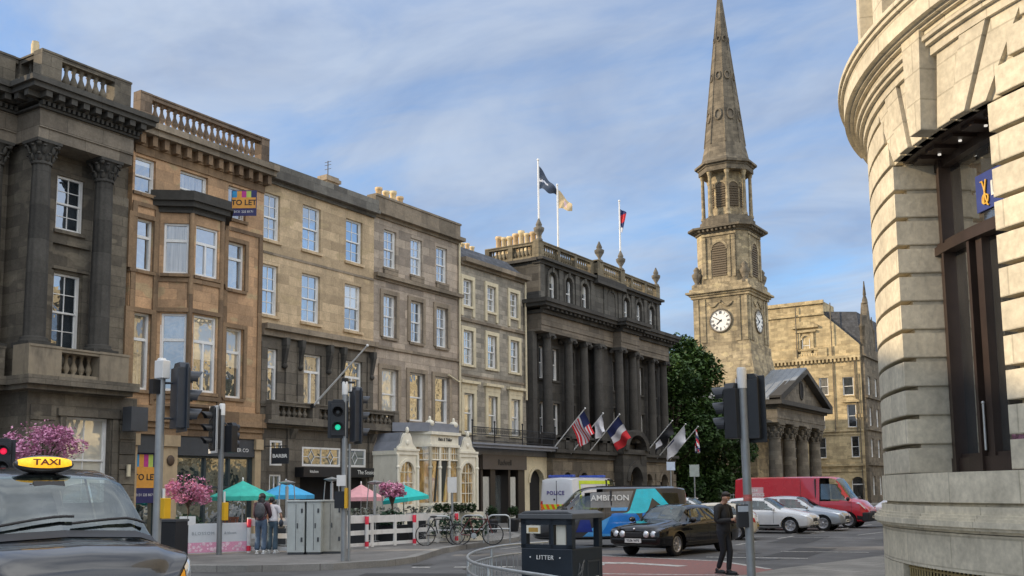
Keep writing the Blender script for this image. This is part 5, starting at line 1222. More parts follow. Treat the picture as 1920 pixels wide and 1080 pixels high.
for x, y in ((-17.3, 24.6), (-15.9, 20.4)): mark([(x - .2, y - .25), (x + .2, y - .25), (x + .2, y + .25), (x - .2, y + .25)], cover_m, .0085, 'drain_cover')
for i in range(6): stripe((-20.5 + i * 1.0, 22.6 + i * 1.45), (-20.05 + i * 1.0, 23.3 + i * 1.45), .1) if i > 2 else None
stripe((-17.9, 27.0), (-18.2, 30.0), .12)
for i in range(4): stripe((-15.6 + i * .9, 19.6 + i * .5), (-15.2 + i * .9, 19.8 + i * .5), .25)
for i in range(5): stripe((-18.0 + i * 2.6, 40.2), (-17.6 + i * 2.6, 45.0), .1)
stripe((-19, 37.6), (-9, 37.9), .12)
# ------------------------------------------------------------------ trees
def leaves(mb, n, blobs, size, flat=.5, rnd=random):
    for _ in range(n):
        c, r = rnd.choice(blobs)
        d = Vector((rnd.gauss(0, 1), rnd.gauss(0, 1), rnd.gauss(0, 1))).normalized(); q = Vector(c) + Vector((d.x * r[0], d.y * r[1], d.z * r[2])) * (rnd.uniform(.55, 1.05) ** .6)
        s_ = size * rnd.uniform(.6, 1.4); a = Vector((rnd.gauss(0, 1), rnd.gauss(0, 1), rnd.gauss(0, .6))).normalized(); b = a.cross(Vector((rnd.gauss(0, .5), rnd.gauss(0, .5), 1))).normalized()
        mb.add([q - a * s_, q + b * s_ * .55, q + a * s_, q - b * s_ * .55], [(0, 1, 2, 3)])
def tree(label, x, y, h, r, zlow, mat, n, size, seed, nb=16, group=None, z0=0):
    rd = random.Random(seed); t = thing('broadleaf_tree', label, 'tree', (x, y, z0), group=group)
    mb = MB(); mb.path([(0, 0, 0), (.1, .05, h * .2), (-.05, .1, h * .42), (.1, 0, h * .7)], [.34, .26, .2, .06], 9)
    blobs = []
    for i in range(nb):
        a = 2 * PI * i / nb * 2.4 + rd.uniform(-.3, .3); zz = zlow + (h - zlow) * ((i + .5) / nb); k = sin(PI * min(.95, max(.12, (zz - zlow) / (h - zlow) * .85 + .15))) ** .7
        rr = r * k * rd.uniform(.55, .85); c = (rr * cos(a), rr * sin(a), zz); b = r * rd.uniform(.34, .5); blobs.append((c, (b, b, b * .8)))
        mb.path([(0, 0, zz * .45), (c[0] * .5, c[1] * .5, zz * .72), c], [.12, .07, .03], 6)
    blobs += [((0, 0, (h + zlow) * .5), (r * .72, r * .72, (h - zlow) * .42))] * 7
    mb.build('trunk', plain('bark', (.07, .055, .04), .9, bumpy=.5), t, local=True)
    lm = MB(); leaves(lm, n, blobs, size, rnd=rd)
    lm.build('crown', mat, t, local=True); return t
lf1 = leafmat('dark green leaves', (.011, .033, .008), (.062, .118, .024), .75)
lf2 = leafmat('mid green leaves', (.022, .055, .013), (.06, .115, .026), .8)
tree('big dark green tree filling the gap between the hotel and the church tower', -33.2, 76.5, 13.3, 4.7, 1.4, lf1, 40000, .2, 3, 34, 'trees beside the church')
tree('lower mid-green tree in front of the church wall, right of the big dark tree', -31.6, 82.0, 9.2, 3.2, 1.2, lf1, 14000, .16, 5, 20, 'trees beside the church')
tree('narrow dark green tree close behind the flag at the end of the hotel', -31.9, 72.0, 11.6, 3.2, 1.6, lf1, 14000, .17, 9, 22, 'trees beside the church')
def bush(name, label, loc, r, mat, n, size, pot=None, cat='shrub', sc=(1, 1, 1), lift=0, group=None):
    t = thing(name, label, cat, loc, group=group); mb = MB()
    leaves(mb, n, [((0, 0, lift), (r * sc[0] * .9, r * sc[1] * .9, r * sc[2] * .9)), ((0, 0, lift), (r * sc[0] * .6, r * sc[1] * .6, r * sc[2] * .6))], size); mb.build('foliage', mat, t, local=True)
    if pot: MB().lathe(pot[0], (0, 0, 0), 14).build('pot', pot[1], t, local=True)
    return t
def spot(u, dep, z=PZ): p = at_depth(u, 925, dep); return Vector((p.x, p.y, z))
pink = leafmat('pink blossom', (.62, .20, .36), (.80, .42, .56), 3.0); pinkd = leafmat('mauve blossom', (.50, .18, .34), (.74, .40, .56), 3.0); darkleaf = leafmat('planter leaves', (.03, .07, .04), (.06, .12, .07), 3)
def blossom(label, u, dep, zc, r, mat, n, base=True, seed=1):
    p = spot(u, dep); rd = random.Random(seed); t = thing('blossom_tree', label, 'tree', p, group='artificial blossom trees outside the cafes')
    mb = MB(); H = zc - PZ; mb.path([(0, 0, .5), (.03, 0, H * .5), (0, .02, H * .75)], [.05, .04, .03], 7); bl = []
    for i in range(15):
        a = 2.4 * i; k = rd.uniform(.35, .95); c = (r * k * cos(a), r * k * sin(a), H + r * rd.uniform(-.35, .55) - .25 * r * k); bl.append((c, (r * .32, r * .32, r * .24))); mb.path([(0, 0, H * .7), (c[0] * .5, c[1] * .5, H * .95), c, (c[0] * 1.25, c[1] * 1.25, c[2] + rd.uniform(-.1, .25))], [.025, .015, .01, .006], 5)
    mb.build('trunk', plain('twig brown', (.10, .075, .055), .9), t, local=True)
    lm = MB(); leaves(lm, n, bl, .055, rnd=rd); leaves(lm, n // 6, [((0, 0, H), (r * 1.1, r * 1.1, r * .75))], .045, rnd=rd); lm.build('blossom', mat, t, local=True)
    if base:
        lm = MB(); leaves(lm, 260, [((0, 0, .8), (.42, .42, .3))], .09, rnd=rd); lm.build('foliage', darkleaf, t, local=True)
        MB().box(-.5, .5, -.28, .28, 0, .62).build('planter', black, t, local=True, bevel=.01)
    return t
blossom('large mauve-pink blossom tree showing above the roof of the taxi', 76, 27.5, 3.2, .95, pinkd, 2600, True, 2)
blossom('pink blossom tree in a dark planter left of the white banner', 353, 30.0, 1.98, .62, pink, 1500, True, 4)
blossom('small pink blossom tree half hidden behind the leaning turquoise parasol', 735, 33.5, 1.92, .42, pink, 900, True, 6)
# ------------------------------------------------------------------ poles and signals
pole_dark = plain('dark grey pole', (.22, .235, .245), .45, metal=.3, var=.12, dirt=.3)
sig_black = plain('signal black', (.018, .020, .024), .38, var=.2); sig_navy = plain('signal back plastic', (.030, .038, .052), .35, var=.2)
yel = plain('yellow push button box', (.80, .46, .02), .45, var=.08, dirt=.15)
gl_green = emit('green signal', (.02, .62, .36), .9); gl_red = emit('red signal', (.9, .02, .08), .9); lens_off = plain('unlit lens', (.03, .03, .032), .15)
def signal(parent, z0, heading, off, n=3, mat=None, white=False, lit=None, w=.33, cowl=.22, tall=None, board=True):
    """signal head; heading = direction the lamps face (world angle), off = sideways shift of the head"""
    hd = MB(); h = (tall or .36 * n + .06)
    M = Matrix.Rotation(heading - PI / 2, 4, 'Z'); M.translation = Vector((off[0], off[1], z0))      # local +y is where the lamps look
    hd.box(-w / 2, w / 2, -.16, .06, 0, h, M)
    if board:
        b = w / 2 + .075; hd.box(-b, b, -.02, .0, -.06, h + .06, M)
    hd.prism([(-w / 2, h), (w / 2, h), (w / 2 - .06, h + .09), (-w / 2 + .06, h + .09)], 'y', -.12, .05, M)
    o = hd.build('signal_head', mat or sig_black, parent, local=True, bevel=.008)
    for i in range(n):
        zc = .06 + .15 + i * (h - .06) / n; hood = MB()
        lens_lit = (lit == 'g' and i == 0) or (lit == 'r' and i == n - 1); K = M @ Matrix.Translation((0, .06, zc)) @ Matrix.Rotation(-PI / 2, 4, 'X')
        v = []; nn = 16
        for k in range(nn + 1):
            t = rad(-25) + (rad(230)) * k / nn; x, z = .135 * cos(t), .135 * sin(t); dp = cowl * (.55 + .45 * max(0, sin(t)))
            for rr in (1, .93): v += [M @ Vector((x * rr, .06, zc + z * rr)), M @ Vector((x * rr, .06 + dp, zc + z * rr))]
        f = []
        for k in range(nn): a = 4 * k; f += [(a, a + 1, a + 5, a + 4), (a + 2, a + 6, a + 7, a + 3), (a + 1, a + 3, a + 7, a + 5)]
        hood.add(v, f); hood.build('cowl', mat or sig_black, o, local=True)
        L = MB(); L.lathe([((.052 if lit == 'g' else .032) if (lit and lens_lit) else .12, 0), (.07, .02), (.04, .03)], n=16, M=K); L.build('lens', (gl_green if (lit == 'g' and i == 0) else gl_red if (lit == 'r' and i == n - 1) else lens_off), o, local=True)
    if white:
        q = MB(); b = w / 2 + .10; t = .06
        for a in ((-b, b, h + .04, h + .04 + t), (-b, b, -.06 - t, -.06), (-b, -b + t, -.06, h + .05), (b - t, b, -.06, h + .05)): q.box(a[0], a[1], .001, .008, a[2], a[3], M); q.box(a[0], a[1], -.03, -.0205, a[2], a[3], M)
        q.build('white_border', w_paint, o, local=True)
    return o
def pole(name, label, loc, h, r, mat=pole_grey, cat='traffic light', cap=True, group='traffic light poles at the junction'):
    t = thing(name, label, cat, loc, group=group)
    mb = MB().lathe([(r * 1.0, 0), (r, h)], (0, 0, 0), 16); mb.build('post', mat, t, local=True)
    if cap: MB().lathe([(r * 1.12, 0), (r * 1.12, .3), (r * .9, .33)], (0, 0, h - .28), 16).build('cap', w_paint, t, local=True)
    return t
CAMDIR = math.atan2(RY.z, RX.z)       # towards the camera
RGT = Vector((RX.x, RY.x, 0)).normalized(); FWD = Vector((-RX.z, -RY.z, 0)).normalized()
def cw(a, b): return RGT * a + FWD * b      # camera-aligned offset used only as a street-grid helper
def ang(v): return math.atan2(v.y, v.x)
# left pole, head seen from behind
p = spot(296, 16.8); t1 = pole('traffic_light', 'grey pole with white detector box and dark signal head seen from behind, leftmost', p, 3.92, .07)
MB().box(-.09, .13, -.08, .08, 3.62, 3.93).build('detector', w_paint, t1, local=True, bevel=.015); MB().tube((-.05, 0, 3.9), (-.055, 0, 4.55), .006).build('aerial', w_paint, t1, local=True); MB().box(-.05, .05, -.2, -.05, 3.36, 3.6).build('camera_box', sig_black, t1, local=True)
signal(t1, 2.78, ang(cw(.8, .6)), cw(.36, .05), 3, sig_navy, w=.36, tall=1.02, cowl=.26); MB().tube(cw(.0, 0) + Vector((0, 0, 3.55)), cw(.3, .05) + Vector((0, 0, 3.55)), .02).tube(cw(.0, 0) + Vector((0, 0, 2.95)), cw(.3, .05) + Vector((0, 0, 2.95)), .02).build('bracket', sig_black, t1, local=True)
M = Matrix.Translation(cw(.13, 0)); mb = MB(); mb.box(-.06, .06, -.07, .07, 1.28, 1.62, M); mb.build('push_button_box', yel, t1, local=True, bevel=.01); MB().tube(cw(.1, 0) + Vector((0, 0, 1.62)), cw(.1, 0) + Vector((0, 0, 1.78)), .025).build('conduit', w_paint, t1, local=True)
# middle pole, white-bordered head in profile + smaller head
p = spot(413, 28.3); t2 = pole('traffic_light', 'grey pole with a white-edged three-lamp head seen side-on in front of the cafe', p, 4.18, .075, pole_dark)
signal(t2, 2.95, ang(cw(-.80, -.60)), cw(-.24, -.02), 3, sig_black, white=True, w=.38, tall=1.12, cowl=.3); signal(t2, 2.85, ang(cw(.55, .83)), cw(.28, .1), 3, sig_black, w=.3, tall=.75, cowl=.14, board=False)
MB().tube(cw(-.2, 0) + Vector((0, 0, 3.9)), cw(.3, .05) + Vector((0, 0, 3.5)), .02).build('bracket', sig_black, t2, local=True)
mb = MB(); mb.box(-.07, .07, -.07, .07, .95, 1.45, Matrix.Translation(cw(.14, 0))); mb.build('push_button_box', yel, t2, local=True, bevel=.01); MB().tube(cw(.12, 0) + Vector((0, 0, 1.45)), cw(.12, 0) + Vector((0, 0, 1.75)), .03).build('conduit', w_paint, t2, local=True)
# third pole with the green light
p = Vector((-17.28, 19.0, PZ)); t3 = pole('traffic_light', 'grey pole with a lit green lamp and two heads, beside the grey cabinets', p, 4.42, .072)
signal(t3, 3.1, ang(cw(.12, -1)), cw(-.16, -.08), 2, sig_black, lit='g', w=.36, tall=.82, cowl=.22); signal(t3, 2.95, ang(cw(.86, .5)), cw(.33, .03), 3, sig_navy, w=.36, tall=1.28, cowl=.24)
MB().tube(cw(-.1, 0) + Vector((0, 0, 4.45)), cw(.25, 0) + Vector((0, 0, 4.45)), .03).box(-.06, .06, -.06, .06, 4.4, 4.56).build('detector', sig_black, t3, local=True); MB().tube(cw(0, 0) + Vector((0, 0, 4.2)), cw(.3, 0) + Vector((0, 0, 4.2)), .02).build('bracket', sig_black, t3, local=True)
MB().tube(cw(.12, .05) + Vector((0, 0, 0)), cw(.12, .05) + Vector((0, 0, 2.9)), .035).build('side_pipe', pole_grey, t3, local=True)
mb = MB(); mb.box(-.11, .11, -.03, .03, 1.85, 2.12, Matrix.Translation(cw(-.06, -.1)) @ Matrix.Rotation(CAMDIR + PI / 2, 4, 'Z')); mb.build('notice', w_paint, t3, local=True)
mb = MB(); mb.box(-.12, .12, -.09, .09, 1.3, 1.72, Matrix.Translation(cw(-.1, -.06)) @ Matrix.Rotation(CAMDIR + PI / 2, 4, 'Z')); mb.build('push_button_box', sig_black, t3, local=True); mb = MB(); mb.box(-.03, .03, -.1, .1, 1.3, 1.8, Matrix.Translation(cw(.06, -.06)) @ Matrix.Rotation(CAMDIR + PI / 2, 4, 'Z')); mb.build('yellow_edge', yel, t3, local=True)
# right pole, very close, heads from behind
p = at_depth(1404, 925, 15.6); p.z = .035; t4 = pole('traffic_light', 'grey pole with large black signal heads seen from behind, beside the man in black', p, 3.63, .066)
t4.rotation_euler = (rad(.6), rad(-.5), 0)
signal(t4, 2.56, ang(cw(.5, .86)), cw(.16, .1), 3, sig_black, w=.30, tall=.93, cowl=.2); signal(t4, 2.57, ang(cw(-.75, .66)), cw(-.18, .08), 3, sig_black, w=.24, tall=.78, cowl=.24, board=False)
MB().tube(cw(-.2, .05) + Vector((0, 0, 2.75)), cw(.2, .05) + Vector((0, 0, 2.75)), .02).tube(cw(-.2, .05) + Vector((0, 0, 3.3)), cw(.2, .05) + Vector((0, 0, 3.3)), .02).build('bracket', sig_black, t4, local=True)
MB().path([cw(.09, -.04) + cw(.13 * sin(a), 0) + Vector((0, 0, 3.08 + .17 * cos(a))) for a in [PI * k / 10 for k in range(11)]], .012, 6).build('cable', sig_black, t4, local=True)
mb = MB(); mb.box(-.085, .085, -.07, .07, 1.2, 1.55, Matrix.Translation(cw(-.1, -.02)) @ Matrix.Rotation(CAMDIR + PI / 2, 4, 'Z')); mb.build('push_button_box', sig_black, t4, local=True, bevel=.01)
mb = MB(); mb.box(-.08, .08, -.076, -.071, 1.44, 1.53, Matrix.Translation(cw(-.1, -.02)) @ Matrix.Rotation(CAMDIR + PI / 2, 4, 'Z')); mb.build('label_plate', plain('pale blue plate', (.45, .5, .55), .4), t4, local=True)
mb = MB(); mb.lathe([(.068, 1.6), (.068, 1.7)], n=14); mb.build('sticker', plain('faded red sticker', (.55, .15, .13), .5, var=.5, scale=18), t4, local=True)
p = spot(7, 22); p.z = 0.1; t5 = pole('traffic_light', 'traffic light with its red lamp lit behind the taxi at the left edge', p, 2.3, .06, pole_dark, cap=False); signal(t5, 2.15, ang(cw(.25, -1)), cw(.02, -.1), 2, sig_black, lit='r', w=.3, tall=.75)
# small signs
def sign_post(label, u, dep, h, z0, w, hh, col, r=.035, face=None, text=None):
    p = spot(u, dep, z0); t = thing('street_sign', label, 'sign', p); MB().lathe([(r, 0), (r, h)], n=10).build('post', pole_grey, t, local=True)
    M = Matrix.Rotation(CAMDIR + PI / 2 if face is None else face, 4, 'Z'); mb = MB(); mb.box(-w / 2, w / 2, -.05, -.035, h - hh, h, M); mb.build('plate', col, t, local=True); return t, M
pale = plain('sign back grey', (.42, .45, .45), .5); greenish = plain('sign plate grey green', (.36, .42, .40), .5)
sign_post('thin post with a small white plate in front of the cream bay shopfront', 848, 32.5, 2.15, PZ, .3, .5, w_paint)
t, M = sign_post('square grey sign plate seen from the back on a post before the green tree', 1303, 52, 3.1, 0, .5, .62, greenish); mb = MB(); mb.box(-.15, .15, -.06, -.035, 1.0, 1.4, M); mb.build('plate', w_paint, t, local=True)
sign_post('small pale blue sign on a post above the grey van roof', 1259, 50, 3.2, 0, .42, .42, plain('pale blue sign', (.55, .65, .8), .4))
mb = thing('iron_railing', 'grey iron railing in front of the trees beside the church', 'railing', (-27, 70, 0)); k = MB()
for i in range(26): k.tube((0, i * .6, PZ), (0, i * .6, 1.5), .025, n=6)
for z in (.6, 1.4): k.tube((0, 0, z), (0, 15, z), .022, n=6)
k.build('bars', pole_grey, mb, local=True)
# ------------------------------------------------------------------ flags
def cloth(w, h, fn, mats, pick, nx=22, ny=14):
    mb = MB(); v = [fn(i / nx, j / ny) for j in range(ny + 1) for i in range(nx + 1)]; o = len(mb.v)
    for p in v: mb.v.append(tuple(p))
    for j in range(ny):
        for i in range(nx):
            mb.f.append([j * (nx + 1) + i, j * (nx + 1) + i + 1, (j + 1) * (nx + 1) + i + 1, (j + 1) * (nx + 1) + i]); mb.mi.append(pick((i + .5) / nx, (j + .5) / ny)); mb.sm.append(True)
    return mb
f_blue = plain('flag navy', (.02, .03, .12), .8); f_red = plain('flag red', (.62, .03, .04), .8); f_white = plain('flag white', (.70, .70, .74), .8); f_black = plain('flag black', (.018, .018, .022), .8); f_cream = plain('flag cream', (.62, .48, .28), .8); f_slate = plain('flag slate blue', (.06, .08, .12), .8); f_pink = plain('flag pale pink', (.72, .5, .5), .8)
def angled(label, y, z, mats, pick, droop=1.0, wid=1.0, ln=1.35, sway=.5, tw=0.0):
    t = thing('flagpole', label, 'flagpole', (-29.0, y, z), group='angled flagpoles along the hotel front')
    tip = Vector((2.0, 0, 2.08)); MB().tube((-.25, 0, -.26), tip, .036, .026, 8).sphere(tip, .055).build('pole', w_paint, t, local=True)
    d = tip.normalized()
    def fn(u, v):        # u along the pole hoist (tip -> down), v = away from the pole (hanging)
        a = d * (2.75 - u * ln); hang = Vector((sway * .25, .55 * sway + .0, -1)).normalized() * (v * wid)
        return a + hang + Vector((.05 * sin(7 * v + 5 * u) * v, .16 * sin(9 * u + 3 * v + tw) * v * droop, .03 * sin(8 * u)))
    f = cloth(ln, wid, fn, mats, pick); f.build('flag', mats, t, local=True); return t
def us(u, v): return 0 if (v < .42 and u < .5) else (1 if int(u * 13) % 2 == 0 else 2)
def fr_(u, v): return 0 if v < .34 else (1 if v < .67 else 2)
angled('leaning pole with a red and white striped flag, first on the hotel front', 49.32, 4.3, [f_blue, f_red, f_white], lambda u, v: 0 if (u < .38 and v < .55) else (1 if int(u * 13) % 2 == 0 else 2), sway=.9, wid=1.45, ln=1.15)
angled('leaning pole with a small plain white flag behind the striped flag', 51.46, 4.15, [f_white], lambda u, v: 0, sway=.3, wid=.95, ln=.7)
angled('leaning pole with a blue, white and red tricolour flag', 53.54, 4.21, [f_blue, f_white, f_red], fr_, sway=1.2, wid=1.55, ln=1.15)
angled('leaning pole with a dark flag edged in white near the end of the hotel', 61.18, 4.24, [f_black, f_white], lambda u, v: 1 if (u > .72 and .2 < v < .75) else 0, sway=.4, wid=.8, ln=1.7, droop=1.6)
angled('leaning pole with a broad pale flag hanging from it at the end of the hotel', 63.35, 4.12, [f_white, f_blue], lambda u, v: 0 if v > .12 or u < .6 else 1, sway=.1, wid=1.05, ln=1.9)
t = angled('last leaning pole with a furled red, white and navy flag in front of the tree', 65.47, 4.06, [f_blue, f_red, f_white], lambda u, v: int((u * 3 + v * 7) % 3), sway=.2, wid=1.6, ln=.22, droop=2)
def upright(label, y, ztop, mats, pick, fn, x=-31, zb=15.6):
    t = thing('flagpole', label, 'flagpole', (x, y, zb), group='upright flagpoles on the hotel roof'); h = ztop - zb
    MB().tube((0, 0, 0), (0, 0, h), .075, .05, 10).sphere((0, 0, h + .05), .08).build('pole', w_paint, t, local=True)
    cloth(1, 1, lambda u, v: Vector((0, 0, h)) + fn(u, v), mats, pick).build('flag', mats, t, local=True); return t
upright('tall roof flagpole with a ragged slate blue and white flag, left of the urn', 51.25, 21.95, [f_slate, f_white], lambda u, v: 1 if abs(v - .62 + .5 * abs(u - .1)) < .06 and u < .5 else 0, lambda u, v: RGT * (.06 + u * 1.05) + FWD * (.12 * sin(5 * u + 3 * v)) + Vector((0, 0, -.35 - u * 1.55 - v * (1.45 - 1.15 * u) + .08 * sin(9 * u))))
upright('roof flagpole with a limp cream flag, second from the left', 53.55, 20.95, [f_cream, f_pink], lambda u, v: 1 if abs(u - .5) < .07 and .3 < v < .8 else 0, lambda u, v: RGT * (.06 + u * .85) + FWD * (.14 * sin(4 * u + 2 * v)) + Vector((0, 0, -.25 - u * 1.0 - v * (1.2 - .75 * u) + .06 * sin(7 * u))))
upright('roof flagpole with a furled red and dark flag, right of the second urn', 62.2, 22.0, [f_blue, f_red, f_white], lambda u, v: 2 if v > .8 else (1 if .35 < v + .3 * u < .75 else 0), lambda u, v: RGT * (.04 + u * .45 * (1 - .5 * v) - .12 * v) + FWD * (.1 * sin(6 * u)) + Vector((0, 0, -.5 - v * 1.5 - .3 * u)))
# ------------------------------------------------------------------ cafe terrace
tq = plain('turquoise canvas', (.05, .50, .40), .8, var=.2, scale=4); tq2 = plain('aqua canvas', (.03, .54, .50), .8, var=.1); bl = plain('sky blue canvas', (.07, .42, .74), .8, var=.1); pk = plain('pink canvas', (.80, .40, .42), .8, var=.1)
def parasol(label, u, dep, ztop, zrim, r, mat, tilt=0, n=8):
    p = spot(u, dep); t = thing('parasol', label, 'parasol', p, group='parasols on the cafe terraces'); h = ztop - PZ; q = zrim - PZ
    T = Matrix.Translation((0, 0, h)) @ Matrix.Rotation(tilt, 4, Vector((RX.z * -1, -RY.z, 0)).normalized()) @ Matrix.Translation((0, 0, -h))
    mb = MB(); v = [(0, 0, h)] + [(r * k * cos(2 * PI * i / n), r * k * sin(2 * PI * i / n), h - (h - q) * (k ** 1.15) - (.03 if k == .5 else 0)) for k in (.5, 1) for i in range(n)] + [(r * cos(2 * PI * i / n), r * sin(2 * PI * i / n), q - .13) for i in range(n)]
    f = [(0, 1 + i, 1 + (i + 1) % n) for i in range(n)]
    for L in (0, 1): f += [(1 + L * n + i, 1 + (L + 1) * n + i, 1 + (L + 1) * n + (i + 1) % n, 1 + L * n + (i + 1) % n) for i in range(n)]
    mb.add(v, f, T); mb.build('canopy', mat, t, local=True)
    mb = MB(); mb.add([], []); mb.tube((0, 0, 0), (0, 0, h + .02), .022, n=8); mb.build('pole', w_paint, t, local=True)
    mb = MB(); mb.sphere((0, 0, h + .05), .03, 8, 6, (1, 1, 2)); mb.build('finial', w_paint, t, local=True)
    mb = MB()
    for i in range(n): mb.tube((0, 0, h - .06), (r * .98 * cos(2 * PI * i / n), r * .98 * sin(2 * PI * i / n), q - .02), .009, n=5)
    mb2 = MB(); mb2.add(mb.v, mb.f, T); mb2.build('rib', w_paint, t, local=True)
    MB().lathe([(.28, 0), (.28, .05), (.05, .1)], n=14).build('base', black, t, local=True)
parasol('green-turquoise parasol in front of the dark shop window, left end of the terrace', 455, 31.5, 2.24, 1.76, 1.0, tq)
parasol('sky blue parasol between the two women and the pub door', 536, 33, 2.2, 1.78, .92, bl)
parasol('pink parasol in the pub doorway right of the green signal', 677, 34.8, 2.12, 1.68, .78, pk)
parasol('aqua parasol tilted down to the left, beside the cream bay shopfront', 757, 36, 2.1, 1.62, .84, tq2, rad(-7))
def heater(label, u, dep, h):
    t = thing('patio_heater', label, 'heater', spot(u, dep), group='pyramid patio heaters'); mb = MB(); a, b = .24, .15
    for sx in (-1, 1):
        for sy in (-1, 1): mb.tube((sx * a, sy * a, .1), (sx * b, sy * b, h - .15), .016, n=6)
    for s_, z in ((a, .1), (.21, .75)):
        mb.path([(s_, s_, z), (-s_, s_, z), (-s_, -s_, z), (s_, -s_, z)], .014, 6, True)
    mb.build('frame', steel, t, local=True); MB().tube((0, 0, .75), (0, 0, h - .2), .05).build('glass_tube', plain('frosted tube', (.5, .5, .5), .2), t, local=True)
    MB().lathe([(.05, h - .16), (.25, h - .09), (.26, h - .07), (.0, h)], n=4, smooth=False, a0=PI / 4).build('hood', steel, t, local=True); MB().box(-.2, .2, -.2, .2, .1, .6).build('gas_cabinet', charcoal, t, local=True)
heater('slim pyramid patio heater in front of the sky blue parasol', 538, 31.5, 2.1); heater('pyramid patio heater behind the third traffic light pole', 622, 32.5, 2.2); heater('pyramid patio heater between the pink and aqua parasols', 703, 33.6, 2.1)
# barrier with the white banner and the red and white fence
wh = plain('white barrier plastic', (.74, .74, .73), .5, var=.05, dirt=.25); rd = plain('red reflective band', (.75, .03, .07), .4)
def run(p0, p1): p0, p1 = Vector(p0), Vector(p1); d = (p1 - p0); L = d.length; return L, ang(d)
def fence(label, p0, p1, posts, h=.98):
    L, a = run(p0, p1); t = thing('barrier_fence', label, 'fence', (p0[0], p0[1], PZ), a, group='white terrace fence panels')
    mb = MB()
    for z0, z1 in ((.06, .16), (.40, .54), (.76, .98)): mb.box(0, L, -.02, .02, z0, z1)
    n = max(2, int(L / .95))
    for i in range(n + 1): mb.box(L * i / n - .05, L * i / n + .05, -.03, .03, .02, h)
    mb.build('rails', wh, t, local=True)
    for x in posts:
        q = MB().lathe([(.055, 0), (.055, 1.0)], (x, -.09, 0), 12).build('post', wh, t, local=True)
        MB().lathe([(.06, .72), (.06, .95), (.03, 1.0)], (x, -.09, 0), 12).lathe([(.06, .05), (.06, .2)], (x, -.09, 0), 12).build('red_band', rd, q, local=True)
    return t
A = on_ground(466, 1036, PZ); B = on_ground(545, 1036, PZ); fence('white slatted fence panel with one red-banded post behind the two women', A, B, (.04,))
A = on_ground(652, 1030, PZ); B = on_ground(858, 1016, PZ); L = (B - A).length
fence('long white slatted fence with red-banded posts in front of the pub terrace', A, B, (L * .14, L * .56, L * .97))
A = on_ground(342, 1041, PZ); B = on_ground(464, 1036, PZ); L, a = run(A, B)
bn = thing('banner_barrier', 'white cafe banner barrier with a pink floral strip along its foot', 'barrier', A, a)
MB().box(0, L, -.02, .02, .03, .86).build('banner', plain('white banner', (.62, .66, .70), .6, var=.05), bn, local=True)
MB().box(.02, L - .02, -.026, -.021, .05, .33).build('floral_strip', marking('pink floral', (.78, .36, .52), .0), bn, local=True)
mb = MB(); rr = random.Random(4)
for i in range(46): x, z = rr.uniform(.1, L - .1), rr.uniform(.09, .3); mb.lathe([(rr.uniform(.02, .06), 0), (.005, .001)], n=7, smooth=False, M=Matrix.Translation((x, -.0275, z)) @ Matrix.Rotation(PI / 2, 4, 'X'))
mb.build('flowers', plain('pale pink petals', (.85, .62, .72), .6, var=.3, scale=20), bn, local=True)
lettering('BLOSSOM', .12, plain('grey lettering', (.3, .34, .38), .5), bn, (L * .3, -.022, .58), (0, -1, 0), local=True, space=1.3); lettering('& bloom', .1, plain('grey lettering 2', (.3, .34, .38), .5), bn, (L * .72, -.022, .58), (0, -1, 0), local=True)
MB().box(-.03, 0, -.03, .03, 0, .9).box(L, L + .03, -.03, .03, 0, .9).build('end_post', steel, bn, local=True)
pl = thing('planter_box', 'large black planter box at the left end of the white banner', 'planter', spot(322, 26.5)); mb = MB(); mb.box(-.32, .32, -.3, .3, 0, .98); mb.build('box', black, pl, local=True, bevel=.015); MB().box(-.34, .34, -.32, .32, .98, 1.04).build('rim', charcoal, pl, local=True); pl.rotation_euler = (0, 0, rad(20))
MB().box(-.1, .02, -.01, .01, 0, 0.01)
mn = thing('menu_card', 'pair of white menu cards above the banner beside the pink blossom tree', 'menu', spot(353, 27.6, 1.0)); mn.rotation_euler = (0, 0, rad(33))
MB().box(-.22, -.01, -.01, .01, 0, .24).box(.01, .22, -.01, .01, 0, .24).build('card', w_paint, mn, local=True); MB().box(-.02, .02, .012, .03, -.85, .2).build('stand', black, mn, local=True)
# cabinets
gry = plain('cabinet grey', (.46, .50, .49), .55, var=.08, dirt=.35, dirtcol=(.2, .2, .18)); gry2 = plain('weathered cabinet', (.40, .40, .36), .65, var=.12, dirt=.65, dirtcol=(.16, .15, .13))
def cabinet(label, u, dep, w, d, h, mat, rz):
    t = thing('utility_cabinet', label, 'cabinet', spot(u, dep), rz, group='street utility cabinets')
    MB().box(-w / 2, w / 2, -d / 2, d / 2, .06, h).build('body', mat, t, local=True, bevel=.012); MB().box(-w / 2 - .03, w / 2 + .03, -d / 2 - .03, d / 2 + .03, h, h + .05).build('lid', mat, t, local=True, bevel=.015)
    MB().box(-w / 2 + .02, w / 2 - .02, -d / 2 + .02, d / 2 - .02, 0, .07).build('plinth', charcoal, t, local=True)
    mb = MB().box(-.006, .006, -d / 2 - .004, -d / 2 + .01, .12, h - .06); 
    for z in (.35, h - .3): mb.box(w / 2 - .1, w / 2 - .05, -d / 2 - .015, -d / 2 + .0, z, z + .12)
    mb.box(.03, .06, -d / 2 - .02, -d / 2, h * .5, h * .5 + .14); mb.build('door_fittings', charcoal, t, local=True)
cabinet('pale grey utility cabinet next to the women, left of a narrow dark gap', 559, 28.2, .48, .5, 1.44, gry, rad(33)); cabinet('pale grey utility cabinet right of the dark gap', 592, 28.2, .40, .5, 1.44, gry, rad(33)); cabinet('streaked grey-brown utility cabinet behind the signal pole with the green light', 623, 28.5, .66, .55, 1.44, gry2, rad(33))
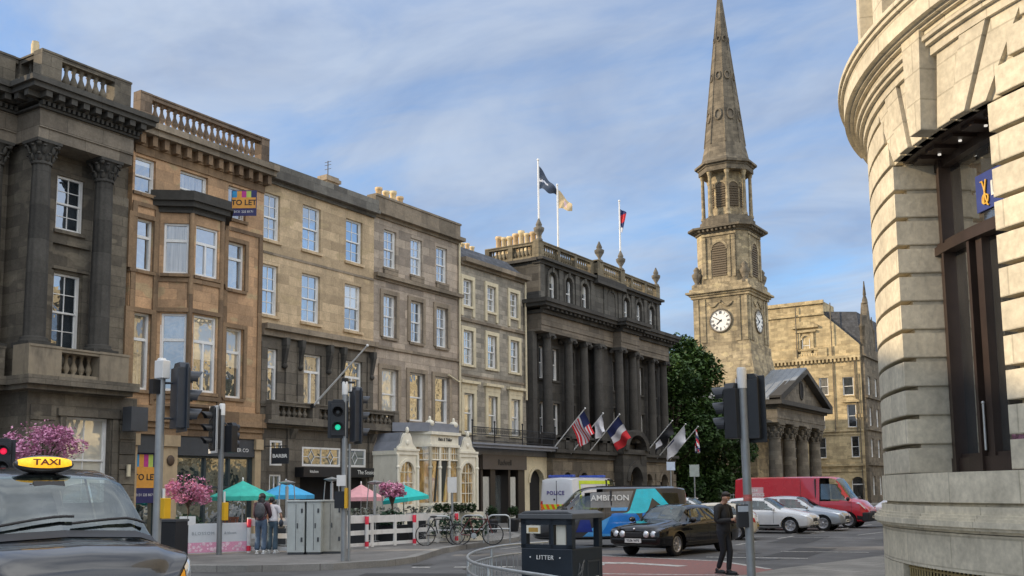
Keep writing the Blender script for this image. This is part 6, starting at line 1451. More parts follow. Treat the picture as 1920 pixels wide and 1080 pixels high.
tb = thing('parking_machine', 'narrow dark post standing in the gap between the pale cabinets', 'post', spot(576, 28.6)); MB().box(-.09, .09, -.1, .1, 0, 1.3).build('body', charcoal, tb, local=True)
# tables, chairs and planters of the terrace
wd = plain('red brown timber', (.16, .06, .035), .6, var=.25)
for i, (u, dep) in enumerate(((420, 30.3), (448, 30.6))):
    t = thing('cafe_chair', ['red-brown cafe chair half hidden behind the banner, left one', 'red-brown cafe chair under the green-turquoise parasol, right one'][i], 'chair', spot(u, dep), rad(20 + 160 * i), group='cafe chairs behind the banner')
    MB().box(-.22, .22, -.22, .22, .43, .47).build('seat', wd, t, local=True); mb = MB()
    for k in range(4): mb.box(-.2 + k * .12, -.14 + k * .12, .19, .22, .47, .95)
    mb.box(-.22, .22, .18, .23, .93, 1.0); mb.build('backrest', wd, t, local=True)
    for sx in (-1, 1):
        for sy in (-1, 1): MB().box(sx * .2 - .02, sx * .2 + .02, sy * .2 - .02, sy * .2 + .02, 0, .43).build('leg', wd, t, local=True)
fl = leafmat('planter flowers', (.06, .12, .05), (.45, .42, .4), 6)
for i, (u, dep) in enumerate(((716, 34.2), (790, 36.0), (655, 32.8))):
    t = thing('planter_box', ['white planter box of mixed flowers behind the long fence, left of the aqua parasol', 'white planter box of mixed flowers behind the long fence, right of the aqua parasol', 'white planter box with low greenery behind the signal pole with the green light'][i], 'planter', spot(u, dep), rad(40), group='white flower planters on the terrace')
    MB().box(-.55, .55, -.18, .18, .70, .95).build('box', w_paint, t, local=True, bevel=.01); MB().box(-.5, .5, -.15, .15, 0, .7).build('stand', black, t, local=True); mb = MB(); leaves(mb, 260, [((dx, 0, 1.02), (.24, .17, .17)) for dx in (-.4, -.13, .13, .4)], .06); mb.build('foliage', fl, t, local=True)
box_m = leafmat('clipped box', (.012, .032, .010), (.03, .065, .016), 5)
for i in range(5):
    u = 822 + i * 15.5
    bush('clipped_shrub', 'one of a row of clipped dark green box balls under the cream bay window', spot(u, 34.6, 1.28 + 0), .2, box_m, 520, .035, cat='shrub', group='clipped box balls under the bay window')
k = thing('planter_box', 'long low planter under the row of clipped box balls', 'planter', spot(853, 34.9, PZ), rad(60)); MB().box(-1.0, 1.0, -.2, .2, 0, .98).build('box', w_cream, k, local=True)
bush('clipped_shrub', 'round clipped shrub in a pot at the left of the dark shop doorway', spot(922, 41.5, PZ + .85), .3, box_m, 700, .045, ([(.2, -.85), (.26, -.4), (.28, -.3), (.05, -.3)], black))
bush('clipped_shrub', 'round clipped shrub in a pot at the right of the dark shop doorway', spot(962, 42.5, PZ + .85), .26, box_m, 600, .045, ([(.2, -.85), (.26, -.4), (.28, -.3), (.05, -.3)], black))
bush('flower_shrub', 'dark tangled plants behind the parked bicycles', spot(835, 33.6, PZ + .55), .5, darkleaf, 700, .06, None, 'shrub', (1.6, .6, .9))
bush('flower_shrub', 'dark tangled plants behind the right-hand bicycle', spot(890, 34.2, PZ + .5), .5, darkleaf, 700, .06, None, 'shrub', (1.4, .6, .85))
# cycle stands and bicycles
def stand(label, u, dep, rz, h=.8, w=.72):
    t = thing('cycle_stand', label, 'cycle stand', spot(u, dep), rz, group='hoop cycle stands on the pavement'); r = .16
    pts = [(-w / 2, 0, 0), (-w / 2, 0, h - r)] + [(-w / 2 + r - r * cos(PI / 2 * k / 5), 0, h - r + r * sin(PI / 2 * k / 5)) for k in range(1, 6)] + [(w / 2 - r + r * sin(PI / 2 * k / 5), 0, h - r + r * cos(PI / 2 * k / 5)) for k in range(0, 6)] + [(w / 2, 0, 0)]
    MB().path(pts, .028, 9).build('hoop', steel, t, local=True); MB().tube((-w / 2, 0, h * .5), (w / 2, 0, h * .5), .02).build('cross_bar', steel, t, local=True)
stand('steel hoop cycle stand with no bicycle, nearest the litter bin', 935, 33.3, rad(33), .9); stand('steel hoop cycle stand behind the right-hand bicycle', 886, 33.2, rad(33), .9); stand('steel hoop cycle stand in front of the white fence with a bicycle', 824, 32.6, rad(33), .9)
def bicycle(label, u, dep, rz, col):
    t = thing('bicycle', label, 'bicycle', spot(u, dep), rz, group='bicycles locked to the stands'); r = .33
    for x in (-.52, .52):
        w = MB().path([(x + r * cos(2 * PI * k / 24), 0, r + r * sin(2 * PI * k / 24)) for k in range(24)], .018, 6, True).build('wheel', black, t, local=True)
        mb = MB()
        for k in range(14): mb.tube((x, 0, r), (x + r * cos(2 * PI * k / 14), 0, r + r * sin(2 * PI * k / 14)), .003, n=4)
        mb.tube((x, -.05, r), (x, .05, r), .025); mb.build('spokes', steel, w, local=True)
    bb, st, ht, rr_ = (-.08, 0, .29), (-.22, 0, .82), (.36, 0, .80), (-.52, 0, .33)
    mb = MB()
    for a, b in ((bb, st), (st, ht), (bb, ht), (rr_, st), (rr_, bb), (ht, (.52, 0, .33)), (ht, (.33, 0, .95))): mb.tube(a, b, .018, n=7)
    mb.build('frame', col, t, local=True); MB().path([(.33, -.26, 1.0), (.36, -.1, .97), (.33, 0, .97), (.36, .1, .97), (.33, .26, 1.0)], .014, 6).build('handlebar', black, t, local=True)
    MB().sphere((-.24, 0, .9), .12, 10, 6, (1.1, .5, .3)).tube((-.22, 0, .8), (-.23, 0, .9), .014).build('saddle', black, t, local=True)
    mb = MB().lathe([(.09, -.01), (.09, .01)], n=16, M=Matrix.Translation((-.08, -.04, .29)) @ Matrix.Rotation(PI / 2, 4, 'X')); mb.tube((-.08, -.06, .29), (.03, -.06, .18), .01, n=6); mb.tube((-.08, .06, .29), (-.19, .06, .4), .01, n=6); mb.build('crank', steel, t, local=True)
bicycle('dark bicycle with red details leaning on the right-hand hoop stand', 893, 32.2, rad(28), plain('dark red bike frame', (.12, .03, .03), .4)); bicycle('black bicycle parked against the white fence', 826, 32.2, rad(60), black)
MB()
# ------------------------------------------------------------------ litter bin and guard rail
p = at_depth(1052, 925, 14.35); p.z = .035; bin_m = plain('dark blue-grey bin', (.016, .024, .034), .45, var=.15); bz = ang(cw(.80, -.60))
lb_ = thing('litter_bin', 'big dark square litter bin with flat roof and open slots, inside the guard rail', 'bin', p, bz)
W_, D_ = .86, .78; HB = 1.0; HT = 1.40
MB().box(-W_ / 2, W_ / 2, -D_ / 2, D_ / 2, 0, HB).build('body', bin_m, lb_, local=True, bevel=.015)
mb = MB()
for sx in (-1, 1):
    for sy in (-1, 1): mb.box(sx * (W_ / 2 - .045) - .045, sx * (W_ / 2 - .045) + .045, sy * (D_ / 2 - .045) - .045, sy * (D_ / 2 - .045) + .045, HB, HT)
mb.box(-W_ / 2, -W_ / 2 + .02, -D_ / 2 + .0, D_ / 2, HT - .08, HT); mb.box(-W_ / 2 + .02, W_ / 2, -D_ / 2, -D_ / 2 + .02, HT - .08, HT); mb.box(-W_ / 2, W_ / 2, -D_ / 2, -D_ / 2 + .02, HB, HB + .05); mb.box(.08, .12, -D_ / 2, -D_ / 2 + .02, HB, HT)
mb.build('corner_post', bin_m, lb_, local=True)
MB().box(-W_ / 2 - .03, W_ / 2 + .03, -D_ / 2 - .03, D_ / 2 + .03, HT, HT + .07).prism([(-W_ / 2 - .03, HT + .07), (W_ / 2 + .03, HT + .07), (W_ / 2 - .08, HT + .11), (-W_ / 2 + .08, HT + .11)], 'y', -D_ / 2, D_ / 2).build('roof', plain('bin roof grey', (.10, .105, .11), .5), lb_, local=True, bevel=.01)
for tx_, xo in (('•', -.25), ('LITTER', 0), ('•', .25)): lettering(tx_, .085, white_t, lb_, (-.02 + xo, -D_ / 2 - .003, HB - .13), (0, -1, 0), local=True, space=1.15)
MB().box(-.33, -.1, -D_ / 2 - .004, -D_ / 2 + .015, HT - .2, HT - .09).build('notice', w_cream, lb_, local=True); MB().box(-.29, -.13, -D_ / 2 - .008, -D_ / 2 + .0, HT - .18, HT - .12).build('notice_text', plain('ochre print', (.5, .3, .07), .5), lb_, local=True)
mb = MB(); x = W_ / 2
for a in ((-.02, -.0, .2, .82), (.28, .3, .2, .82)): mb.box(x - .01, x + .008, a[0], a[1], a[2], a[3])
for z in (.2, .8): mb.box(x - .01, x + .008, -.02, .3, z, z + .02)
mb.build('door', charcoal, lb_, local=True)
mb = MB(); rr = random.Random(2)
for k in range(4):
    c = Vector((x + .003, -.24 + .03 * k, .55 + .08 * k)); mb.path([c + Vector((0, .07 * cos(t * 1.3 + k), .07 * sin(t * 1.9 + k))) for t in range(6)], .007, 4)
mb.build('graffiti', plain('faint grey graffiti', (.16, .17, .18), .6), lb_, local=True); MB().box(x, x + .006, .2, .27, .5, .6).build('sticker', plain('white sticker', (.55, .55, .55), .5, var=.5, scale=40), lb_, local=True)
MB().box(W_ / 2 - .3, W_ / 2 - .14, -.33, -.25, HB - .04, HT - .02).build('poster', w_cream, lb_, local=True)
gpts = [Vector(q) for q in ((-8.33, 13.9), (-8.45, 13.08), (-8.32, 12.3), (-7.98, 11.4), (-7.4, 10.4), (-6.65, 9.5), (-5.8, 8.85), (-4.9, 8.3), (-4.0, 7.6))]
fine = []
for i in range(len(gpts) - 1):
    a, b, c, d = gpts[max(0, i - 1)], gpts[i], gpts[i + 1], gpts[min(len(gpts) - 1, i + 2)]
    for k in range(8): t = k / 8; fine.append(.5 * ((2 * b) + (c - a) * t + (2 * a - 5 * b + 4 * c - d) * t * t + (3 * b - a - 3 * c + d) * t ** 3))
gr = thing('guard_rail', 'curved galvanised pedestrian guard rail wrapping round the litter bin', 'railing', (gpts[4].x, gpts[4].y, .035)); o = Vector((gpts[4].x, gpts[4].y))
mb = MB(); L = [q - o for q in fine]
mb.path([(q.x, q.y, .98) for q in L], .018, 9); mb.path([(q.x, q.y, .84) for q in L], .014, 7); mb.path([(q.x, q.y, .12) for q in L], .017, 7); mb.build('rail', steel, gr, local=True)
mb = MB(); acc = 0
for a, b in zip(L[:-1], L[1:]):
    acc += (b - a).length
    if acc > .105: acc = 0; mb.tube((b.x, b.y, .12), (b.x, b.y, .84), .0085, n=6)
mb.build('bars', steel, gr, local=True)
for k in (2, 16, 30, 44, 60): q = L[k]; MB().tube((q.x, q.y, 0), (q.x, q.y, .98), .022).build('post', steel, gr, local=True)
# ------------------------------------------------------------------ vehicles: lofted bodies, +x is the front
def paint(name, col, flake=.0, rough=.3, dirt=.12):
    m = plain(name, col, rough, var=.05, scale=3, coat=.9, dirt=dirt, dirtcol=tuple(min(.3, c * .5 + .05) for c in col)); b = m.node_tree.nodes['Principled BSDF']; b.inputs['Metallic'].default_value = flake
    nt = NT(m.node_tree); src = b.inputs['Base Color'].links[0].from_socket; nt.link(nt.mix(nt.new('ShaderNodeNewGeometry').outputs['Backfacing'], src, (.02, .02, .02, 1)), b.inputs['Base Color']); return m
seat_m = plain('seat cloth', (.05, .05, .055), .9, var=.3); g_car = car_glass('car glass', (.34, .38, .37), .10); g_screen = car_glass('windscreen', (.45, .52, .5), .08)
rubber = plain('tyre rubber', (.016, .016, .017), .85); alloy = plain('alloy', (.50, .50, .52), .3, metal=.8); trim = plain('black trim', (.018, .018, .02), .5); lampg = glass('lamp glass', (.62, .64, .66), .35, wav=0, var=.15); redlamp = plain('red lamp', (.5, .02, .03), .2, coat=.8); amber = plain('amber lamp', (.85, .35, .02), .25, coat=.6); plate_w = plain('white number plate', (.74, .74, .70), .4); plate_y = plain('yellow number plate', (.75, .52, .04), .4); chrome = plain('chrome', (.7, .7, .72), .12, metal=1)
def pchip(xs, ys, x):
    n = len(xs)
    if x <= xs[0]: return ys[0]
    if x >= xs[-1]: return ys[-1]
    i = max(k for k in range(n - 1) if xs[k] <= x); d = [(ys[k + 1] - ys[k]) / (xs[k + 1] - xs[k]) for k in range(n - 1)]
    def m(k):
        if k == 0: return d[0]
        if k == n - 1: return d[-1]
        return 0 if d[k - 1] * d[k] <= 0 else 2 * d[k - 1] * d[k] / (d[k - 1] + d[k])
    h = xs[i + 1] - xs[i]; t = (x - xs[i]) / h
    return (2 * t ** 3 - 3 * t * t + 1) * ys[i] + (t ** 3 - 2 * t * t + t) * h * m(i) + (3 * t * t - 2 * t ** 3) * ys[i + 1] + (t ** 3 - t * t) * h * m(i + 1)
class Car:
    def __init__(s, st, boxy=0.0): s.st = st; s.xs = [q[0] for q in st]; s.boxy = boxy; s.cols = [[q[k] for q in st] for k in range(1, 6)]
    def sec(s, x):
        zb, zl, zt, w, wt = (pchip(s.xs, c, x) for c in s.cols); k = s.boxy
        return [(0, zb), (.8 * w, zb), (.965 * w, zb + .07), (w, zb + .42 * (zl - zb)), (.99 * w, zl - .05), ((.955 + .03 * k) * w, zl), (wt, zt - .07 + .02 * k), (.8 * wt, zt - .008), (0, zt + .022)]
    def pt(s, x, u):
        P = s.sec(x); i = min(7, int(u)); t = u - i
        a, b, c, d = P[max(0, i - 1)], P[i], P[i + 1], P[min(8, i + 2)]
        f = [.5 * (2 * b[k] + (c[k] - a[k]) * t * .55 + (-2 * b[k] * .0 + 0) * 0) for k in (0, 1)]
        # straight segments with eased corners: plain linear keeps panels crisp
        return Vector((x, b[0] + (c[0] - b[0]) * t, b[1] + (c[1] - b[1]) * t))
    def body(s, name, mat, parent, arches, nx=7, holes=()):
        mb = MB(); X = []
        for i in range(len(s.xs) - 1):
            for k in range(nx): X.append(s.xs[i] + (s.xs[i + 1] - s.xs[i]) * k / nx)
        X.append(s.xs[-1]); us = [0, 1, 1.5, 2, 2.5, 3, 3.5, 4, 4.5, 5, 5.1, 5.25, 5.5, 5.75, 5.9, 6, 6.5, 7, 7.5, 8]; n = len(us); ring = 2 * n - 2; v = []
        for x in X:
            R = [s.pt(x, u) for u in us]; v += [tuple(p) for p in R] + [(p.x, -p.y, p.z) for p in R[-2:0:-1]]
        f = []
        for i in range(len(X) - 1):
            for k in range(ring): f.append((i * ring + (k + 1) % ring, (i + 1) * ring + (k + 1) % ring, (i + 1) * ring + k, i * ring + k))
        f.append(tuple(reversed(range(ring)))); f.append(tuple(range((len(X) - 1) * ring, len(X) * ring)))
        mb.add(v, f, None, True); o = mb.build(name, mat, parent, local=True)
        if arches:
            cut = MB()
            for ax, ar, yo in arches:
                for sg in (-1, 1): cut.tube((ax, sg * (yo - .32), ar[1]), (ax, sg * (yo + .3), ar[1]), ar[0], n=26)
            c = cut.build('arch', trim, parent, local=True); bm = o.modifiers.new('b', 'BOOLEAN'); bm.object = c; bm.operation = 'DIFFERENCE'; bm.solver = 'EXACT'
            bpy.context.view_layer.update(); me = bpy.data.meshes.new_from_object(o.evaluated_get(bpy.context.evaluated_depsgraph_get())); o.modifiers.clear(); o.data = me; bpy.data.objects.remove(c)
            for p in me.polygons: p.use_smooth = True
        if holes:
            import bmesh
            bm = bmesh.new(); bm.from_mesh(o.data); kill = []
            for f in bm.faces:
                c = f.calc_center_median()
                for kind, a, b, a2, b2 in holes:      # screen: x range above the shoulder; side: slanted opening
                    P = s.sec(c.x)
                    if kind == 'screen' and a < c.x < b and c.z > P[6][1] - .005 and abs(f.normal.y) < .8: kill.append(f); break
                    if kind == 'side':
                        z0, z1 = P[5][1] + .04, P[6][1] - .03; t = (c.z - z0) / max(.01, z1 - z0)
                        if 0 < t < 1 and a + (a2 - a) * t < c.x < b + (b2 - b) * t and abs(f.normal.y) > .3: kill.append(f); break
            bmesh.ops.delete(bm, geom=kill, context='FACES'); bm.to_mesh(o.data); bm.free()
        o.data.set_sharp_from_angle(angle=rad(32)); return o
    def patch(s, name, mat, parent, c, both=True, nx=10, nu=4, off=.006, over=False, mb=None):
        """c = four (x,u) corners: lower rear, lower front, upper front, upper rear"""
        own = mb is None; mb = mb or MB()
        for sg in ((1, -1) if both else (1,)):
            g = []
            for j in range(nu + 1):
                tj = j / nu; row = []
                for i in range(nx + 1):
                    ti = i / nx; lo = Vector(c[0]) * (1 - ti) + Vector(c[1]) * ti; hi = Vector(c[3]) * (1 - ti) + Vector(c[2]) * ti; q = lo * (1 - tj) + hi * tj
                    p = s.pt(q.x, q.y); e = .01; du = s.pt(q.x, min(8, q.y + e)) - s.pt(q.x, max(0, q.y - e)); dx = s.pt(q.x + e, q.y) - s.pt(q.x - e, q.y); nrm = dx.cross(du)
                    nrm = nrm.normalized() if nrm.length > 1e-9 else Vector((0, 0, 1))
                    if nrm.y < 0 and abs(nrm.y) > abs(nrm.z): nrm = -nrm
                    if abs(nrm.z) >= abs(nrm.y) and nrm.z < 0 and q.y > 4: nrm = -nrm
                    p = p + nrm * off; row.append((p.x, p.y * sg, p.z))
                g.append(row)
            o = [p for r in g for p in r]; F = []
            for j in range(nu):
                for i in range(nx): q = (j * (nx + 1) + i, j * (nx + 1) + i + 1, (j + 1) * (nx + 1) + i + 1, (j + 1) * (nx + 1) + i); F.append(q if sg < 0 else q[::-1])
            mb.add(o, F, None, True)
        return mb.build(name, mat, parent, local=True) if own else mb
def wheel(parent, x, y, r, wd=.2, spokes=5, rimcol=None, dark=False):
    sg = 1 if y > 0 else -1; M = Matrix.Translation((x, y, r)) @ Matrix.Rotation(-sg * PI / 2, 4, 'X')
    R = .66 * r
    t = MB().lathe([(R, -wd), (r * .96, -wd), (r, -wd * .85), (r, -wd * .12), (r * .95, 0), (R + .01, .005), (R - .005, -.02)], n=32, M=M, caps=False).build('wheel', rubber, parent, local=True)
    mb = MB(); mb.lathe([(R, -.10), (R + .012, -.0), (R - .02, .004), (R - .035, -.03), (R - .05, -.06), (.02, -.065)], n=32, M=M, caps=False)
    for k in range(spokes):
        a = 2 * PI * k / spokes; K = M @ Matrix.Rotation(a, 4, 'Z'); w = .05 if spokes < 8 else .022
        mb.add([(.03, -w * .7, -.02), (R - .01, -w, -.015), (R - .01, w, -.015), (.03, w * .7, -.02), (.03, -w * .7, -.07), (R - .01, -w, -.07), (R - .01, w, -.07), (.03, w * .7, -.07)], [(0, 1, 2, 3), (0, 4, 5, 1), (2, 6, 7, 3), (1, 5, 6, 2)], K)
    mb.lathe([(.06, -.06), (.055, -.012), (.02, -.008)], n=14, M=M)
    mb.build('rim', rimcol or alloy, t, local=True)
    MB().lathe([(R - .05, -.085), (.01, -.084)], n=20, M=M).build('brake_disc', trim, t, local=True); return t
def wheels(parent, xs, y, r, **k):
    for x in xs:
        for s_ in (1, -1): wheel(parent, x, s_ * y, r, **k)
def plate(parent, txt, x, z, face, mat, w=.52, h=.115):
    o = MB().box(x - .01, x + .01, -w / 2, w / 2, z - h / 2, z + h / 2).build('number_plate', mat, parent, local=True); lettering(txt, h * .82, trim, o, (x + .011 * face, 0, z), (face, 0, 0), local=True, bold=True, depth=.002)
def mirror(parent, x, y, z, mat, s_=1.0):
    for sg in (1, -1):
        MB().sphere((x, sg * y, z), .11 * s_, 12, 8, (.6, 1.0, .72)).tube((x, sg * (y - .12), z - .05), (x, sg * y, z), .02).build('mirror', mat, parent, local=True)
def vehicle(name, label, cat, loc, head, scale=1.0, group=None):
    t = thing(name, label, cat, loc, ang(head), group); t.scale = (scale,) * 3; return t

def car_parts(t, C, mat, x_cowl, x_roof, x_rroof, x_rear, arches, r, yw, belt_pad=.2, spokes=5, glassm=g_car, screen=g_screen, rimcol=None, pill=None, side=True):
    mid = pill if pill is not None else (x_roof + x_rroof) / 2 - .05
    C.body('body', mat, t, [(ax, (r * 1.14, r * 1.0), yw) for ax in arches], nx=12, holes=[('screen', x_roof + .05, x_cowl - .05, 0, 0), ('screen', x_rear + .05, x_rroof - .06, 0, 0), ('side', mid + .05, x_cowl - .14, mid + .05, x_roof + .02), ('side', x_rear + .32, mid - .05, x_rroof + .08, mid - .05)])
    im = MB(); zb = C.sec(0)[5][1]; zr = C.sec(0)[8][1]; w = C.sec(0)[6][0]; sx = x_roof - .35
    im.box(x_rear + .3, x_cowl - .1, -w - .15, w + .15, zb - .42, zb - .38); im.box(x_cowl - .55, x_cowl - .12, -w - .12, w + .12, zb - .3, zb - .02)
    for q in (sx, sx - .85):
        for sg in (1, -1): im.box(q - .12, q + .02, sg * .38 - .24, sg * .38 + .24, zb - .4, zb + .16); im.box(q - .1, q, sg * .38 - .12, sg * .38 + .12, zb + .2, zb + .36); im.tube((q - .05, sg * .38, zb + .1), (q - .05, sg * .38, zb + .25), .02, n=6)
    im.build('interior', seat_m, t, local=True, bevel=.03)
    MB().path([(x_cowl - .62, .38 + .17 * cos(2 * PI * k / 16), zb + .02 + .17 * sin(2 * PI * k / 16)) for k in range(16)], .014, 6, True).build('steering_wheel', trim, t, local=True)
    C.patch('windscreen', screen, t, ((x_roof + .02, 6.0), (x_cowl, 6.0), (x_cowl, 8), (x_roof + .02, 8)), nx=8, nu=6, off=.008)
    C.patch('rear_window', glassm, t, ((x_rear, 6.1), (x_rroof - .03, 6.1), (x_rroof - .03, 8), (x_rear, 8)), nx=8, nu=6, off=.008)
    if side:
        C.patch('side_window', glassm, t, ((mid + .05, 5.12), (x_cowl - .14, 5.12), (x_roof + .02, 5.86), (mid + .05, 5.88)), off=.008)
        C.patch('side_window', glassm, t, ((x_rear + .32, 5.15), (mid - .05, 5.12), (mid - .05, 5.88), (x_rroof + .08, 5.84)), off=.008)
    wheels(t, arches, yw, r, spokes=spokes, rimcol=rimcol)
    dm = MB()
    xd = ((pill if pill is not None else (x_roof + x_rroof) / 2 - .05), x_cowl - .25)
    for x in xd + ((x_rear + .75),):
        C.patch('d', trim, t, ((x - .006, 2.6), (x + .006, 2.6), (x + .006, 4.95), (x - .006, 4.95)), nx=1, nu=8, off=.003, mb=dm)
    C.patch('d', trim, t, ((arches[1] + r * 1.3, 2.05), (arches[0] - r * 1.3, 2.05), (arches[0] - r * 1.3, 2.4), (arches[1] + r * 1.3, 2.4)), nx=8, nu=1, off=.003, mb=dm)
    dm.build('door_seams', trim, t, local=True)
    hm = MB()
    for x in (mid - .1 if side else xd[0], x_rear + .85):
        C.patch('h', trim, t, ((x, 4.45), (x + .18, 4.45), (x + .18, 4.75), (x, 4.75)), nx=2, nu=1, off=.02, mb=hm)
    hm.build('door_handle', mat, t, local=True)
# ---- black saloon coming down the street
p = on_ground(1258, 1030); p = Vector((-12.1, 27.6, 0))
jg = vehicle('saloon_car', 'black saloon car with four round headlights coming towards the camera', 'car', p, Vector((-.12, -1, 0)), 1.0)
jag_m = paint('black car paint', (.006, .006, .007), .0, .12, .0); jag_m.node_tree.nodes['Principled BSDF'].inputs['Specular IOR Level'].default_value = .12; jag_m.node_tree.nodes['Principled BSDF'].inputs['Coat Weight'].default_value = .75
J = Car([(-2.34, .45, .70, .74, .60, .50), (-2.24, .32, .84, .90, .80, .64), (-1.85, .25, .91, .985, .875, .68), (-1.4, .22, .92, 1.10, .892, .62), (-.75, .21, .915, 1.375, .897, .58), (-.1, .21, .90, 1.40, .897, .58), (.42, .21, .89, 1.365, .897, .575), (1.15, .22, .87, .985, .892, .68), (1.45, .22, .845, .93, .888, .70), (1.95, .24, .80, .875, .875, .68), (2.2, .27, .755, .83, .855, .64), (2.31, .30, .71, .775, .81, .58), (2.36, .36, .66, .70, .74, .50)])
car_parts(jg, J, jag_m, 1.12, .43, -.78, -1.38, (1.42, -1.30), .325, .80, spokes=10)
for y in (.60, .38):
    for sg in (1, -1):
        M = Matrix.Translation((2.345 if y < .5 else 2.32, sg * y, .615)) @ Matrix.Rotation(PI / 2, 4, 'Y')
        h = MB().lathe([(.085, -.06), (.095, .0), (.085, .03), (.05, .05), (.01, .055)], n=18, M=M).build('headlight', lampg, jg, local=True); MB().lathe([(.098, -.02), (.104, .02), (.09, .03)], n=18, M=M, caps=False).build('bezel', chrome, h, local=True)
MB().box(2.30, 2.385, -.27, .27, .53, .68).build('grille', trim, jg, local=True, bevel=.03); MB().sphere((2.33, 0, .76), .035, 8, 6, (1.6, 1, 1)).build('bonnet_badge', chrome, jg, local=True)
mb = MB(); J.patch('b', trim, jg, ((1.9, 2.1), (2.3, 2.1), (2.3, 3.0), (1.9, 3.0)), off=.008, mb=mb); mb.box(2.2, 2.395, -.72, .72, .40, .50); mb.build('bumper_trim', jag_m, jg, local=True, bevel=.02); plate(jg, 'YL06 WFS', 2.41, .45, 1, plate_w)
mirror(jg, .88, 1.0, .98, jag_m); mb = MB()
for z in (.36,): mb.box(-.9, 1.0, -.905, .905, z, z + .03)
mb.build('side_trim', trim, jg, local=True)
for sg in (1, -1): MB().box(2.05, 2.27, sg * .62 - .1, sg * .62 + .1, .33, .39).build('fog_light', lampg, jg, local=True, bevel=.01)
# ---- parked and moving cars behind
def hatch(name, label, p, head, col, flake, L=1.0, spokes=5, rear_plate=True, tall=1.0, group='cars waiting beyond the junction', dirt=.1):
    m = paint(name + ' paint ' + label[:8], col, flake, .28, dirt); t = vehicle(name, label, 'car', p, head, L, group)
    k = tall
    C = Car([(-2.10, .42, .72 * k, .78 * k, .66, .52), (-2.02, .30, .86 * k, .98 * k, .80, .62), (-1.78, .24, .93 * k, 1.16 * k, .87, .60), (-1.25, .21, .94 * k, 1.40 * k, .89, .575), (-.5, .2, .93 * k, 1.455 * k, .893, .58), (.2, .2, .915 * k, 1.42 * k, .893, .58), (.95, .21, .90 * k, 1.02 * k, .89, .68), (1.3, .22, .86 * k, .95 * k, .885, .70), (1.8, .24, .78 * k, .85 * k, .865, .64), (2.03, .27, .72 * k, .80 * k, .835, .60), (2.11, .31, .66 * k, .725 * k, .77, .52), (2.15, .38, .60, .645, .68, .44)])
    car_parts(t, C, m, .93, .18, -1.22, -1.80, (1.33, -1.27), .325, .80, spokes=spokes)
    C.patch('headlight', lampg, t, ((1.72, 4.2), (2.06, 3.9), (2.04, 4.9), (1.78, 5.0)), nx=6, nu=4, off=.012)
    C.patch('tail_light', redlamp, t, ((-2.06, 3.6), (-1.85, 3.6), (-1.80, 4.9), (-2.02, 4.9)), nx=5, nu=4, off=.012)
    MB().box(2.06, 2.16, -.32, .32, .46, .62).build('grille', trim, t, local=True, bevel=.02); MB().box(1.98, 2.13, -.62, .62, .29, .38).build('bumper_trim', trim, t, local=True, bevel=.01)
    plate(t, 'SK11 VBA', 2.165, .42, 1, plate_w); plate(t, 'SN13 KXE', -2.115, .60, -1, plate_y); mirror(t, .72, .99, .98 * k, m, .9); return t
a = at_depth(1462, 925, 41.9); hatch('hatchback_car', 'white parked hatchback with silver five-spoke wheels facing right, nearest of the parked row', Vector((-14.35, 41.6, 0)), Vector((1, .03, 0)), (.72, .73, .74), 0, 1.0)
hatch('hatchback_car', 'silver-grey car parked behind the white hatchback, its nose in front of the red van', Vector((-13.9, 44.6, 0)), Vector((1, .03, 0)), (.42, .45, .48), .5, 1.02)
hatch('small_car', 'cream small car seen from its rear corner between the man and the white hatchback', Vector((-14.4, 35.6, 0)), Vector((-1, -.25, 0)), (.66, .60, .47), 0, .86, tall=1.06)
hatch('hatchback_car', 'white car half hidden by the corner building, right of the red van', Vector((-9.6, 49.5, 0)), Vector((.9, -.3, 0)), (.70, .72, .74), 0, 1.0)
hatch('hatchback_car', 'white car roof just showing behind the black saloon, left of the man', Vector((-19.2, 45.0, 0)), Vector((1, .1, 0)), (.68, .70, .72), 0, 1.0)
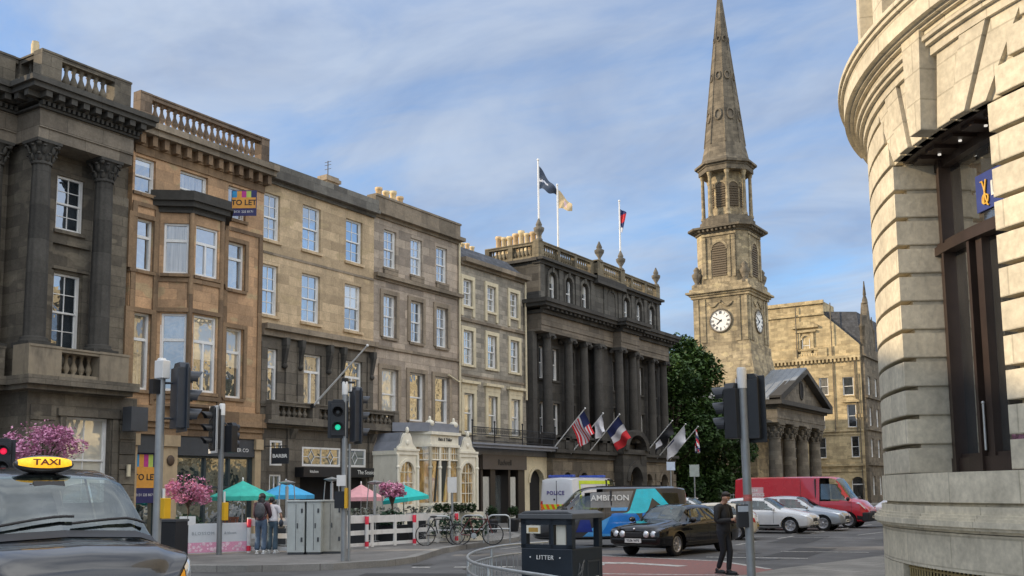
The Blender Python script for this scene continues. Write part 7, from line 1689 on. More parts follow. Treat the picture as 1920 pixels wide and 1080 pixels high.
# ---- vans
def van(name, label, p, head, m, H, L, w, nose, group=None, sc=1.0, hi=0.0, wheelr=.34):
    t = vehicle(name, label, 'van', p, head, sc, group); h2 = L / 2; bl = 1.12 if hi < .3 else 1.22
    xr = h2 - nose - .62; xc = h2 - nose + .12
    C = Car([(-h2, .55, bl - .15, H - .25, w * .93, w * .74), (-h2 + .06, .40, bl, H - .06, w * .985, w * .84), (-h2 + .5, .28, bl, H, w, w * .86), (0, .26, bl, H + .005, w, w * .86), (xr - .25, .26, bl, H - .015, w, w * .84), (xr, .26, bl, H - .07, w, w * .80), (xc, .27, bl - .02, bl + .12, w * .99, w * .72), (xc + .35, .27, bl - .08, bl + .01, w * .98, w * .74), (h2 - .22, .28, bl - .24, bl - .14, w * .93, w * .66), (h2 - .05, .32, bl - .38, bl - .3, w * .84, w * .56), (h2, .42, bl - .5, bl - .46, w * .74, w * .46)], .6)
    C.body('body', m, t, [(ax, (wheelr * 1.14, wheelr), w * .9) for ax in (h2 - .92, -h2 + .98)], nx=10, holes=[('screen', xr + .09, xc - .05, 0, 0), ('side', xr - .62, xc - .08, xr - .62, xr + .06)])
    im = MB(); im.box(xr - .9, xr - .84, -w + .04, w - .04, .5, H - .1); im.box(xc - .5, xc - .05, -w + .1, w - .1, bl - .3, bl - .02)
    for sg in (1, -1): im.box(xr - .75, xr - .6, sg * .45 - .25, sg * .45 + .25, .6, bl + .3); im.box(xr - .74, xr - .64, sg * .45 - .13, sg * .45 + .13, bl + .34, bl + .52)
    im.build('interior', seat_m, t, local=True, bevel=.03)
    C.patch('windscreen', g_screen, t, ((xr + .06, 6.0), (xc - .02, 6.0), (xc - .02, 8), (xr + .06, 8)), nx=8, nu=6, off=.01)
    C.patch('side_window', g_car, t, ((xr - .62, 5.08), (xc - .08, 5.05), (xr + .06, 5.74), (xr - .62, 5.74)), off=.01)
    wheels(t, (h2 - .92, -h2 + .98), w * .9, wheelr, spokes=6)
    C.patch('headlight', lampg, t, ((h2 - .55, 4.2), (h2 - .12, 3.9), (h2 - .16, 4.9), (h2 - .42, 5.0)), nx=6, nu=4, off=.012)
    C.patch('bumper', trim, t, ((h2 - .5, 1.6), (h2 - .02, 1.6), (h2 - .02, 2.75), (h2 - .5, 2.75)), nx=6, nu=4, off=.012)
    MB().box(h2 - .06, h2 + .02, -.5, .5, bl - .62, bl - .46).build('grille', trim, t, local=True, bevel=.02); mirror(t, xc - .1, w + .12, bl + .1, trim, 1.25)
    dm = MB()
    for x in (xr - .68, xc - .0, 0.1): C.patch('d', trim, t, ((x - .007, 1.6), (x + .007, 1.6), (x + .007, 5.9), (x - .007, 5.9)), nx=1, nu=10, off=.004, mb=dm)
    C.patch('d', trim, t, ((-h2 + 1.5, 3.5), (0, 3.5), (0, 3.56), (-h2 + 1.5, 3.56)), nx=6, nu=1, off=.004, mb=dm); dm.build('door_seams', trim, t, local=True)
    plate(t, 'SF64 LHB', h2 + .03, .5, 1, plate_w); plate(t, 'SF64 LHB', -h2 - .01, .72, -1, plate_y)
    for sg in (1, -1): MB().box(-h2 - .01, -h2 + .05, sg * (w * .86) - .06, sg * (w * .86) + .06, .85, 1.35).build('tail_light', redlamp, t, local=True, bevel=.01)
    return t, C, h2
vw_m = paint('white van paint', (.72, .75, .80), 0, .35, .08)
pv, C, h2 = van('police_van', 'white police van seen from behind with orange and yellow chevrons, parked at the kerb', Vector((-24.2, 44.2, 0)), Vector((.03, 1, 0)), vw_m, 2.45, 5.6, .98, .9, hi=.5)
yl = plain('fluorescent yellow', (.62, .78, .04), .4); og = plain('fluorescent orange', (.95, .16, .02), .4); pol = plain('police lettering blue', (.10, .07, .28), .5)
MB().box(-h2 - .012, -h2 + .0, -.85, .85, .95, 1.2).build('chevron_band', yl, pv, local=True)
mb = MB()
for k in range(6): y = -.85 + .3 * k; mb.prism([(y, .95), (y + .15, .95), (y + .27, 1.2), (y + .12, 1.2)], 'x', -h2 - .017, -h2 - .013)
mb.build('chevron', og, pv, local=True)
lettering('POLICE', .26, pol, pv, (-h2 - .015, .05, 1.72), (-1, 0, 0), local=True, bold=True, space=1.2)
mb = MB(); C.patch('b', yl, pv, ((-h2 + .75, 5.78), (h2 - 2.0, 5.78), (h2 - 2.0, 5.92), (-h2 + .75, 5.92)), nx=8, nu=1, off=.012, mb=mb); C.patch('b', yl, pv, ((-h2 + .62, 4.0), (-h2 + .75, 4.0), (-h2 + .75, 5.92), (-h2 + .62, 5.92)), nx=1, nu=8, off=.012, mb=mb); C.patch('b', yl, pv, ((-h2 + .75, 3.5), (h2 - 1.2, 3.5), (h2 - 1.2, 4.3), (-h2 + .75, 4.3)), nx=8, nu=3, off=.012, mb=mb); mb.build('yellow_stripe', yl, pv, local=True)
mb = MB()
for x in (-h2 + .5, h2 - 2.2): mb.box(x - .12, x + .12, -.7, .7, 2.46, 2.58)
mb.build('light_bar', plain('blue beacon', (.05, .10, .45), .25, coat=.6), pv, local=True, bevel=.03); MB().box(-h2 - .01, -h2 + .02, -.012, .012, .6, 2.3).build('door_gap', trim, pv, local=True)
MB().lathe([(.045, 0), (.045, .02)], n=12, M=Matrix.Translation((-h2 - .01, .12, 1.42)) @ Matrix.Rotation(-PI / 2, 4, 'Y')).build('lock', trim, pv, local=True)
# wrapped grey van crossing
gv_m = paint('grey wrap', (.045, .047, .052), .1, .35, .1)
hd = Vector((-RGT.x, -RGT.y, 0)); hd = (Matrix.Rotation(rad(2), 3, 'Z') @ hd).normalized()
p = at_depth(1138, 925, 33.3); p.z = 0
av, C, h2 = van('wrapped_van', 'grey van wrapped with white lettering and a blue and cyan zigzag, facing left', p, hd, gv_m, 1.93, 4.95, .97, 1.0)
cb1 = plain('wrap blue', (.01, .22, .72), .3, coat=.6); cb2 = plain('wrap light blue', (.10, .42, .86), .3, coat=.6); cyan = plain('wrap cyan', (.02, .72, .90), .3, coat=.6); navy = plain('wrap navy', (.008, .03, .25), .3, coat=.6); silv = plain('wrap silver', (.24, .25, .26), .3, coat=.6)
def wrap(nm, mat, c, off, nx=10, nu=6): C.patch(nm, mat, av, c, nx=nx, nu=nu, off=off)
wrap('wrap_panel', cb2, ((-h2 + .9, 1.9), (1.0, 1.9), (.5, 3.3), (-.2, 4.1)), .006); wrap('wrap_panel', cb1, ((-1.2, 2.4), (.35, 2.4), (-.1, 4.4), (-.7, 4.6)), .009); wrap('wrap_panel', navy, ((.6, 2.6), (1.15, 2.6), (1.0, 3.6), (.7, 3.6)), .009); wrap('wrap_panel', cb1, ((-1.9, 2.6), (-1.0, 2.6), (-1.0, 4.5), (-1.7, 4.5)), .012)
wrap('wrap_stripe', cyan, ((-.95, 4.2), (-.35, 4.2), (-.85, 5.97), (-1.45, 5.99)), .014); wrap('wrap_stripe', cyan, ((-2.0, 5.1), (-1.6, 5.3), (-1.0, 5.97), (-1.45, 5.99)), .016); wrap('wrap_stripe', cyan, ((-2.05, 4.75), (-1.75, 4.55), (-1.62, 4.85), (-1.9, 5.05)), .014)
wrap('wrap_panel', silv, ((-.55, 5.2), (.65, 5.2), (.65, 5.85), (-.75, 5.9)), .012); wrap('wrap_panel', cb2, ((-.5, 5.06), (.0, 5.06), (.0, 5.2), (-.55, 5.2)), .015)
wrap('black_band', trim, ((-h2 + .5, 4.15), (.75, 4.15), (.75, 4.3), (-h2 + .5, 4.3)), .005, 8, 1)
for sg in (1, -1):
    q = C.pt(.02, 5.6); o = lettering('AMBITION', .25, white_t, av, (.02, sg * (q.y + .03), q.z), (0, sg, .22), local=True, bold=True, xs=1.05)
C.patch('rear_quarter_window', g_car, av, ((-h2 + .22, 5.1), (-h2 + .85, 5.1), (-h2 + .85, 5.8), (-h2 + .3, 5.8)), off=.01)
MB().box(-h2 + .8, h2 - 2.2, -.6, -.55, 1.94, 1.97).box(-h2 + .8, h2 - 2.2, .55, .6, 1.94, 1.97).build('roof_rail', trim, av, local=True)
# red van
rv_m = paint('red van paint', (.56, .012, .028), 0, .3, .06)
rv, C, h2 = van('red_van', 'long red panel van parked facing right behind the parked cars', Vector((-14.6, 48.2, 0)), Vector((1, .02, 0)), rv_m, 2.36, 6.25, 1.0, .85, hi=.5, wheelr=.36)
C.patch('pale_panel', plain('pale pink panel', (.66, .40, .42), .4), rv, ((-h2 + .6, 5.1), (-h2 + 1.45, 5.1), (-h2 + 1.45, 5.62), (-h2 + .6, 5.62)), off=.012)
for sg in (1, -1):
    q = C.pt(-h2 + 1.0, 5.38); lettering('354\nLOGISTICS', .2, white_t, rv, (-h2 + 1.02, sg * (q.y + .02), q.z), (0, sg, .1), local=True, bold=True)
MB().box(h2 - .3, h2 + .03, -.95, .95, .3, .72).build('black_bumper', trim, rv, local=True, bevel=.05)

# ---- the taxi in the foreground
tx_m = paint('taxi charcoal paint', (.020, .023, .028), .2, .22, .05)
fp_ = at_depth(176, 960, 9.35); rp_ = at_depth(72, 880, 11.0); hd = Vector((rp_.x - fp_.x, rp_.y - fp_.y, 0)).normalized() * -1
TS = 1.0; cen = Vector((fp_.x, fp_.y, 0)) - hd * (2.42 * TS)
tx = vehicle('taxi', 'large black taxi with a lit orange roof sign in the left foreground', 'taxi', (cen.x, cen.y, .265), hd, TS); tx.scale = (1.02, 1.09, 1.0)
T = Car([(-2.43, .5, .9, 1.2, .80, .62), (-2.33, .36, 1.04, 1.66, .90, .68), (-2.0, .26, 1.07, 1.83, .93, .72), (-1.0, .24, 1.07, 1.875, .94, .735), (.15, .24, 1.07, 1.855, .94, .735), (.62, .24, 1.06, 1.76, .94, .715), (1.42, .25, 1.04, 1.185, .935, .80), (1.62, .26, 1.03, 1.12, .93, .80), (2.0, .28, 1.0, 1.085, .925, .80), (2.27, .3, .95, 1.01, .89, .74), (2.39, .34, .84, .88, .80, .62), (2.43, .42, .66, .70, .70, .48)])
g_taxi = car_glass('taxi windscreen', (.50, .62, .60), .15)
car_parts(tx, T, tx_m, 1.44, .62, -1.95, -2.3, (1.48, -1.5), .335, .83, spokes=10, screen=g_taxi, glassm=g_car)
T.patch('headlight', lampg, tx, ((1.98, 3.75), (2.385, 3.5), (2.37, 4.8), (2.06, 4.95)), nx=8, nu=5, off=.01)
T.patch('indicator', amber, tx, ((2.39, 3.6), (2.42, 3.5), (2.41, 4.6), (2.38, 4.7)), nx=3, nu=4, off=.012)
MB().box(2.33, 2.455, -.42, .42, .50, .74).build('grille', chrome, tx, local=True, bevel=.04); MB().box(2.35, 2.465, -.38, .38, .54, .70).build('grille_mesh', trim, tx, local=True)
plate(tx, 'SF19 TXE', 2.47, .42, 1, plate_w)
mb = MB(); T.patch('c', trim, tx, ((1.40, 5.95), (1.58, 5.95), (1.60, 8), (1.42, 8)), nx=3, nu=8, off=.012, mb=mb); mb.build('scuttle', trim, tx, local=True)
for (y0, y1, dx) in ((-.62, .12, .0), (.08, .78, .0)):
    mb = MB(); pts = []
    for k in range(9):
        t_ = k / 8; y = y0 + (y1 - y0) * t_; u = 8 - 2 * abs(y) / .8 if abs(y) < .8 else 6; x = 1.36 - .10 * sin(PI * t_ * .5) - .02
        P_ = [T.pt(x, uu / 50) for uu in range(300, 401)]; q = min(P_, key=lambda q: abs(q.y - abs(y))); pts.append((q.x + .035, y, q.z + .035))
    mb.path(pts, .014, 6); mb.build('wiper', trim, tx, local=True)
sg_ = MB(); M = Matrix.Translation((.56, 0, 1.895)) @ Matrix.Diagonal((1, .76, .88, 1)); sg_.sphere((0, 0, 0), 1, 26, 12, (.13, .37, .115), M); s0 = sg_.build('roof_sign', plain('sign housing', (.035, .03, .03), .25, coat=.8), tx, local=True)
tx_y = emit('lit taxi amber', (1.0, .52, .02), .75)
mb = MB(); nn = 22; v = []; F = []
for j in range(5):
    for i in range(nn + 1):
        y = -.325 + .65 * i / nn; hh = .062 * (1 - (y / .36) ** 2) ** .5 * 1.05 + .004; z = .022 - hh + 2 * hh * j / 4
        qx = 1 - (y / .37) ** 2 - (z / .115) ** 2; v.append(tuple(M @ Vector((.13 * math.sqrt(max(.02, qx)) + .006, y, z))))
for j in range(4):
    for i in range(nn): F.append((j * (nn + 1) + i, j * (nn + 1) + i + 1, (j + 1) * (nn + 1) + i + 1, (j + 1) * (nn + 1) + i))
mb.add(v, F, None, True); mb.build('lit_panel', tx_y, s0, local=True)
lettering('TAXI', .088, plain('taxi lettering', (.16, .03, .01), .5), s0, (.56 + .142, 0, 1.915), (1, 0, .05), local=True, bold=True, xs=1.3, depth=.006)
mb = MB(); q = T.pt(1.30, 7.2); mb.box(-.06, .06, -.11, .11, 0, .006, Matrix.Translation((1.2, .12, 1.12)) @ Matrix.Rotation(rad(-25), 4, 'Y')); 
mb.build('paper', plain('cyan paper', (.25, .62, .68), .6), tx, local=True)
mb = MB(); q = T.pt(.80, 7.9); mb.box(-.02, .02, -.14, .14, -.05, .05, Matrix.Translation((q.x + .012, 0, q.z - .02)) @ Matrix.Rotation(rad(-40), 4, 'Y')); mb.build('mirror_patch', trim, tx, local=True)
# ------------------------------------------------------------------ people: one skinned body each, clothes as children
def skin(name, V, E, mat, parent, sub=2, root=0):
    """V: {key: ((x,y,z), r)}; E: [(a,b)]"""
    keys = list(V); me = bpy.data.meshes.new(name); me.from_pydata([V[k][0] for k in keys], [(keys.index(a), keys.index(b)) for a, b in E], [])
    o = bpy.data.objects.new(name, me); COL.objects.link(o); md = o.modifiers.new('s', 'SKIN'); md.use_smooth_shade = True
    lay = me.skin_vertices[0].data
    for i, k in enumerate(keys): r = V[k][1]; lay[i].radius = r if isinstance(r, tuple) else (r, r); lay[i].use_root = (i == root)
    sb = o.modifiers.new('u', 'SUBSURF'); sb.levels = sub; sb.render_levels = sub
    bpy.context.view_layer.update(); nm = bpy.data.meshes.new_from_object(o.evaluated_get(bpy.context.evaluated_depsgraph_get())); o.modifiers.clear(); o.data = nm
    nm.materials.clear(); nm.materials.append(mat)
    for p in nm.polygons: p.use_smooth = True
    o.parent = parent; return o
skin_l = plain('skin', (.52, .29, .20), .55, var=.06); skin_d = plain('skin tan', (.36, .19, .12), .55, var=.06)
hair_b = plain('black hair', (.012, .010, .010), .5, var=.3, scale=30); hair_br = plain('dark brown hair', (.03, .018, .012), .5, var=.3, scale=30)
def hand(V, E, wrist, d, n, side, scale=1.0, curl=.5):
    """five fingers growing out of the palm: d = pointing direction, n = palm normal, side = thumb side"""
    w = Vector(V[wrist][0]); d = d.normalized(); n = n.normalized(); s_ = side.normalized(); k = wrist
    V[k + 'p'] = (tuple(w + d * .055), .026); E.append((wrist, k + 'p')); V[k + 'q'] = (tuple(w + d * .085), .026); E.append((k + 'p', k + 'q'))
    for i, (o, L) in enumerate(((.027, .068), (.009, .078), (-.010, .072), (-.028, .055))):
        a = w + d * .10 + s_ * o; b = a + (d * (1 - curl * .3) + n * curl * .6).normalized() * L * .5; c = b + (d * (1 - curl) + n * curl * 1.2).normalized() * L * .5
        for j, (q, r) in enumerate(((a, .0095), (b, .0088), (c, .007))): V[f'{k}f{i}{j}'] = (tuple(q), r)
        E += [(k + 'q', f'{k}f{i}0'), (f'{k}f{i}0', f'{k}f{i}1'), (f'{k}f{i}1', f'{k}f{i}2')]
    a = w + d * .05 + s_ * .035; b = a + (d * .7 + s_ * .5 + n * .3).normalized() * .05
    V[k + 't0'] = (tuple(a), .011); V[k + 't1'] = (tuple(b), .0085); E += [(k + 'p', k + 't0'), (k + 't0', k + 't1')]
def person(label, loc, heading, J, mats, hgt, group=None, extra=None):
    """J: joints in metres for a figure facing +x, +y to its left"""
    t = thing('person', label, 'person', loc, heading, group); k = hgt / 1.75; t.scale = (k, k, k)
    P = {a: Vector(b) for a, b in J.items()}
    V = {'pel': (P['pel'], .10), 'wst': (P['wst'], .085), 'chs': (P['chs'], .10), 'nkb': (P['nkb'], .055), 'nk': (P['nk'], .052)}
    hd, fw = P['hd'], P['fw'].normalized(); up = P['up'].normalized(); sd = up.cross(fw)
    V['jaw'] = (hd - up * .075 + fw * .02, (.062, .055)); V['sk'] = (hd, (.092, .076)); V['crn'] = (hd + up * .07 - fw * .01, (.078, .066)); V['nose'] = (hd + fw * .098 - up * .02, .013); V['chin'] = (hd - up * .105 + fw * .055, .026)
    E = [('pel', 'wst'), ('wst', 'chs'), ('chs', 'nkb'), ('nkb', 'nk'), ('nk', 'jaw'), ('jaw', 'sk'), ('sk', 'crn'), ('sk', 'nose'), ('jaw', 'chin')]
    for s_ in 'lr':
        V['sh' + s_] = (P['sh' + s_], .04); V['el' + s_] = (P['el' + s_], .034); V['wr' + s_] = (P['wr' + s_], .027); V['fa' + s_] = (P['el' + s_].lerp(P['wr' + s_], .35), .034)
        V['hp' + s_] = (P['hp' + s_], .075); V['kn' + s_] = (P['kn' + s_], .05); V['cf' + s_] = (P['kn' + s_].lerp(P['an' + s_], .3), .05); V['an' + s_] = (P['an' + s_], .038); V['to' + s_] = (P['to' + s_], .03)
        E += [('nkb', 'sh' + s_), ('sh' + s_, 'el' + s_), ('el' + s_, 'fa' + s_), ('fa' + s_, 'wr' + s_), ('pel', 'hp' + s_), ('hp' + s_, 'kn' + s_), ('kn' + s_, 'cf' + s_), ('cf' + s_, 'an' + s_), ('an' + s_, 'to' + s_)]
        hand(V, E, 'wr' + s_, P['wr' + s_] - P['el' + s_], P['pn' + s_], P['th' + s_], curl=J.get('curl', (.5,))[0])
    skin('body', V, E, mats['skin'], t)
    for s_ in (1, -1):
        e = MB().sphere(hd + fw * .079 + sd * s_ * .032 + up * .008, .0085, 8, 6); e.build('eye', w_paint, t, local=True); MB().sphere(hd - fw * .005 + sd * s_ * .078 - up * .012, .03, 8, 6, (.7, .4, 1.1)).build('ear', mats['skin'], t, local=True)
        MB().sphere(hd + fw * .088 + sd * s_ * .032 + up * .032, .014, 8, 5, (.5, 1.6, .35)).build('eyebrow', mats['hair'], t, local=True)
    MB().sphere(hd + fw * .078 - up * .062, .018, 8, 5, (.5, 1.3, .35)).build('mouth', plain('lips', (.40, .14, .12), .5), t, local=True)
    # clothes
    tv = {'a': (P['wst'] - up * 0 + Vector((0, 0, -.04)), (.135, .135)), 'b': (P['pel'], .15)}; te = [('a', 'b')]
    for s_ in 'lr':
        tv['h' + s_] = (P['hp' + s_] + Vector((0, 0, -.04)), mats.get('thigh', .105)); tv['m' + s_] = (P['hp' + s_].lerp(P['kn' + s_], .5), mats.get('thigh', .105) * .86); tv['k' + s_] = (P['kn' + s_], mats.get('knee', .078)); tv['c' + s_] = (P['kn' + s_].lerp(P['an' + s_], .45), mats.get('calf', .075)); tv['n' + s_] = (P['an' + s_] + Vector((0, 0, .0)), mats.get('hem', .062))
        te += [('b', 'h' + s_), ('h' + s_, 'm' + s_), ('m' + s_, 'k' + s_), ('k' + s_, 'c' + s_), ('c' + s_, 'n' + s_)]
    skin('trousers', tv, te, mats['legs'], t)
    cv = {'z': (P['pel'] + Vector((0, 0, mats.get('hemz', .0))), .172), 'a': (P['pel'].lerp(P['wst'], .35), .165), 'b': (P['wst'], .145), 'c': (P['chs'], .158), 'd': (P['nkb'] - Vector((0, 0, .02)), .118), 'e': (P['nkb'].lerp(P['nk'], .8), .082)}; ce = [('z', 'a'), ('a', 'b'), ('b', 'c'), ('c', 'd'), ('d', 'e')]
    for s_ in 'lr':
        a, b, c_ = P['sh' + s_] - Vector((0, 0, .012)), P['el' + s_], P['wr' + s_]; q = P['nkb'] - Vector((0, 0, .045)); lng = mats.get('sleeve', 1) == 1
        pts = [q.lerp(a, .35), q.lerp(a, .72), a, a.lerp(b, .3), a.lerp(b, .65)] + ([a.lerp(b, .92), b.lerp(c_, .06), b.lerp(c_, .3), b.lerp(c_, .65), b.lerp(c_, .95)] if lng else [])
        MB().path(pts, ([.095, .092, .082, .072, .065, .06, .06, .056, .05, .044] if lng else [.09, .085, .075, .068, .068]), 12).build('sleeve', mats['top'], t, local=True)
        continue
        cv['s' + s_] = (P['sh' + s_] - Vector((0, 0, .015)), .085); cv['e' + s_] = (P['el' + s_] if mats.get('sleeve', 1) == 1 else P['sh' + s_].lerp(P['el' + s_], .6), .068); ce += [('d', 's' + s_), ('s' + s_, 'e' + s_)]
        if mats.get('sleeve', 1) == 1: cv['w' + s_] = (P['wr' + s_] - (P['wr' + s_] - P['el' + s_]) * .06, .05); ce += [('e' + s_, 'w' + s_)]
    skin('jacket' if mats.get('sleeve', 1) == 1 else 'top', cv, ce, mats['top'], t)
    for s_ in 'lr':
        a, b = P['an' + s_], P['to' + s_]; d = (b - a); d.z = 0; L = d.length; q = a.lerp(b, .5); M = Matrix.Translation((q.x, q.y, max(.045, q.z - .02))) @ Matrix.Rotation(ang(d), 4, 'Z')
        MB().sphere((0.0, 0, 0), 1, 14, 8, (.145, .052, .045), M).sphere((-.07, 0, .035), 1, 12, 6, (.07, .048, .05), M).box(-.13, .14, -.045, .045, -.045, -.02, M).build('shoe', mats['shoe'], t, local=True)
    return t, P
Vv = Vector
# man reading a phone, in mid-stride beside the pole
J = dict(pel=(0, 0, .95), wst=(.01, 0, 1.10), chs=(.015, 0, 1.30), nkb=(.0, 0, 1.47), nk=(.03, 0, 1.53), hd=(.085, 0, 1.635), fw=(.86, 0, -.50), up=(.5, 0, .86),
         shl=(0, .19, 1.43), shr=(0, -.19, 1.43), ell=(.03, .25, 1.14), elr=(.02, -.25, 1.14), wrl=(.27, .07, 1.14), wrr=(.27, -.06, 1.17), pnl=(0, -1, .4), pnr=(0, 1, .4), thl=(0, 0, 1), thr=(0, 0, 1),
         hpl=(0, .09, .90), hpr=(0, -.09, .90), knl=(.10, .07, .49), knr=(.02, -.05, .50), anl=(.06, .05, .08), anr=(-.16, -.02, .12), tol=(.22, .06, .03), tor=(-.03, -.03, .05))
mh = ang(cw(.66, -.75))
jk = plain('black jacket', (.022, .023, .026), .75, var=.3, scale=9, bumpy=.3); tr = plain('dark trousers', (.016, .018, .024), .8, var=.25, scale=10, bumpy=.3)
mt, P = person('man in black jacket and dark trousers looking down at a phone beside the right-hand pole', Vector((-8.05, 20.75, .012)), mh, J, dict(skin=skin_l, hair=hair_br, top=jk, legs=tr, shoe=black, hemz=-.10, thigh=.095, knee=.07, calf=.062, hem=.055), 1.74)
hd, fw, up = P['hd'], P['fw'].normalized(), P['up'].normalized()
MB().sphere(hd + up * .062 - fw * .03, .098, 16, 10, (.95, .88, .68)).sphere(hd - fw * .045 + up * .0, .082, 12, 8, (.75, .92, 1.0)).sphere(hd + up * .098 + fw * .02, .06, 10, 6, (1.0, 1.1, .45)).build('hair', hair_br, mt, local=True)
ph = thing('phone', 'dark phone held in the hands of the man in black', 'phone', mt.matrix_world @ Vector((0, 0, 0)), 0); 
bpy.context.view_layer.update(); ph.location = mt.matrix_world @ Vector((.375, .0, 1.17)); ph.rotation_euler = (0, rad(-55), mh); MB().box(-.035, .035, -.006, .006, -.07, .07, Matrix.Rotation(PI / 2, 4, 'Z')).build('case', black, ph, local=True)
# two women from behind, leaning together
wj = plain('blue jeans', (.085, .13, .20), .85, var=.25, scale=12, bumpy=.25); wj2 = plain('grey blue jeans', (.075, .12, .16), .85, var=.25, scale=12, bumpy=.25); wt = plain('mauve top', (.10, .05, .065), .85, var=.25, scale=9); ww = plain('white top', (.62, .60, .62), .85, var=.1)
def stand_pose(lean=0.0, arm=.2): return dict(pel=(0, 0, .95), wst=(.02, 0, 1.10), chs=(.05, lean * .3, 1.30), nkb=(.06, lean * .6, 1.46), nk=(.08, lean * .75, 1.52), hd=(.13, lean, 1.61), fw=(.85, -lean * 2, -.45), up=(.45, lean * 1.2, .88),
         shl=(.05, .17 + lean * .4, 1.42), shr=(.05, -.17 + lean * .4, 1.42), ell=(.08, .23, 1.15), elr=(.08, -.23, 1.15), wrl=(.22, .2, .97), wrr=(.22, -.2, .97), pnl=(0, -1, 0), pnr=(0, 1, 0), thl=(1, 0, 0), thr=(1, 0, 0),
         hpl=(0, .095, .90), hpr=(0, -.095, .90), knl=(.03, .10, .49), knr=(-.01, -.09, .49), anl=(-.03, .11, .09), anr=(-.06, -.1, .09), tol=(.13, .14, .03), tor=(.10, -.12, .03))
wd_ = dict(skin=skin_d, hair=hair_b, thigh=.105, knee=.085, calf=.085, hem=.085, shoe=w_paint)
hw = ang(cw(.05, 1))
p = on_ground(489, 1038, PZ)
w1, P = person('woman with long black hair, grey backpack, blue jeans and white trainers, seen from behind', p, hw, stand_pose(.02), dict(wd_, top=wt, legs=wj, hemz=-.02), 1.70, 'two women standing at the barrier')
hd = P['hd']; MB().sphere(hd + Vector((-.02, 0, .03)), .115, 16, 10, (1, .92, 1.0)).sphere(hd + Vector((-.095, 0, -.20)), .125, 14, 10, (.55, 1.05, 1.9)).build('hair', hair_b, w1, local=True)
bk = plain('grey backpack fabric', (.11, .112, .12), .85, var=.35, scale=16)
bp = thing('backpack', 'grey backpack worn by the woman with long black hair', 'backpack', (0, 0, 0)); bpy.context.view_layer.update(); bp.matrix_world = w1.matrix_world.copy()
MB().sphere((-.17, .0, 1.24), 1, 18, 12, (.10, .155, .235)).build('bag', bk, bp, local=True); MB().sphere((-.235, 0, 1.14), 1, 14, 8, (.055, .115, .10)).build('pocket', plain('dark backpack fabric', (.06, .06, .068), .85, var=.35, scale=16), bp, local=True)
for s_ in (1, -1): MB().path([(-.12, s_ * .09, 1.43), (.02, s_ * .12, 1.50), (.15, s_ * .12, 1.38), (.14, s_ * .14, 1.18), (-.08, s_ * .14, 1.08)], .017, 6).build('strap', bk, bp, local=True)
p = on_ground(511, 1037, PZ)
w2, P = person('woman in a white top and grey-blue jeans leaning towards her friend, seen from behind', p, ang(cw(.12, 1)), stand_pose(.10), dict(wd_, top=ww, legs=wj2, sleeve=0, hemz=.0, skin=skin_l, thigh=.09, knee=.075), 1.60, 'two women standing at the barrier')
hd = P['hd']; MB().sphere(hd + Vector((-.015, 0, .02)), .108, 16, 10, (1, .92, 1.0)).sphere(hd + Vector((-.05, -.08, -.14)), .085, 14, 10, (.7, .9, 1.8)).build('hair', hair_b, w2, local=True)
bg = thing('shoulder_bag', 'pink shoulder bag strap over the woman in the white top', 'bag', (0, 0, 0)); bpy.context.view_layer.update(); bg.matrix_world = w2.matrix_world.copy()
MB().path([(-.1, .13, 1.48), (-.03, .16, 1.52), (.1, .15, 1.44)], .045, 8).build('strap', plain('pink scarf', (.75, .35, .36), .8), bg, local=True); MB().sphere((-.02, -.27, .92), 1, 12, 8, (.13, .06, .12)).build('bag', plain('dark bag', (.04, .05, .07), .7), bg, local=True)
# ------------------------------------------------------------------ sky and sun
nt = NT(W.node_tree); bgn = nt.n['Background']
sky = nt.new('ShaderNodeTexSky', sky_type='NISHITA'); sky.sun_disc = False; sky.sun_elevation = SUN_EL; sky.sun_rotation = PI + SUN_AZ
sky.air_density = 1.0; sky.dust_density = .6; sky.ozone_density = 2.0
tcw = nt.new('ShaderNodeTexCoord').outputs['Generated']
sp = nt.new('ShaderNodeSeparateXYZ'); nt.link(tcw, sp.inputs[0])
up = nt.math('MAXIMUM', sp.outputs['Z'], .04); inv = nt.math('DIVIDE', 1.0, nt.math('ADD', up, .25))
cb = nt.new('ShaderNodeCombineXYZ'); nt.link(nt.math('MULTIPLY', sp.outputs['X'], inv), cb.inputs[0]); nt.link(nt.math('MULTIPLY', sp.outputs['Y'], inv), cb.inputs[1])
mp = nt.new('ShaderNodeMapping'); nt.link(cb.outputs[0], mp.inputs[0]); mp.inputs['Rotation'].default_value = (0, 0, rad(-25)); mp.inputs['Scale'].default_value = (1.0, 1.7, 1)
n1 = nt.noise(mp.outputs[0], 1.1, 7, .55, .8); n2 = nt.noise(mp.outputs[0], 3.2, 6, .6, 1.0)
f = nt.math('ADD', nt.math('MULTIPLY', n1, .72), nt.math('MULTIPLY', n2, .28))
veil = nt.ramp(f, [(.34, .06), (.43, .45), (.52, .78), (.64, .97)])
ccol = nt.ramp(nt.noise(mp.outputs[0], 1.9, 5, .6, .5), [(.32, CLOUD_A), (.68, CLOUD_B)])
skyc = nt.mix(1, sky.outputs[0], (SKY_S * .80, SKY_S * 1.0, SKY_S * 1.22, 1), 'MULTIPLY')
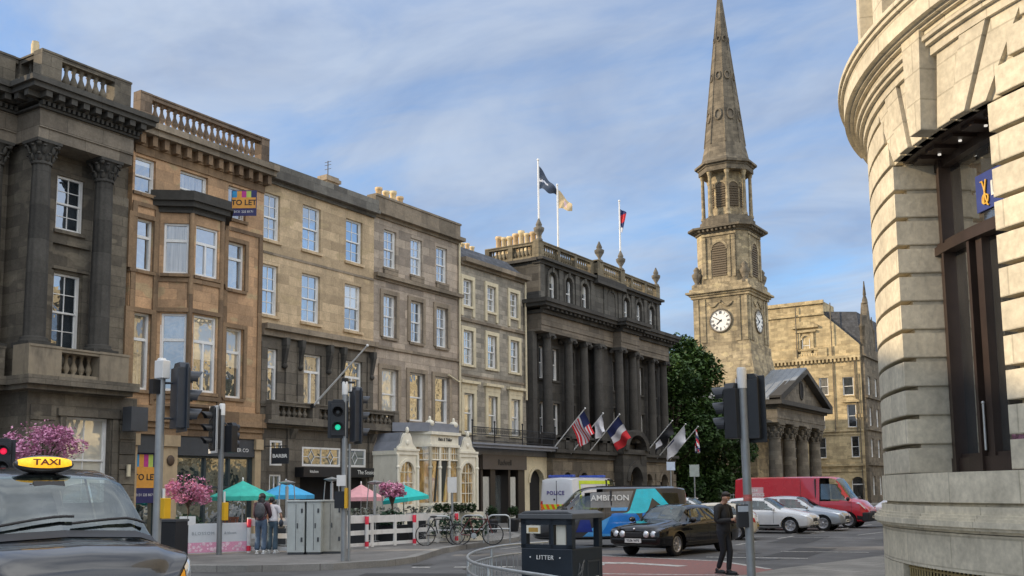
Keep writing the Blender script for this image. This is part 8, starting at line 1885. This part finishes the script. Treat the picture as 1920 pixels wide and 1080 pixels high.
# brighter, warmer veil towards the sun; overhead and eastern glow added as fill
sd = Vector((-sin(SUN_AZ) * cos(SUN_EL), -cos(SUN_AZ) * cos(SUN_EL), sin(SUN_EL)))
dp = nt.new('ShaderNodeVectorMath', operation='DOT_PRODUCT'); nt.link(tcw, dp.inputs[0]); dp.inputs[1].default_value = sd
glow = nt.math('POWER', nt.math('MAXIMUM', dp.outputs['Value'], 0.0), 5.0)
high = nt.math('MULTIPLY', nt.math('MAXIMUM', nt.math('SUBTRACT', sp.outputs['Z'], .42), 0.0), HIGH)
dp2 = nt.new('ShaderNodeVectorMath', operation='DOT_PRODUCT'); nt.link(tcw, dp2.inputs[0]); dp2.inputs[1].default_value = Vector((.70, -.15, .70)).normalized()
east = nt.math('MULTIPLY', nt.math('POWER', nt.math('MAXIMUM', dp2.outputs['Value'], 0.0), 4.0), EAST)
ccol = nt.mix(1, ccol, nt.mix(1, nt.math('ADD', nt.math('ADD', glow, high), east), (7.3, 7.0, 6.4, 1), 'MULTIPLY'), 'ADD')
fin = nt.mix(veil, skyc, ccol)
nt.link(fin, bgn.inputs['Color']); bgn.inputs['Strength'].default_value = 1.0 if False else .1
L = bpy.data.lights.new('sun', 'SUN'); L.energy = SUN_E; L.angle = rad(.53); L.color = (1.0, .80, .55)
lo = bpy.data.objects.new('sun', L); COL.objects.link(lo); lo.rotation_euler = (-sd).to_track_quat('-Z', 'Y').to_euler(); lo.location = (-60, -60, 60)
# ------------------------------------------------------------------ separate pieces of one kind become parts of their own
KEEP = {'door_seams', 'leading', 'bumper_trim', 'bars', 'foliage', 'crown', 'blossom', 'chevron', 'flowers', 'stripe', 'lettering', 'trunk', 'spokes', 'rail', 'clock_hand', 'door_fittings', 'balcony_railing', 'rib', 'graffiti', 'window', 'pane', 'hair', 'louvre', 'emblem', 'notice', 'frame', 'basement_grille', 'window_frame', 'urn', 'body', 'rails', 'canopy', 'trousers', 'jacket', 'top', 'shopfront_roof', 'bay_shopfront', 'yellow_stripe', 'fascia', 'cornice', 'rusticated_wall', 'voussoir_lintel', 'plinth', 'attic_trim', 'stone_trim', 'pilaster_trim', 'bay_trim', 'string_course', 'wall', 'spire', 'tower', 'rear_window', 'windscreen'}
def split_loose(o):
    me = o.data; n = len(me.vertices)
    if n > 6000: return
    par = list(range(n))
    def find(i):
        while par[i] != i: par[i] = par[par[i]]; i = par[i]
        return i
    for p in me.polygons:
        a = find(p.vertices[0])
        for v in p.vertices[1:]: par[find(v)] = a
    isl = {}
    for i in range(n): isl.setdefault(find(i), []).append(i)
    L = list(isl.values())
    if len(L) < 2 or len(L) > 80: return
    bb = []
    for l in L:
        c = [me.vertices[i].co for i in l]; bb.append([min(q[k] for q in c) for k in range(3)] + [max(q[k] for q in c) for k in range(3)])
    g = list(range(len(L)))
    def fg(i):
        while g[i] != i: i = g[i]
        return i
    e = .03
    for i in range(len(L)):
        for j in range(i):
            if all(bb[i][k] - e <= bb[j][k + 3] and bb[j][k] - e <= bb[i][k + 3] for k in range(3)): g[fg(i)] = fg(j)
    cl = {}
    for i in range(len(L)): cl.setdefault(fg(i), set()).update(L[i])
    if not 2 <= len(cl) <= 14: return
    base = o.name.split('.')[0]; first = True
    faces = [(tuple(p.vertices), p.material_index, p.use_smooth) for p in me.polygons]; cos = [tuple(v.co) for v in me.vertices]; mats = list(me.materials)
    for s_ in cl.values():
        ids = sorted(s_); mp = {v: k for k, v in enumerate(ids)}; nm = bpy.data.meshes.new(base); ff = [f for f in faces if f[0][0] in mp]
        nm.from_pydata([cos[i] for i in ids], [], [[mp[v] for v in f[0]] for f in ff])
        for mt in mats: nm.materials.append(mt)
        for p, f in zip(nm.polygons, ff): p.material_index = f[1]; p.use_smooth = f[2]
        if first: o.data = nm; first = False; continue
        c = o.copy(); c.data = nm; COL.objects.link(c); c.parent = o.parent
for o in list(S.objects):
    if o.type == 'MESH' and o.parent is not None and o.data.users == 1 and o.name.split('.')[0] not in KEEP and not o.children and o.get('kind') is None: split_loose(o)
